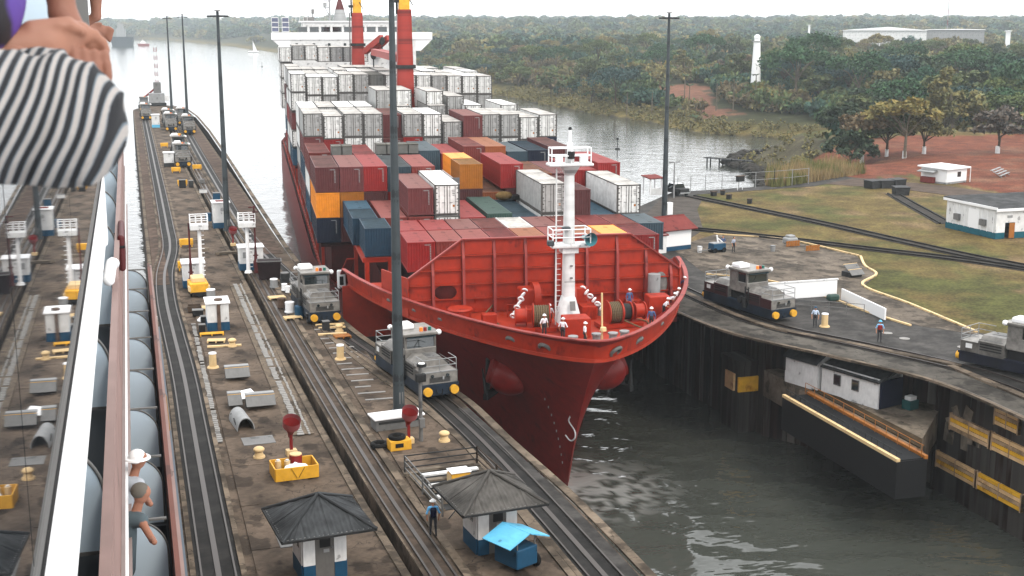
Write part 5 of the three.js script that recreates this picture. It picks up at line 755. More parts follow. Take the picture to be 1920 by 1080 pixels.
function tower(x, z, h, label, px) {
  const t = thing('viewing_tower', label, 'tower', x, 0.08, z), m = (n, g, mt, p = t) => mesh(n, g, mt, p);
  m('column', [cy(0.2, 0.17, h - 1.3, 0, (h - 1.3) / 2, 0, 14), cy(0.42, 0.3, 0.25, 0, 0.12, 0, 14)], M.whiteClean); const rg = []; for (let y = 0.6; y < h - 1.4; y += 0.42) rg.push(bx(0.4, 0.05, 0.1, 0.22, y, 0.05)); m('rung', rg, M.whiteClean);
  m('basket_floor', [rb(1.65, 0.5, 1.3, 0.04, 0, h - 1.15, 0)], M.white); const r = []; for (const y of [h - 0.5, h - 0.05]) r.push(bar([-0.8, y, 0.62], [0.8, y, 0.62], 0.07, 0.07), bar([-0.8, y, -0.62], [0.8, y, -0.62], 0.07, 0.07), bar([-0.8, y, -0.62], [-0.8, y, 0.62], 0.07, 0.07), bar([0.8, y, -0.62], [0.8, y, 0.62], 0.07, 0.07)); for (const q of [-0.8, -0.27, 0.27, 0.8]) for (const e of [-0.62, 0.62]) r.push(bar([q, h - 1, e], [q, h, e], 0.07, 0.07)); m('guard_rail', r, M.whiteClean);
  const s = thing('signal_post', label.includes('first') ? 'dark red signal post standing against the first viewing tower' : 'dark red signal post with arms against the second viewing tower', 'signal', x + px, 0.08, z + 0.3); mesh('post', [cy(0.24, 0.1, h * 0.45, 0, h * 0.225, 0), tb([0, h * 0.4, 0], [0, h * (px > 0 ? 1.12 : 0.9), 0], 0.09)], M.darkred, s); mesh('fitting', [rb(0.5, 0.7, 0.4, 0.06, 0, 0.9, 0), bx(0.5, 0.12, 0.2, 0, 1.8, 0)], M.darkred, s); if (px > 0) mesh('signal_arm', [bx(0.7, 0.1, 0.1, -0.2, h * 1.1, 0), bx(0.6, 0.1, 0.1, 0.1, h * 1.02, 0)], M.darkred, s);
}
tower(5.55, -122.3, 7.2, 'white viewing tower with a railed basket, the first, behind the yellow vehicle', -0.95); tower(10.55, -129.6, 6.1, 'white viewing tower with a railed basket, the second, nearer the red ship', 0.75);

// ---------------------------------------------------------------- small things on the centre wall
function horn(x, z, label, s = 1) { const t = thing('horn_loudspeaker', label, 'loudspeaker', x, 0.09, z, 0.1); t.scale.setScalar(s); mesh('post', [bx(0.16, 1.1, 0.16, 0, 0.75, 0)], M.redPaint, t); mesh('base', [rb(0.6, 0.35, 0.45, 0.04, 0, 0.18, 0)], M.cream, t); mesh('horn', [xf(new THREE.CylinderGeometry(0.46, 0.16, 0.75, 22, 1, true), 0, 1.62, 0.1, 0, 0.5), xf(new THREE.CylinderGeometry(0.17, 0.12, 0.35, 14), 0, 1.2, -0.1, 0, 0.5)], mat(0.42, 0.03, 0.03, 0.5, { side: DS }), t); mesh('hood', [xf(new THREE.CylinderGeometry(0.5, 0.48, 0.45, 22, 1, true, 0, Math.PI * 2), 0, 1.98, 0.3, 0, 0.5)], mat(0.55, 0.14, 0.15, 0.5, { side: DS }), t); }
horn(7.9, -72.2, 'red horn loudspeaker behind the yellow crate', 1.05); horn(14.95, -72.4, 'red horn loudspeaker beside the white counter box', 1.0); horn(4.25, -127.0, 'small red horn loudspeaker beside the first tower hut', 0.9); horn(10.3, -146, 'small red horn loudspeaker below the second lamp mast', 0.95);
function crate(x, z) { const t = thing('tool_crate', 'yellow open crate with a black V holding a white bundle and red drum', 'crate', x, 0.09, z, 0.08), W = 2.4, D = 1.7, h = 0.72; mesh('panel', [bx(W, h, 0.07, 0, h / 2, D / 2)], M.yellow, t); mesh('panel', [bx(W, h, 0.07, 0, h / 2, -D / 2)], M.yellow, t); mesh('panel', [bx(0.07, h, D - 0.08, -W / 2, h / 2, 0)], M.yellow, t); mesh('panel', [bx(0.07, h, D - 0.08, W / 2, h / 2, 0)], M.yellow, t); mesh('floor', [bx(W - 0.1, 0.08, D - 0.1, 0, 0.06, 0)], M.darkgrey, t); mesh('painted_v', [bar([-0.32, h - 0.04, D / 2 + 0.045], [0, 0.08, D / 2 + 0.045], 0.07, 0.012), bar([0.42, h - 0.04, D / 2 + 0.045], [0.06, 0.08, D / 2 + 0.045], 0.07, 0.012)], M.black, t);
  const d = thing('drum', 'dark red drum with a yellow lid in the yellow crate', 'drum', x + 0.15, 0.2, z - 0.3); mesh('shell', [cy(0.36, 0.36, 0.95, 0, 0.48, 0, 20)], M.redPaint, d); mesh('lid', [cy(0.34, 0.34, 0.06, 0, 0.99, 0, 20)], M.cream, d);
  const b = thing('plastic_bundle', 'crumpled white plastic bundle in the yellow crate', 'bundle', x + 0.05, 0.55, z + 0.35); const g = new THREE.IcosahedronGeometry(0.5, 3), p = g.attributes.position; for (let i = 0; i < p.count; i++) { const k = 0.75 + 0.7 * vnoise(p.getX(i) * 5 + 3, p.getY(i) * 5 + p.getZ(i) * 4, 3); p.setXYZ(i, p.getX(i) * k * 1.1, p.getY(i) * k * 0.55, p.getZ(i) * k * 0.8); } g.computeVertexNormals(); mesh('sheet', [g], M.whiteClean, b); for (const [dx, dz, l] of [[-0.85, -0.2, 'small cream canister in the corner of the yellow crate'], [-0.35, -0.1, 'small cream canister beside the drum in the yellow crate']]) { const c = thing('canister', l, 'canister', x + dx, 0.2, z + dz); mesh('can', [cy(0.17, 0.17, 0.7, 0, 0.35, 0)], M.cream, c); mesh('cap', [cy(0.1, 0.1, 0.08, 0, 0.74, 0)], M.white, c); } }
crate(7.65, -68.9);
function bollard(x, z, label, tall) { const t = thing('bollard', label, 'bollard', x, tall === 2 ? 0.04 : 0.09, z); if (tall) { mesh('post', [cy(0.28, 0.26, 1.05, 0, 0.55, 0, 18), cy(0.44, 0.4, 0.1, 0, 0.05, 0, 18)], M.cream, t); mesh('cap', [cy(0.3, 0.27, 0.08, 0, 1.1, 0, 18)], M.whiteClean, t); } else { mesh('stem', [cy(0.3, 0.2, 0.42, 0, 0.21, 0, 18), cy(0.36, 0.34, 0.1, 0, 0.05, 0, 18)], M.cream, t); mesh('head', [sp(0.33, 0, 0.48, 0, 1, 0.55, 1)], M.cream, t); } }
bollard(4.75, -93.4, 'cream round-topped post beside the grey vent hatches', 1); bollard(14.1, -93.1, 'cream round-topped post on the barred paving', 1); bollard(54.55, -92.3, 'yellow post with white cap on the side wall roadway', 2); bollard(6.05, -72.4, 'cream mushroom bollard beside the first red horn'); bollard(17.1, -72.2, 'cream mushroom bollard near the stair railing'); bollard(15.4, -101.9, 'squat cream bollard beside the timber baulks'); bollard(6.6, -99.4, 'squat cream bollard on the long cream timber');
{ // counter box, lamp post, stair well, cabinet
  const t = thing('counter_box', 'low white flat-topped equipment box behind the second red horn', 'box', 14.9, 0.09, -75.9, 0.13); mesh('top', [rb(3.3, 0.12, 1.5, 0.03, 0, 0.78, 0)], M.whiteClean, t); mesh('case', [bx(3.0, 0.72, 1.2, 0, 0.36, 0)], M.grey, t); mesh('vent_strip', [bx(2.7, 0.14, 0.03, 0, 0.5, 0.62)], M.darkgrey, t);
  const l = thing('signal_lamp_post', 'slim grey post with a round signal head beside the counter box', 'signal', 15.75, 0.09, -72.6, 0.1); mesh('pole', [cy(0.13, 0.1, 4.6, 0, 2.3, 0)], M.grey, l); mesh('signal_head', [rb(0.62, 0.5, 0.35, 0.06, 0, 4.0, 0.1)], M.darkgrey, l); mesh('visor_lamp', [xf(new THREE.CylinderGeometry(0.3, 0.3, 0.16, 20), 0.1, 4.75, 0, 0)], M.darkgrey, l); mesh('lens', [cy(0.2, 0.2, 0.05, 0.1, 4.85, 0)], M.whiteClean, l); mesh('junction_box', [rb(0.35, 0.6, 0.25, 0.04, 0, 1.2, 0.2)], M.grey, l);
  const c = thing('float_crate', 'small yellow wooden crate beside the second red horn', 'crate', 14.2, 0.09, -71.6, 0.1); mesh('box', [rb(1.3, 0.6, 0.8, 0.03, 0, 0.3, 0)], M.yellow, c); mesh('slot', [bx(0.5, 0.25, 0.03, -0.1, 0.32, 0.41)], M.black, c); mesh('tyre', [xf(new THREE.TorusGeometry(0.4, 0.14, 8, 18), -0.1, 0.72, -0.1, 0, Math.PI / 2)], M.rubber, c);
  const tyre = thing('tyre', 'black tyre lying beside the small yellow crate', 'tyre', 13.15, 0.22, -72.3); mesh('tyre_ring', [xf(new THREE.TorusGeometry(0.42, 0.16, 8, 20), 0, 0, 0, 0, Math.PI / 2)], M.rubber, tyre);
  const s = thing('stairwell', 'railed stairwell opening with pale steps between the booths', 'stairs', 15.9, 0.09, -65.2, 0.08), rail = (p) => { const o = []; for (let i = 0; i < p.length - 1; i++) { for (const y of [1.05, 0.7, 0.35]) o.push(bar([p[i][0], y, p[i][1]], [p[i + 1][0], y, p[i + 1][1]], 0.06, 0.06)); } for (const q of p) o.push(bar([q[0], 0, q[1]], [q[0], 1.1, q[1]], 0.09, 0.09)); return o; };
  mesh('guard_rail', rail([[-2.1, 4.6], [-2.1, 1.2], [-2.1, -2.2]]), M.grey, s); mesh('guard_rail', rail([[-2.1, -2.2], [2.2, -2.2]]), M.darkgrey, s); mesh('guard_rail', rail([[2.2, -2.2], [2.2, 1.0], [2.2, 4.2]]), M.railbed, s);
  mesh('rim', [bx(4.5, 0.14, 0.3, 0, 0.07, -1.9), bx(0.3, 0.14, 5.6, -1.9, 0.07, 1.2), bx(0.3, 0.14, 5.6, 2.0, 0.07, 1.2)], M.concreteLight, s); mesh('pit_shade', [bx(3.5, 0.03, 5.4, 0.05, 0.02, 1.2)], M.darkgrey, s); for (let k = 0; k < 7; k++) mesh('step', [bx(3.3, 0.1, 0.34, 0.05, 0.42 - k * 0.055, -1.4 + k * 0.72)], k % 2 ? M.white : M.concreteLight, s);  // flat dark sheet under the steps, the shade of a pit put into its colour
  const cab = thing('control_cabinet', 'yellow control cabinet with a white lid beside the stairwell', 'cabinet', 15.75, 0.09, -63.2, 0.08); mesh('case', [rb(1.05, 1.35, 0.75, 0.04, 0, 0.68, 0)], M.yellow, cab); mesh('lid', [rb(1.15, 0.07, 0.9, 0.03, 0, 1.4, 0)], M.whiteClean, cab); mesh('side_panel', [rb(0.04, 1.2, 0.7, 0.02, -0.55, 0.66, 0)], M.cream, cab);
  const tri = thing('survey_tripod', 'grey tripod stand with a small yellow instrument by the second booth', 'tripod', 15.0, 0.09, -59.6, 0.4); for (let k = 0; k < 3; k++) { const a = k * 2.1; mesh('leg', [tb([0, 1.0, 0], [Math.cos(a) * 0.75, 0, Math.sin(a) * 0.75], 0.035)], M.grey, tri); } mesh('instrument', [rb(0.85, 0.28, 0.3, 0.05, 0, 1.12, 0)], M.yellow, tri); mesh('sight', [tb([-0.4, 1.25, 0.1], [-0.1, 1.65, 0], 0.07)], M.pale, tri);
  const u = thing('covered_cart', 'blue cart under a pale blue pitched canopy beside the lighter booth', 'cart', 16.0, 0.09, -53.4, 0.45); mesh('canopy', [bx(1.35, 0.05, 1.9, -0.6, 1.72, 0, 0, 0, 0.35)], M.skyblue, u); mesh('canopy', [bx(1.35, 0.05, 1.9, 0.62, 1.72, 0, 0, 0, -0.35)], M.skyblue, u); mesh('body', [rb(1.3, 0.95, 1.6, 0.08, 0, 0.75, 0)], M.blue, u); mesh('post', [0, 1, 2, 3].map(k => tb([k % 2 ? 0.55 : -0.55, 1.1, k > 1 ? 0.7 : -0.7], [k % 2 ? 0.55 : -0.55, 1.75, k > 1 ? 0.7 : -0.7], 0.03)), M.grey, u); for (const z of [-0.5, 0.5]) mesh('wheel', [xf(new THREE.TorusGeometry(0.26, 0.1, 8, 16), 0.78, 0.36, z, Math.PI / 2)], M.rubber, u);
}
{ // vent hatches, curved cowl
  const hatch = (x, z, w, label) => { const t = thing('vent_hatch', label, 'hatch', x, 0.09, z, 0.02); mesh('sloped_lid', [bx(w, 0.06, 1.0, 0, 0.55, 0.45, 0, 0.6)], M.grey, t); mesh('ridge', [rb(w, 0.12, 0.5, 0.03, 0, 0.86, -0.2)], M.pale, t); mesh('case', [bx(w - 0.1, 0.8, 0.6, 0, 0.4, -0.2)], M.darkgrey, t); mesh('yellow_edge', [bx(w, 0.05, 0.06, 0, 0.8, 0.1)], M.yellow, t); };
  hatch(6.2, -90.0, 1.7, 'grey sloped vent hatch beside the cream post'); hatch(7.1, -82.6, 1.9, 'grey sloped vent hatch with a white board leaning beside it'); hatch(5.5, -83.2, 0.9, 'small dark vent hatch in front of the curved cowl');
  const b = thing('board', 'flat white board resting against the grey vent hatch', 'board', 6.25, 0.5, -84.3, 0.5); mesh('sheet', [bx(1.5, 0.05, 0.9, 0, 0, 0, 0, 0.35)], M.whiteClean, b); mesh('prop', [bx(0.1, 0.5, 0.1, 0, -0.25, -0.3)], M.grey, b);
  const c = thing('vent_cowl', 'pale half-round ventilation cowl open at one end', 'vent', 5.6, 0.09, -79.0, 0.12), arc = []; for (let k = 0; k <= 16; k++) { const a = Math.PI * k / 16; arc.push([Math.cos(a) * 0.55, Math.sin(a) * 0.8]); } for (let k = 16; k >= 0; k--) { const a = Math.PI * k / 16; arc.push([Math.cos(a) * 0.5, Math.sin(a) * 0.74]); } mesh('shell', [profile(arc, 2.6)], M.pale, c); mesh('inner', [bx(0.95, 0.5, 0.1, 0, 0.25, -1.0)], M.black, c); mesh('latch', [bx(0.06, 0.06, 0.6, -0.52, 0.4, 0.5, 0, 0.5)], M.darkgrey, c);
}
{ // clutter between the tracks
  const v = thing('yellow_utility_cart', 'yellow utility cart with a cream box body in front of the first tower', 'vehicle', 5.1, 0.09, -120.0, 0.05); mesh('body', [rb(1.7, 0.9, 2.6, 0.1, 0, 0.85, 0)], M.yellow, v); mesh('top', [rb(1.2, 0.5, 1.8, 0.12, 0, 1.5, -0.2)], M.cream, v); mesh('skirt', [profile([[-0.85, 0.5], [0.85, 0.5], [0, 0.05]], 0.1).translate(0, 0, 1.3)], M.black, v); for (const x of [-0.85, 0.85]) { mesh('side_pod', [rb(0.25, 0.5, 0.8, 0.06, x, 0.8, 0.9)], M.cream, v); for (const z of [-0.8, 0.8]) mesh('wheel', [xf(new THREE.CylinderGeometry(0.3, 0.3, 0.2, 16), x * 0.85, 0.3, z, 0, 0, Math.PI / 2)], M.rubber, v); }
  const drum = (x, z, label, mt, s = 1, lid = M.whiteClean) => { const t = thing('drum', label, 'drum', x, 0.09, z); t.scale.setScalar(s); mesh('shell', [cy(0.36, 0.36, 0.8, 0, 0.4, 0, 18), cy(0.42, 0.42, 0.08, 0, 0.1, 0, 18)], mt, t); mesh('lid', [cy(0.38, 0.36, 0.08, 0, 0.85, 0, 18)], lid, t); };
  drum(6.1, -117.5, 'pale drum standing beside the yellow utility cart', M.pale, 1.1); drum(12.2, -121.2, 'white drum standing near the narrow white canisters', M.pale, 1.0); drum(13.5, -123.4, 'dark grey stacked drum beside the dark bin', M.darkgrey, 1.15, M.grey); drum(13.0, -119.6, 'narrow white drum standing by a white canister', M.whiteClean, 0.75); drum(13.25, -118.6, 'narrow white canister standing by a white drum', M.whiteClean, 0.7); drum(12.35, -110.0, 'white drum with steel lid behind the blue barrel', M.whiteClean, 1.1); drum(12.95, -108.2, 'bright blue barrel next to a white drum with steel lid', M.blue, 1.1, M.blue); drum(11.9, -112.2, 'rusty pinkish drum beside the white drum with steel lid', M.apron, 1.0, M.apron);
  const bin = thing('waste_skip', 'tall dark maroon skip beside the second viewing tower', 'skip', 12.3, 0.09, -126.2, -0.1); mesh('body', [profile([[-1.0, 0], [1.0, 0], [1.15, 1.75], [-1.15, 1.75]], 1.6)], mat(0.045, 0.025, 0.028, 0.7, { map: TX.grime }), bin); mesh('rim', [bx(2.4, 0.08, 0.08, 0, 1.78, 0.8), bx(2.4, 0.08, 0.08, 0, 1.78, -0.8), bx(0.08, 0.08, 1.6, 1.17, 1.78, 0), bx(0.08, 0.08, 1.6, -1.17, 1.78, 0)], M.grey, bin);
  const pal = (x, z, w, d, label, mt = M.cream) => { const t = thing('pallet', label, 'pallet', x, 0.09, z, rr(-0.15, 0.15)); for (let k = 0; k < 5; k++) mesh('board', [bx(w, 0.05, d / 5 - 0.04, 0, 0.17, -d / 2 + (k + 0.5) * d / 5)], mt, t); for (const q of [-1, 0, 1]) mesh('bearer', [bx(0.1, 0.12, d, q * (w / 2 - 0.06), 0.08, 0)], M.wood ?? mt, t); };
  pal(11.9, -116.2, 1.5, 1.1, 'cream pallet below the white drum', M.cream); pal(14.4, -106.4, 1.1, 1.6, 'pinkish pallet beside the rail bend', M.apron); pal(5.4, -113.6, 1.8, 1.2, 'cream pallet stacked with sacks near the white hut'); pal(5.5, -101.2, 1.4, 0.9, 'small pale pallet by the cream timber'); pal(12.3, -107.6, 1.5, 1.0, 'cream pallet under the blue barrel'); pal(15.3, -99.8, 1.3, 1.0, 'orange-brown pallet beside the squat bollard', M.orange); pal(5.3, -103.6, 1.9, 0.7, 'orange bench pallet in front of the white hut', M.yellow);
  const sack = thing('sack_pile', 'heap of cream sacks on a pallet near the white hut', 'sacks', 5.9, 0.28, -113.6); for (const [x, y, z] of [[0, 0.1, 0], [0.4, 0.1, 0.2], [0.1, 0.28, 0.1]]) mesh('sack', [sp(0.32, x, y, z, 1.1, 0.45, 0.8)], M.cream, sack);
  const coil = thing('wire_coil', 'bright coil of white hose lying by the white hut', 'hose', 4.9, 0.16, -109.0); mesh('coil', [0, 1, 2].map(k => xf(new THREE.TorusGeometry(0.42 - k * 0.05, 0.07, 6, 22), k * 0.05, k * 0.1, 0, 0, Math.PI / 2 + 0.1)), M.whiteClean, coil);
  const fr = thing('steel_frame', 'square rusty steel frame on the ground behind the white hut', 'frame', 4.4, 0.09, -113.2); mesh('frame', [bx(1.2, 0.5, 0.08, 0, 0.25, 0.5), bx(1.2, 0.5, 0.08, 0, 0.25, -0.5), bx(0.08, 0.5, 1.0, 0.56, 0.25, 0), bx(0.08, 0.5, 1.0, -0.56, 0.25, 0)], M.railbed, fr); mesh('mesh_floor', [bx(1.1, 0.05, 0.9, 0, 0.1, 0)], M.darkgrey, fr);
  const box = (x, z, w, h, d, mt, label, n = 'equipment_box') => { const t = thing(n, label, 'box', x, 0.09, z, rr(-0.1, 0.1)); mesh('case', [rb(w, h, d, 0.04, 0, h / 2, 0)], mt, t); mesh('lid', [rb(w + 0.06, 0.06, d + 0.06, 0.02, 0, h + 0.02, 0)], M.grey, t); };
  box(4.6, -111.2, 0.9, 0.5, 0.7, M.black, 'black box between the hose coil and the steel frame'); box(5.0, -107.6, 0.7, 0.7, 0.6, M.darkgrey, 'dark box against the wall of the vented white hut'); box(4.6, -104.6, 0.5, 0.7, 0.5, M.black, 'black canister box near the orange bench pallet'); box(14.1, -113.8, 1.1, 0.9, 1.4, M.black, 'black machine box at the bend of the ship-side track'); box(13.5, -105.8, 0.5, 0.8, 0.5, M.darkgrey, 'dark post box beside the blue barrel'); box(14.4, -102.5, 0.55, 0.8, 0.55, M.darkgrey, 'green-grey valve box behind the squat bollard'); box(10.8, -181, 1.0, 1.6, 0.9, M.blue, 'blue cabinet on the centre wall behind the second lamp mast'); box(7.0, -201, 1.0, 1.2, 0.8, M.black, 'pair of black cabinets, the wider, on the middle platform'); box(8.3, -201.5, 0.7, 1.0, 0.8, M.darkgrey, 'pair of black cabinets, the narrower, on the middle platform'); box(9.7, -194, 1.1, 0.5, 0.8, M.white, 'white low box near the blue cabinet'); box(10.2, -206, 0.8, 0.6, 0.6, M.grey, 'grey low box beyond the blue cabinet');
  for (const [x, z, l] of [[6.8, -222, 'yellow rail trolley below the dusty locomotive'], [10.4, -225, 'yellow barrier on the ship side of the dusty locomotive'], [7.1, -203.5, 'yellow hood over the black cabinets'], [5.2, -147, 'yellow sawhorse beyond the first viewing tower'], [4.5, -133, 'yellow rack beside the first viewing tower'], [6.2, -268, 'yellow box beside the parked locomotives'], [9.6, -290, 'yellow box under the queue of locomotives']]) { const t = thing('yellow_barrier', l, 'barrier', x, 0.06, z); mesh('panel', [rb(1.5, 0.7, 0.5, 0.05, 0, 0.6, 0)], M.yellow, t); mesh('leg', [bx(0.1, 0.5, 0.5, -0.6, 0.2, 0)], M.yellow, t); mesh('leg', [bx(0.1, 0.5, 0.5, 0.6, 0.2, 0)], M.yellow, t); }
  for (const [x, z, l] of [[5.5, -150, 'concrete block beyond the first viewing tower'], [6.3, -144, 'long pale slab lying beyond the first viewing tower'], [9.2, -141, 'pale slab on the middle of the wall before the second tower']]) solo('concrete_block', [rb(2.4, 0.3, 0.5, 0.04, x, 0.22, z, rr(-0.1, 0.1))], M.concreteLight, l, 'block');
  const cr = thing('lattice_crane', 'red and white lattice crane at the far tip of the centre wall', 'crane', 7.9, 0.05, -405); mesh('machinery_house', [rb(4.6, 3.2, 4, 0.2, 0, 2.2, 0)], M.pale, cr); mesh('tower_base', [rb(2.2, 5, 2.2, 0.1, 0.3, 4.5, 0)], M.grey, cr); mesh('crawler', [rb(5.5, 0.9, 1.2, 0.2, 0, 0.5, 1.6), rb(5.5, 0.9, 1.2, 0.2, 0, 0.5, -1.6)].slice(0, 1), M.darkgrey, cr);
  for (let k = 0; k < 9; k++) { const y = 6.5 + k * 1.2, mt = k % 2 ? M.white : M.redPaint, w = 0.45; mesh('lattice_section', [...[[-w, -w], [w, -w], [w, w], [-w, w]].map(([a, b]) => bar([0.3 + a, y, b], [0.3 + a, y + 1.2, b], 0.12, 0.12)), bar([0.3 - w, y, w], [0.3 + w, y + 1.2, w], 0.09, 0.09), bar([0.3 + w, y, -w], [0.3 - w, y + 1.2, -w], 0.09, 0.09), bar([0.3 - w, y, -w], [0.3 - w, y + 1.2, w], 0.09, 0.09), bar([0.3 - w, y, w], [0.3 + w, y, w], 0.1, 0.1)], mt, cr); } mesh('jib', [bar([-0.5, 5, 0], [-4.5, 1.8, 0.5], 0.5, 0.5)], M.redPaint, cr); mesh('cabin', [rb(1.4, 1.8, 1.6, 0.1, 2.9, 2.3, 1.0)], M.white, cr);
}
// ---------------------------------------------------------------- right bank: yard, tracks, buildings
{
  const yardM = mat(0.33, 0.285, 0.24, 0.92, { map: TX.concrete, bumpMap: TX.bump, bumpScale: 0.01 });
  const yard = struct('pavement', [prism([[54.8, -116.5], [57.5, -131], [66.2, -138.2], [72.3, -132.4], [75, -121], [72.3, -114.6], [71.2, -110.8], [66.9, -106.4], [66.4, -98], [65.4, -86], [62.5, -90], [61.0, -95.5], [60.4, -107], [58, -113.2]], -0.2, 0.034)], yardM);
  struct('gravel_path', [prism([[60, -133.5], [58, -135], [64.8, -156], [72, -168.5], [77, -171.5], [79, -169], [73, -158], [66.5, -142]], -0.2, 0.03)], mat(0.2, 0.17, 0.145, 0.95, { map: TX.asphalt }));
  struct('gravel_path', [prism([[113, -183.5], [121, -170], [124, -150], [118, -150], [112, -168], [104, -178]], -0.2, 0.036)], mat(0.24, 0.175, 0.135, 0.95, { map: TX.asphalt }));
  const line = (pts, w, label) => { const t = solo('pipe_kerb', [ribbon(smoothLine(pts, 6), w, 0.14, 0.03)], M.cream, label, 'kerb'); return t; };
  line([[54.7, -115.7], [57.8, -113.3], [60.3, -107.1], [61.0, -95.2], [61.6, -90.5]], 0.22, 'cream kerb line along the roadway side of the paved yard'); line([[75.0, -120.2], [72.4, -115.0], [71.2, -111.0], [66.9, -106.6], [66.4, -98], [65.5, -87.0]], 0.24, 'cream kerb line bending round the grass side of the paved yard'); line([[66.2, -138.4], [72.4, -132.5], [75.0, -120.6]], 0.2, 'cream kerb line along the far end of the paved yard');
  // field railway
  const tr = thing('field_railway', 'pair of dark rail tracks merging on the grass field', 'rail track'); const lay = pts => { const s = smoothLine(pts, 10); mesh('ballast', [ribbon(s, 2.4, 0.03, 0.0)], mat(0.12, 0.105, 0.09, 0.95, { map: TX.asphalt }), tr); for (const o of [-0.76, 0.76]) mesh('rail', [ribbon(offsetLine(s, o), 0.2, 0.16, 0.03)], M.track, tr); };
  lay([[77.5, -170.5], [80, -158], [83, -142], [85, -127], [87, -115], [92, -100], [100, -86]]); lay([[61.5, -146], [65.5, -142.5], [72, -134], [79, -123.5], [84.5, -115.2], [91.5, -100]]); lay([[107.5, -164.5], [104, -155], [100.5, -145], [97.8, -137.5]]);
}
function wallSet(t, w, d, h, baseH, m1, m2) { mesh('wall', [bx(w, h - baseH, 0.14, 0, baseH + (h - baseH) / 2, d / 2)], m1, t); mesh('wall', [bx(w, h - baseH, 0.14, 0, baseH + (h - baseH) / 2, -d / 2)], m1, t); mesh('wall', [bx(0.14, h - baseH, d - 0.15, -w / 2, baseH + (h - baseH) / 2, 0)], m1, t); mesh('wall', [bx(0.14, h - baseH, d - 0.15, w / 2, baseH + (h - baseH) / 2, 0)], m1, t); mesh('wall_base', [bx(w + 0.06, baseH, d + 0.06, 0, baseH / 2, 0)], m2, t); }
{
  const s = thing('locomotive_shed', 'white shed with teal base band and dark open doorway on the grass', 'shed', 103.2, 0, -130.7, 0.03); const teal = mat(0.03, 0.2, 0.27, 0.7, { map: TX.worn }), seg = (x0, x1, y0, y1, m, n) => mesh(n, [bx(x1 - x0, y1 - y0, 0.16, (x0 + x1) / 2, (y0 + y1) / 2, 4.6)], m, s);
  mesh('wall', [bx(14, 2.75, 0.14, 0, 2.1, -4.6)], M.white, s); for (const x of [-7, 7]) { mesh('wall', [bx(0.14, 2.75, 9.0, x, 2.1, 0)], M.white, s); mesh('wall_base', [bx(0.2, 0.75, 9.2, x, 0.375, 0)], teal, s); } mesh('wall_base', [bx(14, 0.75, 0.2, 0, 0.375, -4.6)], teal, s); mesh('floor', [bx(13.8, 0.06, 9, 0, 0.04, 0)], M.concrete, s);
  for (const [x0, x1] of [[-7.07, -5.8], [-4.4, -2.3], [3.2, 7.07]]) { seg(x0, x1, 0.75, 3.48, M.white, 'wall'); seg(x0 - 0.01, x1 + 0.01, 0, 0.75, teal, 'wall_base'); } seg(-5.8, -4.4, 1.9, 3.48, M.white, 'wall'); seg(-2.3, 3.2, 2.6, 3.48, M.white, 'wall');
  mesh('roof', [bx(14.6, 0.16, 10, 0, 3.66, 0, 0, 0.035)], M.roofGrey, s); mesh('fascia', [bx(14.7, 0.3, 0.1, 0, 3.45, 5.0), bx(0.1, 0.3, 10, -7.3, 3.6, 0)], M.whiteClean, s);
  mesh('side_door', [bx(0.75, 1.8, 0.08, -4.85, 0.95, 4.72)], M.orange, s); for (const z of [-1.8, 3.0]) mesh('air_conditioner', [rb(0.4, 0.75, 0.95, 0.05, -7.25, 1.7, z - 0.5)], M.grey, s); mesh('door', [bx(0.06, 2.3, 1.9, -7.1, 1.9, 0.6)], M.whiteClean, s); for (let k = 0; k < 9; k++) mesh('cladding_strip', [bx(0.05, 2.6, 0.08, -7.1, 2.0, -4.2 + k * 1.05)], M.whiteClean, s); mesh('sign', [bx(0.7, 0.3, 0.04, -5.2, 2.6, 4.7), bx(1.2, 0.4, 0.04, 0.6, 3.1, 4.72)].slice(0, 1), M.pale, s);
  const h = thing('kiosk', 'small white flat-roofed kiosk standing on red earth', 'kiosk', 123.4, 0, -175.0, 0.35); wallSet(h, 5.2, 4.6, 2.3, 0.3, M.whiteClean, M.pale); mesh('roof', [rb(6.2, 0.22, 5.6, 0.05, 0, 2.45, 0, 0, 0.03)], M.whiteClean, h); mesh('awning', [bx(1.2, 0.12, 3, -3.3, 1.9, -0.8, 0, 0, 0.2)], M.pale, h); const w = mesh('window', [bx(0.9, 0.8, 0.08, 0.6, 1.4, 2.36)], M.glassDark, h); mesh('counter', [bx(0.8, 0.9, 2.4, -2.9, 0.5, -0.8)], M.roofRed, h); mesh('porch_post', [tb([3.4, 0, 2.5], [3.4, 2.3, 2.5], 0.06), tb([3.4, 0, -2], [3.4, 2.3, -2], 0.06), tb([2.6, 2.3, 2.5], [3.4, 2.3, 2.5], 0.05)], M.whiteClean, h);
  const r = thing('red_roof_house', 'white cabin with red pitched roof and blue base behind the ship bow', 'house', 56.6, 0.03, -131.4, 0.25); wallSet(r, 4.6, 4.2, 2.5, 0.5, M.whiteClean, M.blue); mesh('gable', [profile([[-2.1, 2.5], [2.1, 2.5], [0, 3.4]], 4.6, 'x')], M.whiteClean, r); mesh('roof', [bx(5.8, 0.12, 3.0, 0, 2.95, 1.25, 0, 0.42)], M.roofRed, r); mesh('roof', [bx(5.8, 0.12, 3.0, 0, 2.95, -1.25, 0, -0.42)], M.roofRed, r); const lv = mesh('louvre_window', [bx(0.9, 0.9, 0.06, -1.2, 1.5, 2.12)], M.grey, r); for (let k = 0; k < 4; k++) mesh('slat', [bx(0.85, 0.05, 0.05, -1.2, 1.2 + k * 0.22, 2.17)], M.whiteClean, lv);
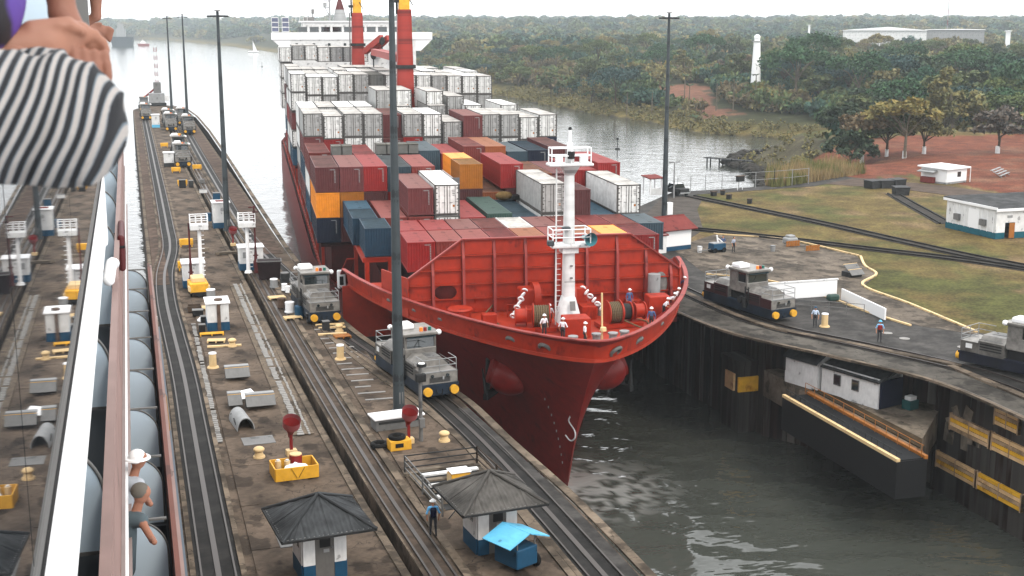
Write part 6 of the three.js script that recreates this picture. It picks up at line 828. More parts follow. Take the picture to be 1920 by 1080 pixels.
  const q = thing('lean_to', 'low red-roofed lean-to against the white cabin', 'lean-to', 54.0, 0.03, -129.0, 0.25); mesh('roof', [bx(3.4, 0.12, 2.6, 0, 2.3, 0, 0, 0.25)], M.roofRed, q); mesh('wall', [bx(3.0, 2.1, 2.2, 0, 1.05, 0)], M.white, q);
  const c = thing('blue_cart', 'blue tool cart with a white boom on the paved yard', 'cart', 61.3, 0.03, -127.2, 0.2); mesh('box', [rb(1.7, 0.7, 1.0, 0.05, 0, 0.65, 0)], M.blue, c); mesh('lid', [rb(1.6, 0.1, 0.9, 0.03, 0, 1.04, 0)], M.pale, c); mesh('boom', [bar([0.1, 1.0, 0], [-0.1, 1.9, 0], 0.14, 0.14), bar([0, 1.6, 0], [0.7, 1.1, 0], 0.1, 0.1)], M.whiteClean, c); for (const x of [-0.6, 0.6]) mesh('wheel', [xf(new THREE.CylinderGeometry(0.28, 0.28, 1.1, 14), x, 0.28, 0, 0, Math.PI / 2)], M.rubber, c); mesh('drawbar', [bar([-0.8, 0.4, 0], [-2.6, 0.3, 0.2], 0.1, 0.1)], M.grey, c);
  for (const [x, z, l, m] of [[59.4, -127.6, 'white bucket on the yard by the red-roofed cabin', M.whiteClean], [67.4, -125.8, 'white and brown drum on the paved yard', M.pale]]) { const t = thing('bucket', l, 'bucket', x, 0.034, z); mesh('pail', [cy(0.24, 0.3, 0.65, 0, 0.33, 0)], m, t); mesh('rim', [xf(new THREE.TorusGeometry(0.3, 0.03, 6, 18), 0, 0.65, 0, 0, Math.PI / 2)], M.grey, t); }
  for (const [x, z, l, k] of [[70.9, -127.6, 'orange barrier with a silver machine behind it on the paved yard', 1], [71.6, -124.4, 'lone orange slatted barrier on the paved yard', 0]]) { const t = thing('orange_barrier', l, 'barrier', x, 0.034, z, 0.1); for (let i = 0; i < 6; i++) mesh('slat', [bx(0.24, 0.62, 0.05, -0.8 + i * 0.3, 0.42, 0)], M.orange, t); mesh('rail', [bx(1.9, 0.08, 0.08, 0, 0.6, -0.05), bx(1.9, 0.08, 0.08, 0, 0.2, -0.05)], M.orange, t); if (k) { mesh('machine', [rb(1.5, 0.8, 1.2, 0.25, 0.2, 0.6, -0.9), rb(0.9, 0.3, 0.8, 0.12, 0.2, 1.1, -0.9)], M.pale, t); } }
  const vb = thing('vent_louvres', 'grey double louvre box at the bend of the cream kerb', 'vent', 68.4, 0.034, -110.4, 0.2); for (let k = 0; k < 2; k++) { mesh('panel', [bx(1.7, 0.06, 0.7, 0, 0.5 + k * 0.45, 0.2 - k * 0.7, 0, 0.7)], M.grey, vb); mesh('trim', [bx(1.75, 0.07, 0.07, 0, 0.75 + k * 0.45, -0.08 - k * 0.7)], M.cream, vb); } mesh('case', [bx(1.6, 0.5, 1.2, 0, 0.25, -0.5)], M.darkgrey, vb);
  for (const [x, z, l] of [[108.3, -171.3, 'dark bin at the end of the row nearest the tall reeds'], [110.4, -171.2, 'dark bin second along the row past the reeds'], [112.9, -171.8, 'dark bin at the kiosk end of the row'], [108.0, -163.3, 'dark bin standing apart by the short rail track']]) { const t = thing('dark_bin', l, 'bin', x, 0, z, rr(-0.3, 0.3)); mesh('box', [profile([[-0.95, 0], [0.95, 0], [1.1, 1.15], [-1.1, 1.15]], 1.7)], M.darkgrey, t); mesh('lid', [bx(2.3, 0.08, 1.8, 0, 1.2, 0, 0, 0.06)], M.black, t); }
  for (const [x, z] of [[81.2, -170.2], [83.0, -170.9], [81.8, -166.4], [82.6, -161.5]]) { const t = thing('concrete_stub', 'small dark concrete stub on the grass beside the field railway', 'block', x, -0.02, z, rr(0, 1), 'concrete stubs beside the field railway'); mesh('block', [rb(0.8, 0.6, 0.6, 0.08, 0, 0.3, 0)], M.darkgrey, t); mesh('cap', [rb(0.9, 0.14, 0.7, 0.04, 0, 0.64, 0)], M.railbed, t); }
  const bl = thing('bleacher', 'low white slatted bench on red earth behind the shed', 'bench', 137.5, 0, -178.5, 0.7); for (let k = 0; k < 4; k++) mesh('plank', [bx(6.2, 0.07, 0.34, 0, 0.4 + k * 0.25, -k * 0.5)], M.pale, bl); for (const x of [-2.6, 0, 2.6]) mesh('support', [bar([x, 0, 0.2], [x, 1.2, -1.6], 0.1, 0.1)], M.pale, bl);
  const wt = thing('white_cabinet', 'white cabinet with blue foot beside the lamp mast on the bank', 'cabinet', 66.9, 0, -153.6, 0.2); mesh('case', [rb(0.9, 1.6, 0.7, 0.06, 0, 1.0, 0)], M.whiteClean, wt); mesh('foot', [bx(0.8, 0.25, 0.6, 0, 0.12, 0)], M.blue, wt);
  const gt = thing('gate_lodge', 'small open lodge with red roof at the fence corner', 'lodge', 73.2, 0, -174.2, 0.2); mesh('roof', [bx(2.6, 0.14, 2.4, 0, 2.6, 0, 0, 0.12)], M.roofRed, gt); for (const [x, z] of [[-1, 0.9], [1, 0.9], [-1, -0.9], [1, -0.9]]) mesh('post', [bx(0.14, 2.5, 0.14, x, 1.25, z)], M.whiteClean, gt); mesh('counter', [bx(1.9, 1.0, 0.12, 0, 0.5, 0.9)], M.white, gt);
  const pu = thing('pickup', 'dark pickup parked nose out beside the red-roofed lodge', 'car', 76.2, 0.03, -172.6, 0.25); mesh('body', [rb(1.8, 0.7, 4.4, 0.12, 0, 0.75, 0)], M.darkgrey, pu); mesh('cabin', [profile([[-1.1, 1.05], [1.0, 1.05], [0.6, 1.7], [-0.8, 1.7]], 1.6, 'x').rotateY(Math.PI / 2)], M.glassDark, pu); mesh('bumper', [rb(1.8, 0.2, 0.15, 0.04, 0, 0.5, 2.25)], M.pale, pu); for (const x of [-0.85, 0.85]) for (const z of [-1.4, 1.4]) mesh('wheel', [xf(new THREE.CylinderGeometry(0.35, 0.35, 0.22, 16), x, 0.35, z, 0, 0, Math.PI / 2)], M.rubber, pu);
  const sl = thing('street_lamp', 'short lamp post with twin heads at the fence corner', 'lamp post', 74.6, 0, -169.6); mesh('pole', [cy(0.13, 0.09, 5.2, 0, 2.6, 0)], M.pale, sl); mesh('lamp_head', [rb(0.7, 0.16, 0.3, 0.05, 0.5, 5.2, 0)], M.grey, sl); mesh('lamp_head', [rb(0.7, 0.16, 0.3, 0.05, -0.5, 5.2, 0)], M.grey, sl);
  const f = thing('chain_fence', 'thin white post and rail fence along the water behind the field', 'fence'); const fp = [[76.6, -172.8], [79.5, -174.6], [82.1, -175], [85.0, -175.4], [88, -175.8], [91, -176.2], [94.5, -176.8], [98, -177.6], [101.5, -178.8]]; fp.forEach(([x, z], i) => { mesh('post', [cy(0.06, 0.06, i === 6 ? 3.2 : 2.5, x, 1.25, z, 8)], i === 6 ? M.darkgrey : M.pale, f); if (i < fp.length - 1) for (const y of [2.45, 1.3]) mesh('rail', [tb([x, y, z], [fp[i + 1][0], y, fp[i + 1][1]], 0.035, 5)], M.pale, f); });
  const sg = thing('fence_board', 'small dark notice box on white legs in front of the fence', 'sign', 87.8, 0, -175.0, 0.3); mesh('box', [rb(1.3, 0.8, 0.6, 0.04, 0, 1.7, 0)], M.darkgrey, sg); mesh('roof', [rb(1.6, 0.1, 0.8, 0.03, 0, 2.15, 0)], M.railbed, sg); mesh('leg', [tb([-0.5, 0, 0], [-0.5, 1.4, 0], 0.05), tb([0.5, 0, 0], [0.5, 1.4, 0], 0.05)], M.whiteClean, sg);
  const wb = thing('white_sign_board', 'large angled white parapet beside the maroon locomotive', 'parapet', 56.8, 0.03, -101.2, 0.02); mesh('panel', [bx(7.0, 1.5, 0.14, 0.6, 1.2, 0)], M.whiteClean, wb); mesh('panel', [bx(0.14, 1.0, 8.5, 4.2, 0.55, 4.2, -0.12)], M.whiteClean, wb); mesh('coping_rail', [bx(7.2, 0.12, 0.24, 0.6, 1.98, 0), bx(0.24, 0.1, 8.6, 4.2, 1.1, 4.2, -0.12)].slice(0, 1), M.white, wb); mesh('motor', [rb(1.1, 0.6, 0.7, 0.2, 3.2, 0.5, 0.9)], mat(0.04, 0.1, 0.08, 0.5), wb);
  const pr = []; for (let k = 0; k < 6; k++) pr.push(tb([54 + k * 1.2, 0, -99.6 + k * 0.9], [54 + k * 1.2, 1.0, -99.6 + k * 0.9], 0.03, 5)); pr.push(tb([54, 1.0, -99.6], [60, 1.0, -95.1], 0.03, 5), tb([54, 0.55, -99.6], [60, 0.55, -95.1], 0.025, 5)); solo('pit_railing', pr, M.grey, 'thin grey railing in front of the white parapet', 'railing');
  // timber jetty and rocks
  const j = thing('jetty', 'dark timber jetty reaching out from the rocky point', 'jetty', 140, WL, -284, -1.0); for (let k = 0; k < 14; k++) mesh('plank', [bx(0.95, 0.16, 2.2, -7 + k, 1.5, 0)], M.darkgrey, j); for (const x of [-6.5, -3, 0.5, 4]) mesh('pile', [cy(0.18, 0.18, 4, x, -0.3, 0.8), cy(0.18, 0.18, 4, x, -0.3, -0.8)], M.black, j);
  const rk = thing('white_boat', 'small white boat drawn up under the reeds', 'boat', 113, WL + 0.6, -200, 0.6); mesh('hull', [sp(1, 0, 0.3, 0, 0.9, 0.5, 2.4)], M.whiteClean, rk); mesh('thwart', [bx(1.2, 0.08, 0.4, 0, 0.72, 0)], M.grey, rk);
  const rocks = []; for (let k = 0; k < 150; k++) { const t = k / 150, pts = [[110, -187], [119, -214], [128, -243], [135, -256], [139, -268], [141, -286], [150, -297], [165, -309], [176, -319]], u = t * (pts.length - 1), i = Math.min(pts.length - 2, Math.floor(u)), x = lerp(pts[i][0], pts[i + 1][0], u - i) + rr(-2.2, 1.2), z = lerp(pts[i][1], pts[i + 1][1], u - i) + rr(-1, 1); const g = new THREE.IcosahedronGeometry(rr(0.5, 1.5), 1), p = g.attributes.position; for (let m = 0; m < p.count; m++) { const q = 0.75 + 0.5 * vnoise(p.getX(m) * 1.7 + k, p.getY(m) * 1.7 + p.getZ(m), 7); p.setXYZ(m, p.getX(m) * q * 1.2, p.getY(m) * q * 0.7, p.getZ(m) * q); } g.computeVertexNormals(); rocks.push(g.translate(x, WL + rr(0, 1.3), z)); }
  const rs = mesh('rocks', rocks, mat(0.10, 0.092, 0.08, 0.9, { map: TX.grime })); rs.userData.kind = 'stuff'; rs.userData.label = 'dark shore rocks heaped along the inlet point'; rs.userData.category = 'rocks';
}
// ---------------------------------------------------------------- plants
function leafCloud(clumps, per, size, tint, droop = 0) {   // many small two-triangle leaf sprays through the crown's volume
  const n = clumps.length * per, P = new Float32Array(n * 18), C = new Float32Array(n * 18); let o = 0;
  for (const [cx, cyy, cz, r] of clumps) for (let k = 0; k < per; k++) {
    const th = rnd() * 6.283, ph = Math.acos(rr(-0.75, 1)), q = r * Math.pow(rnd(), 0.4), x = cx + Math.sin(ph) * Math.cos(th) * q, y = cyy + Math.cos(ph) * q * 0.72, z = cz + Math.sin(ph) * Math.sin(th) * q;
    const s = size * rr(0.55, 1.25), e = new THREE.Euler(rr(-1.1, 1.1) + droop, rnd() * 6.283, rr(-1.1, 1.1)), a = V(s, 0, 0).applyEuler(e), b = V(0, 0, s * rr(0.5, 0.9)).applyEuler(e), c = rr(0.7, 1.3), hue = rr(-0.12, 0.12);
    const pts = [[x - a.x, y - a.y, z - a.z], [x + b.x, y + b.y + s * 0.12, z + b.z], [x + a.x, y + a.y, z + a.z], [x - a.x, y - a.y, z - a.z], [x + a.x, y + a.y, z + a.z], [x - b.x, y - b.y + s * 0.12, z - b.z]];
    for (const p of pts) { P[o] = p[0]; C[o] = tint[0] * c * (1 + hue); P[o + 1] = p[1]; C[o + 1] = tint[1] * c; P[o + 2] = p[2]; C[o + 2] = tint[2] * c * (1 - hue); o += 3; }
  }
  const g = new THREE.BufferGeometry(); g.setAttribute('position', new THREE.BufferAttribute(P, 3)); g.setAttribute('color', new THREE.BufferAttribute(C, 3)); g.computeVertexNormals(); return g;
}
const leafMat = new THREE.MeshPhysicalMaterial({ color: 0xffffff, vertexColors: true, roughness: 0.9, side: DS, specularIntensity: 0.25 });
const bark = mat(0.15, 0.125, 0.1, 0.95, { map: TX.wood }), paleBark = mat(0.33, 0.30, 0.26, 0.9, { map: TX.wood });
function crownClumps(kind, H, R, n) { const c = []; for (let k = 0; k < n; k++) { const a = rnd() * 6.283, q = Math.sqrt(rnd()), x = Math.cos(a) * q * R, z = Math.sin(a) * q * R, dome = Math.sqrt(Math.max(0, 1 - q * q)); const y = kind === 'umbrella' ? H * (0.70 + 0.26 * dome) + rr(-0.6, 0.6) : H * (0.42 + 0.5 * dome * rr(0.25, 1)); c.push([x, y, z, R * rr(0.17, 0.32)]); } return c; }
function treeGeo(kind, H, R, tint, n, per, leaf) {
  const cl = crownClumps(kind, H, R, n), tr = [], h0 = H * (kind === 'umbrella' ? 0.5 : 0.36); tr.push(tb([0, -1.5, 0], [rr(-0.3, 0.3), h0, rr(-0.3, 0.3)], H * 0.034, 8, H * 0.02));
  for (let k = 0; k < 8; k++) { const c = cl[k * 2 % cl.length], m = [c[0] * 0.45, lerp(h0, c[1], 0.6), c[2] * 0.45]; tr.push(tb([0, h0 * rr(0.75, 1), 0], m, H * 0.013, 6, H * 0.009), tb(m, [c[0], c[1], c[2]], H * 0.009, 5, H * 0.003)); }
  return { trunk: join(tr), crown: metric(leafCloud(cl, per, leaf, tint)) };
}
const TINT = { dark: [0.042, 0.072, 0.036], green: [0.078, 0.104, 0.042], olive: [0.15, 0.132, 0.052], brown: [0.128, 0.104, 0.058], yellow: [0.24, 0.195, 0.062], teal: [0.034, 0.070, 0.052], grey: [0.125, 0.115, 0.095] };
const protos = []; for (const [k, t, H, R] of [['round', 'dark', 12, 6], ['umbrella', 'green', 12, 7], ['round', 'olive', 10.5, 5.5], ['umbrella', 'brown', 11.5, 6.5], ['round', 'teal', 11, 6.2], ['round', 'yellow', 9, 4.6], ['umbrella', 'olive', 12.5, 7.2], ['round', 'grey', 10, 5], ['round', 'green', 13, 5.6], ['umbrella', 'dark', 13.5, 8], ['round', 'brown', 8.5, 4.2], ['umbrella', 'teal', 10, 7.6], ['round', 'olive', 14, 5]]) { const n = Math.round(rr(20, 38)); protos.push({ t, k, H, R, ...treeGeo(k, H, R, TINT[t].map(v => v * rr(0.88, 1.12)), n, Math.round(2700 / n), rr(0.36, 0.54)) }); }
const treeWords = { dark: 'dark green', green: 'mid green', olive: 'olive', brown: 'brownish dry-season', teal: 'deep bluish green', yellow: 'yellow flowering', grey: 'grey nearly leafless' };
const zoneOf = (x, z, r) => { const a = Math.atan2(x, -z), f = r < 300 ? 'nearest row' : r < 360 ? 'front rows' : r < 430 ? 'second rank' : r < 520 ? 'middle rank' : r < 650 ? 'rear rank' : 'rearmost rank'; const w = a < 0.27 ? 'above the last containers of the ship' : a < 0.36 ? 'along the wooded channel bank' : a < 0.435 ? 'around the red path' : a < 0.52 ? 'about the lighthouse' : a < 0.61 ? 'above the clearing with whitewashed trunks' : 'above the kiosk and shed'; return `${w}, ${f}`; };
function tree(i, x, z, s, label, group, sy = 1) { const p = protos[i], t = thing('tree', label, 'tree', x, landH(x, z) - 0.2, z, rnd() * 6.28, group); t.scale.set(s, s * sy, s); const a = new THREE.Mesh(p.trunk, i % 3 ? bark : paleBark); a.name = 'trunk'; a.castShadow = true; const b = new THREE.Mesh(p.crown, leafMat); b.name = 'crown'; b.castShadow = b.receiveShadow = true; t.add(a, b); return t; }
{
  let r = 236, cnt = 0; while (r < 900) { const st = 9.6 / r * (r > 520 ? 1.45 : 1.1); for (let a = 0.14; a < 0.76; a += st) {
      const aa = a + rr(-0.4, 0.4) * st, q = r * rr(0.97, 1.05), x = Math.sin(aa) * q, z = -Math.cos(aa) * q, d = coastDist(x, z); if (d < (q < 330 ? 14 : 9) || cnt > 296) continue; if (inPoly(redZone, x, z) || inPoly(clearZone, x, z) || inPoly(clearZone, x + 7, z - 12) || inPoly(clearZone, x + 12, z - 22)) continue; if (q < 330 && (x < 148 || a < 0.52)) continue; if (q < 400 && x < 205 && z > -372 && x < 188 && q > 300) continue;
      if (Math.hypot(x - 221, z + 431) < 7 || (Math.abs(Math.atan2(x, -z) - 0.4770) < (q < 425 ? 0.03 : 0.014) && q < 480 && q > 315)) continue;
      const n = fbm(x * 0.012, z * 0.012, 66, 2), i = rnd() < 0.3 ? Math.floor(rnd() * 13) : n < 0.42 ? pick([2, 3, 6, 5, 10, 12]) : n < 0.55 ? pick([1, 8, 6, 2, 12]) : pick([0, 4, 8, 1, 9, 11]); const sc_ = q < 330 ? rr(0.9, 1.2) : q > 520 ? rr(0.8, 1.1) : rr(0.95, 1.4), w = `${sc_ > 1.2 ? 'large ' : sc_ < 0.95 ? 'small ' : ''}${treeWords[protos[i].t]} ${protos[i].k === 'umbrella' ? 'spreading' : 'bushy'} tree ${zoneOf(x, z, q)}`;
      tree(i, x, z, sc_, w, w.replace(' tree ', ' trees '), rr(0.75, 1.2)); cnt++; } r *= r < 500 ? 1.065 : 1.10; }
  // the group of trees with whitewashed trunks on the red clearing
  const near = [[132.8, -218.5, 0, 0.82, 'dark tree with whitewashed trunk at the channel end of the clearing group'], [137.0, -221, 3, 0.85, 'brownish tree with whitewashed trunk second in the clearing group'], [141.5, -219.5, 8, 0.8, 'green tree with whitewashed trunk in the middle of the clearing group'], [141.5, -213.5, 6, 0.9, 'large olive spreading tree with thick whitewashed trunk on red earth'], [147.5, -216, 2, 0.85, 'bright olive tree at the shed end of the clearing group'], [162, -213, 7, 1.0, 'bare grey tree with twisted limbs on the red clearing'], [176, -205, 7, 1.1, 'second bare grey tree further along the red clearing']];
  for (const [x, z, i, s, l] of near) { const t = tree(i, x, z, s, l, undefined, 0.95); const h = landH(x, z); mesh('whitewash', [cy(0.46, 0.42, 1.6 / s, 0, 0.9 / s, 0)], M.white, t); }
  // palms
  const palm = (x, z, h, label) => { const t = thing('palm_tree', label, 'palm', x, landH(x, z) - 0.2, z), fr = []; mesh('trunk', [tb([0, -1, 0], [0.2, h, 0], 0.24, 8, 0.16)], paleBark, t); for (let k = 0; k < 15; k++) { const a = k * 2.4, dr = rr(0.4, 1.4), L = rr(2.2, 3.0); const g = surf(6, 1, (u, v) => { const q = u * L, w = 0.42 * Math.sin(Math.PI * (0.12 + 0.85 * u)) * (v - 0.5) * 2; return [Math.cos(a) * q - Math.sin(a) * w, h + 0.5 * u * L * (1.0 - dr * u) - Math.abs(w) * 0.5, Math.sin(a) * q + Math.cos(a) * w]; }, () => { const c = rr(0.8, 1.2); return [0.035 * c, 0.058 * c, 0.026 * c]; }); fr.push(g); } mesh('fronds', fr, leafMat, t); };
  palm(176, -385, 3.4, 'low spreading palm beside the red path on the bank'); for (const [x, z, h, l] of [[196, -398, 11, 'tall palm with pale trunk beside the top of the red path'], [193, -405, 10, 'tall palm behind the red path near its twin'], [186, -412, 9.5, 'tall palm on the channel side of the red path'], [181, -418, 10.5, 'tall pale-trunked palm at the edge of the bank wood'], [178, -426, 9, 'slim palm at the edge of the bank wood'], [190, -425, 11.5, 'tallest palm in the bank wood'], [201, -392, 12, 'tall palm close to the white lighthouse wood'], [174, -440, 9, 'short-crowned palm furthest along the bank wood']]) palm(x, z, h, l);
  // reeds and bank scrub, countless
  const bp = [], bc = []; for (let k = 0; k < 7000; k++) { const x = rr(94, 118), z = -178 - (x - 94) * 0.55 + rr(-9, 2.5); if (coastDist(x, z) < 0.4 || z > -176.5) continue; const h = rr(1.0, 2.9) * (0.6 + 0.6 * vnoise(x * 0.5, z * 0.5, 8)), w = rr(0.05, 0.12), a = rnd() * 6.28, lx = rr(-0.5, 0.5), lz = rr(-0.5, 0.5), y = landH(x, z) - 0.1, g = vnoise(x * 0.3, z * 0.3, 19) > 0.5 ? 1 : 0, q = rr(0.7, 1.25), col = g ? [0.13 * q, 0.13 * q, 0.045 * q] : [0.24 * q, 0.175 * q, 0.085 * q]; bp.push(x - Math.cos(a) * w, y, z - Math.sin(a) * w, x + Math.cos(a) * w, y, z + Math.sin(a) * w, x + lx, y + h, z + lz); for (let m = 0; m < 3; m++) bc.push(...col); }
  const bg = new THREE.BufferGeometry(); bg.setAttribute('position', new THREE.Float32BufferAttribute(bp, 3)); bg.setAttribute('color', new THREE.Float32BufferAttribute(bc, 3)); bg.computeVertexNormals(); const m1 = mesh('tall_grass', [bg], leafMat); m1.userData = { kind: 'stuff', label: 'tall dry reeds growing at the end of the fence', category: 'reeds' };
  const sc = []; for (let k = 0; k < coast.length - 1; k++) { const [x0, z0] = coast[k], [x1, z1] = coast[k + 1]; if (z0 > -240 || z1 < -700) continue; const L = Math.hypot(x1 - x0, z1 - z0); for (let i = 0; i < L * 1.7; i++) { const u = rnd(), off = rr(2, 16), x = lerp(x0, x1, u) + off * 0.95, z = lerp(z0, z1, u) + rr(-2, 2); if (coastDist(x, z) > 1.5 && !inPoly(pathZone, x, z) && !(z > -345 && rnd() < 0.5)) sc.push([x, landH(x, z) + rr(0.2, 1.5), z, rr(0.8, 1.9)]); } }
  const m2 = mesh('bank_scrub', [leafCloud(sc, 26, 0.42, [0.125, 0.11, 0.045])], leafMat); m2.userData = { kind: 'stuff', label: 'scrubby bushes and dry grass along the channel bank', category: 'bushes' };
  // shrub layer under the wood, countless
  const ug = [], uq = []; for (let k = 0; k < 7; k++) ug.push([rr(-2, 2), rr(0.6, 2.6), rr(-2, 2), rr(1.2, 1.9)]); const ugeo = metric(leafCloud(ug, 34, 0.5, [1, 1, 1])); for (let k = 0; k < 30000 && uq.length < 4200; k++) { const r_ = 225 * Math.pow(4.2, rnd()), a = rr(0.1, 0.78), x = Math.sin(a) * r_, z = -Math.cos(a) * r_, d = coastDist(x, z); if (d < 16 || inPoly(redZone, x, z) || inPoly(clearZone, x, z) || (r_ < 335 && (x < 152 || a < 0.53)) || (x < 196 && z > -372 && r_ > 300 && r_ < 400)) continue; uq.push([x, z]); }
  const um = new THREE.InstancedMesh(ugeo, leafMat, uq.length), ux = new THREE.Matrix4(), uc = new THREE.Color(); uq.forEach(([x, z], i) => { const s = rr(0.8, 1.7); ux.compose(V(x, landH(x, z) - 0.4, z), new THREE.Quaternion().setFromAxisAngle(V(0, 1, 0), rnd() * 6.28), V(s, s * rr(0.8, 1.5), s)); um.setMatrixAt(i, ux); const n = fbm(x * 0.015, z * 0.015, 77, 2), t = n < 0.45 ? pick([TINT.olive, TINT.brown, TINT.green]) : pick([TINT.dark, TINT.teal, TINT.green]); um.setColorAt(i, uc.setRGB(...t)); }); um.name = 'undergrowth'; um.userData = { kind: 'stuff', label: 'dense shrub layer filling the wood', category: 'bushes' }; scene.add(um);
  // far wooded hills, one mass
  const cl = []; for (let k = 0; k < 14; k++) cl.push([rr(-5, 5), rr(2, 8), rr(-5, 5), rr(2.4, 3.8)]); const far = leafCloud(cl, 34, 1.25, [1, 1, 1]); metric(far);
  const inst = []; let g = 0; while (inst.length < 5200 && g++ < 60000) { const r_ = 900 * Math.pow(4.6, Math.pow(rnd(), 0.8)), a = rr(-0.26, 0.86), x = Math.sin(a) * r_, z = -Math.cos(a) * r_; if (coastDist(x, z) < 25) continue; if (r_ > 1450 && r_ < 2100 && a < 0.12 && fbm(x * 0.01, z * 0.01, 3, 2) > 0.42) continue; inst.push([x, z, r_]); }
  const im = new THREE.InstancedMesh(far, leafMat, inst.length), mm = new THREE.Matrix4(), cc = new THREE.Color(); inst.forEach(([x, z, r_], i) => { const s = rr(0.8, 1.35) * (r_ > 1600 ? 1.35 : 1); mm.compose(V(x, landH(x, z) - 1, z), new THREE.Quaternion().setFromAxisAngle(V(0, 1, 0), rnd() * 6.28), V(s * 1.15, s * rr(0.8, 1.2), s * 1.15)); im.setMatrixAt(i, mm); const t = pick([TINT.dark, TINT.green, TINT.green, TINT.olive, TINT.teal, TINT.teal]); im.setColorAt(i, cc.setRGB(...t)); }); im.name = 'far_forest'; im.userData = { kind: 'stuff', label: 'hazy forest covering the far hills', category: 'forest' }; scene.add(im);
}
{ // lighthouse, far buildings, far vessels
  const y0 = landH(221, -431), t = thing('lighthouse', 'white tapering lighthouse rising out of the trees', 'lighthouse', 221, y0, -431), H = 20.3 - y0; mesh('shaft', [xf(new THREE.CylinderGeometry(1.25, 2.1, H - 2.6, 8), 0, (H - 2.6) / 2, 0)], M.whiteClean, t); mesh('gallery', [xf(new THREE.CylinderGeometry(1.75, 1.5, 0.5, 8), 0, H - 2.5, 0)], M.white, t); mesh('lantern', [cy(1.0, 1.0, 1.3, 0, H - 1.7, 0, 10)], M.whiteClean, t); mesh('dome', [sp(1.15, 0, H - 1.0, 0, 1, 0.9, 1)], M.whiteClean, t); for (const y of [5.5, 10]) mesh('window', [bx(0.5, 1.0, 0.2, -0.3, y, 1.75 - y * 0.035)], M.grey, t);
  const at = (px, r) => { const a = 0.28791 + Math.atan((px - 960) / 2452); return [Math.sin(a) * r, -Math.cos(a) * r]; };
  const wh = (pa, pb, r, y0, y1, rise, label, mt) => { const A = at(pa, r), B = at(pb, r), L = Math.hypot(A[0] - B[0], A[1] - B[1]), ry = -Math.atan2(B[1] - A[1], B[0] - A[0]); const b = thing('warehouse', label, 'warehouse', (A[0] + B[0]) / 2, y0, (A[1] + B[1]) / 2, ry); mesh('wall', [bx(L, y1 - y0, 30, 0, (y1 - y0) / 2, 0)], mt, b); mesh('roof', [profile([[-L / 2 - 1, y1 - y0], [L / 2 + 1, y1 - y0], [L * 0.05, y1 - y0 + rise]], 32)], M.whiteClean, b); };
  wh(1583, 1738, 980, 5, 18.6, 2.4, 'long white gable-roofed warehouse beyond the trees', M.white); wh(1738, 1847, 1010, 5, 19.0, 0.5, 'pale grey flat-roofed warehouse beside the gabled one', M.pale); wh(1888, 1897, 960, 4, 18.5, 0.2, 'narrow white tower block beyond the trees', M.whiteClean); wh(1516, 1520, 1100, 4, 22, 0.2, 'slim white tank tower on the far ridge', M.whiteClean);
  const [mx, mz] = at(1777, 1500), ms = thing('radio_mast', 'thin red and white radio mast above the far hills', 'mast', mx, 10, mz); for (let k = 0; k < 9; k++) mesh('mast_section', [bx(0.7, 5.5, 0.7, 0, 2.75 + k * 5.5, 0)], k % 2 ? M.pale : M.roofRed, ms);
  const vessel = (x, z, L, h, label, mt, cab) => { const v = thing('cargo_vessel', label, 'ship', x, WL, z, -0.1); mesh('hull', [profile([[-L * 0.42, 0], [L * 0.44, 0], [L * 0.5, h], [-L * 0.5, h]], L * 0.5)], mt, v); mesh('superstructure', [bx(L * 0.42, h * 0.9, L * 0.2, -L * 0.05, h * 1.4, 0), bx(L * 0.25, h * 0.6, L * 0.12, -L * 0.05, h * 2.1, 0), tb([-L * 0.05, h * 2, 0], [-L * 0.05, h * 3.1, 0], L * 0.015)], cab, v); };
  vessel(-5, -1950, 32, 13, 'hazy dark ship at anchor far down the channel', mat(0.02, 0.04, 0.06, 0.7), M.pale); vessel(24, -1950, 17, 3, 'small red tug beside the anchored ship', M.redPaint, M.whiteClean);
  const y = thing('sailing_boat', 'small white sailing boat off the far low bank', 'boat', 138, WL, -1500, 0.3); mesh('hull', [sp(1, 0, 0.6, 0, 7, 1.0, 2)], M.whiteClean, y); mesh('sail', [profile([[-0.4, 1.8], [4.5, 1.8], [-0.4, 13]], 0.2)], M.whiteClean, y); mesh('mast', [tb([-0.6, 0.5, 0], [-0.6, 14, 0], 0.15)], M.grey, y);
  for (const [x, z, l] of [[100, -1020, 'channel buoy off the ship stern far away'], [104, -430, 'thin dark channel marker post in the open water'], [128, -330, 'thin channel marker post nearest the rocky point'], [120, -520, 'thin channel marker post off the wooded bank']]) { const b = thing('channel_marker', l, 'buoy', x, WL, z); mesh('post', [cy(0.12, 0.1, 3.2, 0, 1.2, 0)], M.darkgrey, b); mesh('top_mark', [sp(0.35, 0, 2.9, 0)], M.darkgrey, b); mesh('float', [cy(0.8, 0.6, 0.6, 0, 0.1, 0)], M.darkgrey, b); }
}
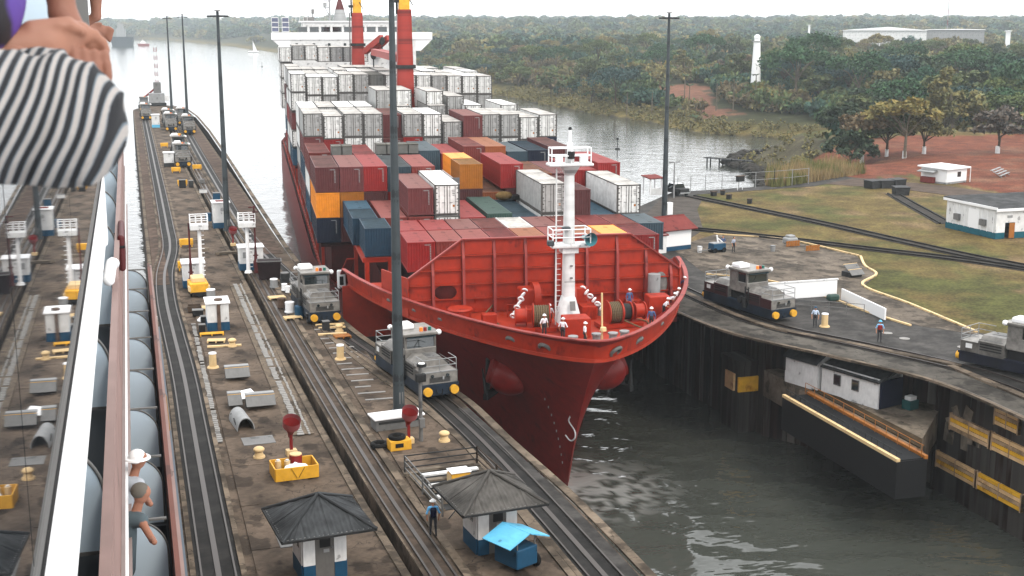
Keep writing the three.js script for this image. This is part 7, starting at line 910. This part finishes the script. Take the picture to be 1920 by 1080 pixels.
// ---------------------------------------------------------------- cruise ship alongside the centre wall (the viewer's own)
{
  const c = thing('cruise_ship', 'white and blush pink cruise ship side with stepped balconies below the viewer', 'ship');
  const hullM = mat(0.56, 0.44, 0.41, 0.55, { map: TX.worn }), pink = mat(0.55, 0.36, 0.32, 0.6, { map: TX.worn }), brown = mat(0.30, 0.095, 0.06, 0.6, { map: TX.worn }), panel = mat(0.56, 0.68, 0.78, 0.4), bluegrey = mat(0.14, 0.19, 0.24, 0.5, { map: TX.worn }), inner = mat(0.07, 0.08, 0.09, 0.8);
  const gl = new THREE.MeshPhysicalMaterial({ color: lin(0.016, 0.019, 0.022), roughness: 0.018, ior: 1.45, specularIntensity: 0.8 });
  // own balcony: glass screen, bottom channel, floor, cabin wall
  const bal = mesh('balcony_deck', [bx(0.75, 0.14, 13, -0.7, 23.55, -5.6)], inner, c);
  for (let k = 0; k < 4; k++) mesh('glass_pane', [bx(0.02, 1.22, 2.945, -0.295, 24.28, -1.6 - k * 2.96)], gl, bal);
  mesh('fascia', [bx(0.06, 0.62, 12.4, -0.315, 23.315, -5.9)], M.whiteClean, bal); mesh('gasket', [bx(0.03, 0.03, 12.3, -0.29, 23.645, -5.9)], M.darkgrey, bal); mesh('gasket', [bx(0.026, 0.05, 12.3, -0.292, 23.69, -5.9)], M.grey, bal);
  mesh('end_cap', [rb(0.09, 0.66, 0.3, 0.03, -0.31, 23.32, -12.2)], M.whiteClean, bal);
  mesh('handrail', [tb([-0.29, 24.9, 0.2], [-0.29, 24.9, -12], 0.025, 10)], M.grey, bal);
  mesh('cabin_wall', [bx(0.15, 2.8, 13, -2.45, 25.0, -5.6)], M.pale, c);
  const dv = mesh('balcony_divider', [bx(2.1, 2.3, 0.05, -1.3, 25.75, -7.6)], panel, c); mesh('divider_frame', [bx(0.1, 3.0, 0.09, -0.24, 26.1, -7.6)], M.grey, dv);
  // first deck below
  const lane = (x, y, z0, z1, wid, hgt, m, n) => mesh(n, [bx(wid, hgt, z0 - z1, x, y, (z0 + z1) / 2)], m, c);
  lane(-1.4, 20.55, -2, -44, 2.1, 0.12, inner, 'balcony_deck'); lane(-0.345, 20.95, -2, -44, 0.05, 0.75, brown, 'balcony_front'); lane(-0.30, 21.8, -2, -44, 0.07, 0.05, pink, 'top_rail'); lane(-0.305, 21.0, -2, -44, 0.03, 0.7, pink, 'balcony_skin'); lane(-0.325, 20.6, -2, -44, 0.05, 0.3, brown, 'brown_strake'); lane(-0.30, 20.3, -2, -44, 0.05, 0.1, hullM, 'white_strake'); lane(-0.36, 19.0, -2, -44, 0.06, 2.5, hullM, 'side_plating'); lane(-0.31, 19.05, -2, -44, 0.08, 0.06, hullM, 'top_rail'); lane(-0.32, 19.95, -2, -44, 0.03, 0.16, brown, 'brown_strake'); lane(-0.322, 18.75, -2, -44, 0.03, 0.22, brown, 'brown_strake'); lane(-0.305, 19.45, -2, -44, 0.03, 0.07, M.whiteClean, 'white_strake');
  const divShape = (w, h, r) => { const s = [[-w, 0], [0, 0], [0, h - r]]; for (let k = 1; k <= 12; k++) { const a = k / 12 * Math.PI / 2; s.push([-r + Math.cos(a) * r, h - r + Math.sin(a) * r]); } s.push([-w, h]); return s; };
  for (let k = 0; k < 8; k++) { const z = -6.3 - k * 4.25; const d = mesh('balcony_divider', [profile(divShape(1.2, 0.98, 0.5), 0.035).translate(-0.385, 20.68, z)], panel, c); mesh('divider_rim', [curveTube(divShape(1.2, 0.98, 0.5).slice(1).map(([a, b]) => [a - 0.385, b + 20.68, z + 0.02]), 0.016, 40, 6)], M.grey, d); mesh('divider_trim', [bx(1.2, 0.03, 0.06, -0.985, 20.68, z), bx(0.03, 0.5, 0.06, -0.375, 20.9, z)], M.grey, d); }
  // second deck below, stepping out
  lane(-0.75, 17.75, -8, -34, 1.9, 0.12, inner, 'balcony_deck'); lane(0.22, 18.3, -8, -34, 0.06, 1.1, brown, 'balcony_front'); lane(0.27, 18.0, -8, -34, 0.05, 1.6, pink, 'balcony_skin');
  for (let k = 0; k < 9; k++) { const z = -13.3 - k * 2.45; const d = mesh('balcony_divider', [profile(divShape(0.75, 1.0, 0.42), 0.035).translate(0.14, 17.9, z)], panel, c); mesh('divider_rim', [curveTube(divShape(0.75, 1.0, 0.42).slice(1).map(([a, b]) => [a + 0.14, b + 17.9, z + 0.02]), 0.013, 40, 6)], M.grey, d); mesh('divider_trim', [bx(0.75, 0.025, 0.05, -0.235, 18.9, z)], M.grey, d); mesh('doorway', [bx(0.3, 0.5, 0.04, 0.0, 17.95, z + 0.9)], inner, d); }  // doorway: plain dark plate in front of each divider, nothing cut through
  lane(0.34, 16.9, -6, -34, 0.14, 0.5, bluegrey, 'hull_strake'); lane(0.30, 14.2, -2, -36, 0.1, 4.8, pink, 'hull_plating');
  mesh('hull', prism([[0.25, 6], [0.25, -40], [0.0, -62], [-3, -80], [-26, -80], [-26, 6]], WL - 3, 12), mat(0.5, 0.42, 0.4, 0.5, { map: TX.worn }), c);
  mesh('lower_block', prism([[-0.5, 6], [-0.5, -46], [-3, -60], [-26, -60], [-26, 6]], 12, 20.4), M.pale, c); mesh('upper_block', prism([[-2.6, 6], [-2.6, -40], [-26, -40], [-26, 6]], 20.4, 30), M.pale, c);
  // curled white cowl and red lifebuoy on the deck edge
  mesh('cowl', [curveTube([[-0.36, 22.0, -15.6], [-0.33, 22.1, -16.1], [-0.31, 22.0, -16.7]], 0.07, 12, 8), sp(0.07, -0.31, 22.0, -16.7), sp(0.07, -0.36, 22.0, -15.6)], M.whiteClean, c);
  // boarding frame hung over the side
  const f = thing('boarding_frame', 'white tubular frame platform hanging off the cruise ship side', 'platform', 0.02, 16.85, -31.4); const B0 = [[-0.36, 0.9, -1.5], [0.30, 0.85, -1.4], [0.30, 0.1, 0.9], [0.06, -0.25, 1.5], [-0.36, 0.35, 0.5]], B1 = [[-0.1, 0.55, -0.6], [0.02, 0.35, 0.3], [0.30, 0.5, -0.2], [-0.3, 0.75, -0.9]]; for (const [a, b] of [[B0[0], B0[1]], [B0[1], B0[2]], [B0[2], B0[3]], [B0[3], B0[4]], [B0[4], B0[0]], [B0[1], B1[0]], [B0[0], B1[0]], [B1[0], B1[1]], [B1[1], B0[3]], [B1[1], B1[2]], [B1[3], B1[0]], [B1[3], B0[4]], [B1[1], B0[4]]]) mesh('tube', [tb(a, b, 0.032, 8)], M.whiteClean, f); mesh('floor_plate', [bx(0.26, 0.04, 0.7, 0.18, -0.06, 1.15, 0.3, 0.25)], M.whiteClean, f); mesh('arm', [bar([0.12, -0.3, 1.6], [0.36, -0.6, 9.5], 0.09, 0.09)], pink, f); mesh('screen', [bx(0.24, 0.03, 0.7, 0.16, 0.2, 0.35, 0.2, 0.4)], mat(0.2, 0.17, 0.1, 0.8), f);
  const tk = thing('tan_locker', 'tan rounded locker on the cruise ship lower ledge', 'locker', 0.12, 16.6, -26.0); mesh('case', [rb(0.55, 0.9, 2.4, 0.14, 0, 0.3, 0)], mat(0.42, 0.24, 0.1, 0.7, { map: TX.worn }), tk); mesh('lid', [rb(0.4, 0.1, 2.0, 0.04, 0, 0.78, 0)], M.cream, tk);
}
// ---------------------------------------------------------------- passengers at the rail
{
  const finger = (out, base, dir, len, r, curl, col) => { let p = base.slice(), d = V(...dir).normalize(); const seg = [0.45, 0.32, 0.23]; for (let k = 0; k < 3; k++) { const q = [p[0] + d.x * len * seg[k], p[1] + d.y * len * seg[k], p[2] + d.z * len * seg[k]]; out.push({ a: p, b: q, ra: r * (1 - k * 0.12), rb: r * (0.9 - k * 0.12), col }); p = q; d = V(d.x, d.y - curl, d.z).normalize(); } };
  const TAN = [0.24, 0.105, 0.064], TAN2 = [0.20, 0.082, 0.05];
  // passenger A: striped sleeve, elbow out over the rail
  { const t = thing('person', 'passenger in black and white striped sleeve leaning an elbow on the glass rail', 'person'); const S = [0.5, 0.5, 0.5], caps = [], ad = (a, b, ra, rb_, col = S) => caps.push({ a, b, ra, rb: rb_, col });
    ad([-0.60, 25.02, -1.26], [-0.40, 24.93, -1.42], 0.115, 0.088); ad([-0.40, 24.93, -1.42], [-0.205, 24.90, -1.53], 0.086, 0.073); ad([-0.205, 24.90, -1.53], [-0.078, 24.89, -1.56], 0.073, 0.067); ad([-0.08, 24.885, -1.56], [-0.10, 24.925, -1.70], 0.066, 0.045); ad([-0.66, 25.05, -1.24], [-0.86, 24.6, -1.1], 0.13, 0.16); ad([-0.86, 24.6, -1.1], [-0.95, 24.1, -1.0], 0.17, 0.17); ad([-0.8, 25.12, -1.15], [-0.8, 25.3, -1.15], 0.06, 0.055, TAN); ad([-0.8, 25.42, -1.17], [-0.8, 25.5, -1.17], 0.085, 0.1, TAN);
    const shirtCaps = caps.filter(q => q.col !== TAN), skinCaps = caps.filter(q => q.col === TAN); skinCaps.push({ a: [-0.10, 24.925, -1.69], b: [-0.14, 24.94, -1.80], ra: 0.036, rb: 0.03, col: TAN }); for (let k = 0; k < 4; k++) finger(skinCaps, [-0.14, 24.955 - 0.016 * k, -1.80], [-0.5, -0.1, -0.8], 0.07, 0.0098, 0.4, TAN);
    const g = blobMesh(shirtCaps, 0.006, 0.03), P = g.attributes.position, N = g.attributes.normal; for (let i = 0; i < P.count; i++) { const x = P.getX(i), y = P.getY(i), z = P.getZ(i), q = x * 0.86 - (y - 24.9) * 0.5, f = Math.pow(Math.abs(fbm(q * 26 + 40, (y * 0.7 + z) * 9 + 30, 15, 2) - 0.5) * 2, 0.7), d = 0.012 * (0.5 - f) + 0.005 * (fbm(x * 40, y * 40 + z * 30, 16, 2) - 0.5); P.setXYZ(i, x + N.getX(i) * d, y + N.getY(i) * d, z + N.getZ(i) * d); } g.computeVertexNormals(); const uv = new Float32Array(P.count * 2); for (let i = 0; i < P.count; i++) { const x = P.getX(i), dy = P.getY(i) - 24.89, z = P.getZ(i) + 1.5, e = sstep(-0.12, -0.02, x); uv[i * 2] = (lerp(0.894 * x - 0.447 * dy, x * 0.93 + 2.6 * dy * dy - 0.25 * dy, e) + 0.25 * z * e + 0.0012 * Math.sin(dy * 40 + x * 20)) * 80; uv[i * 2 + 1] = dy * 20; } g.setAttribute('uv', new THREE.BufferAttribute(uv, 2)); g.deleteAttribute('color'); g.userData.keep = true;
    const stripe = dtex(128, 1, (u, v) => { const w = u + 0.02 * Math.sin(v * 6.283); const n = 0.9 + 0.2 * hash2(u * 128, v * 128, 3), q = (w % 1 + 1) % 1; const b = q < 0.44 ? [0.10, 0.105, 0.12] : q < 0.54 ? [0.36, 0.40, 0.43] : q < 0.92 ? [0.57, 0.55, 0.535] : [0.40, 0.42, 0.44]; return b.map(k => k * n); });
    const bg = blobMesh(skinCaps, 0.008, 0.012); bg.userData.keep = true; mesh('body', bg, M.vc, t); mesh('striped_shirt', g, new THREE.MeshStandardMaterial({ color: 0xffffff, map: stripe, roughness: 0.95 }), t); mesh('hair', [sp(0.115, -0.8, 25.5, -1.14, 1, 0.95, 1.05)], M.hair, t); }
  // passenger B: black and purple top, hands clasped over the rail
  { const t = thing('person', 'passenger in black and purple top with clasped hands over the glass rail', 'person'); const caps = [], ad = (a, b, ra, rb_, col = TAN) => caps.push({ a, b, ra, rb: rb_, col }), BK = [0.006, 0.005, 0.009], PU = [0.07, 0.03, 0.22];
    const hc = [], ah = (p, q, ra, rb_, col = TAN) => hc.push({ a: p, b: q, ra, rb: rb_, col });
    ah([-0.22, 24.975, -1.90], [-0.155, 24.962, -1.875], 0.034, 0.031); ah([-0.155, 24.962, -1.875], [-0.10, 24.966, -1.88], 0.031, 0.028); ah([-0.105, 24.970, -1.88], [-0.062, 24.982, -1.89], 0.026, 0.019); ah([-0.11, 24.952, -1.885], [-0.066, 24.958, -1.9], 0.024, 0.02); ah([-0.12, 24.985, -1.875], [-0.075, 24.994, -1.88], 0.017, 0.013);
    for (let k = 0; k < 4; k++) finger(hc, [-0.064 - 0.003 * k, 24.984 - 0.013 * k, -1.89 - 0.004 * k], [0.9, -0.1 - 0.1 * k, -0.1], 0.052 - 0.004 * Math.abs(k - 1), 0.0088, 0.85, TAN); finger(hc, [-0.11, 24.99, -1.875], [0.9, 0.12, 0.1], 0.055, 0.0095, 0.25, TAN);
    ah([-0.10, 25.20, -1.97], [-0.083, 25.01, -1.95], 0.026, 0.019, TAN2); ah([-0.083, 25.01, -1.95], [-0.066, 24.962, -1.945], 0.02, 0.024, TAN2); for (let k = 0; k < 4; k++) finger(hc, [-0.070 + 0.0135 * k, 24.962 - 0.002 * k, -1.872 - 0.003 * k], [0.12, -0.95, 0.1], 0.048 - 0.004 * k, 0.0068, 0.1, TAN2);
    ad([-0.98, 24.1, -1.7], [-0.95, 24.75, -1.75], 0.19, 0.2, BK); ad([-0.95, 24.75, -1.75], [-0.75, 25.25, -1.85], 0.2, 0.17, BK); ad([-0.72, 25.22, -1.72], [-0.66, 25.06, -1.76], 0.075, 0.07, PU); ad([-0.68, 25.36, -2.05], [-0.56, 25.31, -2.12], 0.075, 0.07, PU); ad([-0.42, 25.34, -1.9], [-0.238, 25.04, -1.87], 0.13, 0.114, BK); ad([-0.78, 25.4, -1.85], [-0.74, 25.5, -1.85], 0.06, 0.055); ad([-0.72, 25.6, -1.83], [-0.72, 25.68, -1.83], 0.085, 0.1);
    const g0 = blobMesh(caps, 0.012, 0.012, (x, y, z, b) => b.col === BK && x > -0.142 || (y < 24.965 && x > -0.3) ? PU : b.col), g = join([g0, blobMesh(hc, 0.0034, 0.004)]); g.userData.keep = true; mesh('body', g, new THREE.MeshStandardMaterial({ color: 0xffffff, vertexColors: true, roughness: 0.6 }), t); mesh('hair', [sp(0.115, -0.73, 25.69, -1.85, 1, 0.95, 1.05)], M.hair, t); }
  // passenger C: beyond the divider, forearm with bracelet, bent elbow above
  { const t = thing('person', 'passenger beyond the divider resting a braceleted hand on the rail', 'person'), caps = [], ad = (a, b, ra, rb_, col = TAN2) => caps.push({ a, b, ra, rb: rb_, col }), W = [0.6, 0.6, 0.62];
    ad([-0.75, 25.02, -8.7], [-0.28, 24.95, -8.9], 0.05, 0.035); ad([-0.28, 24.95, -8.9], [-0.16, 24.945, -8.95], 0.034, 0.036); for (let k = 0; k < 4; k++) finger(caps, [-0.14, 24.965 - 0.02 * k, -8.95], [0.85, -0.1 - 0.12 * k, 0.1], 0.08 - 0.008 * k, 0.011, 0.5, TAN2); finger(caps, [-0.2, 24.975, -8.93], [0.8, 0.25, 0.2], 0.06, 0.012, 0.2, TAN2);
    ad([-0.42, 25.34, -8.5], [-0.165, 25.17, -8.6], 0.05, 0.045); ad([-0.165, 25.17, -8.6], [-0.17, 25.03, -8.62], 0.04, 0.03); ad([-0.17, 25.03, -8.62], [-0.24, 24.99, -8.64], 0.028, 0.03); ad([-0.5, 25.3, -8.6], [-0.3, 25.2, -8.66], 0.12, 0.09, W); ad([-0.9, 24.4, -8.6], [-0.6, 25.25, -8.6], 0.17, 0.17, W); ad([-0.52, 25.45, -8.6], [-0.5, 25.55, -8.6], 0.06, 0.055); ad([-0.46, 25.64, -8.6], [-0.46, 25.72, -8.6], 0.085, 0.1);
    const g = blobMesh(caps, 0.012, 0.014); g.userData.keep = true; mesh('body', g, new THREE.MeshStandardMaterial({ color: 0xffffff, vertexColors: true, roughness: 0.6 }), t); mesh('bracelet', [xf(new THREE.TorusGeometry(0.037, 0.006, 6, 18), -0.275, 24.95, -8.9, Math.PI / 2 - 0.1)], M.black, t); mesh('hair', [sp(0.115, -0.47, 25.73, -8.62, 1, 0.95, 1.05)], M.hair, t); }
  // passengers on the deck below
  const low = (label, x, y, z, hair, shirt) => { const t = thing('person', label, 'person'), caps = [], ad = (a, b, ra, rb_, col) => caps.push({ a, b, ra, rb: rb_, col }); ad([x, y - 0.02, z], [x + 0.02, y + 0.03, z], 0.085, 0.095, TAN); ad([x - 0.03, y - 0.1, z], [x - 0.08, y - 0.25, z], 0.055, 0.06, TAN); ad([x - 0.25, y - 0.28, z], [x - 0.02, y - 0.28, z + 0.1], 0.1, 0.09, shirt); ad([x - 0.2, y - 0.35, z], [x - 0.25, y - 0.9, z], 0.14, 0.14, shirt); ad([x - 0.02, y - 0.28, z + 0.1], [x + 0.1, y - 0.42, z + 0.4], 0.05, 0.04, TAN); ad([x + 0.1, y - 0.42, z + 0.4], [x + 0.12, y - 0.36, z + 0.62], 0.038, 0.034, TAN); const g = blobMesh(caps, 0.018, 0.02); g.userData.keep = true; mesh('body', g, M.vc, t); mesh(hair === M.whiteClean ? 'sun_hat' : 'hair', [sp(0.11, x - 0.01, y + 0.05, z, 1, 0.9, 1), ...(hair === M.whiteClean ? [cy(0.17, 0.16, 0.02, x - 0.01, y + 0.04, z)] : [])], hair, t); };
  low('passenger with white hat looking down from the lower balcony', -0.16, 19.6, -16.0, M.whiteClean, [0.3, 0.32, 0.35]); low('grey-haired passenger pointing a camera over the lower balcony rail', -0.14, 19.55, -14.9, mat(0.22, 0.2, 0.17, 0.9), [0.05, 0.07, 0.08]);
  const rd = thing('rail_cover', 'dark red rolled cover hanging on the balcony rail', 'cover', -0.245, 21.62, -20.4); mesh('roll', [rb(0.1, 0.55, 1.6, 0.05, 0, 0, 0)], M.darkred, rd); mesh('strap', [rb(0.11, 0.04, 1.62, 0.01, 0, 0.1, 0)], M.black, rd);
}
renderer.render(scene, camera);
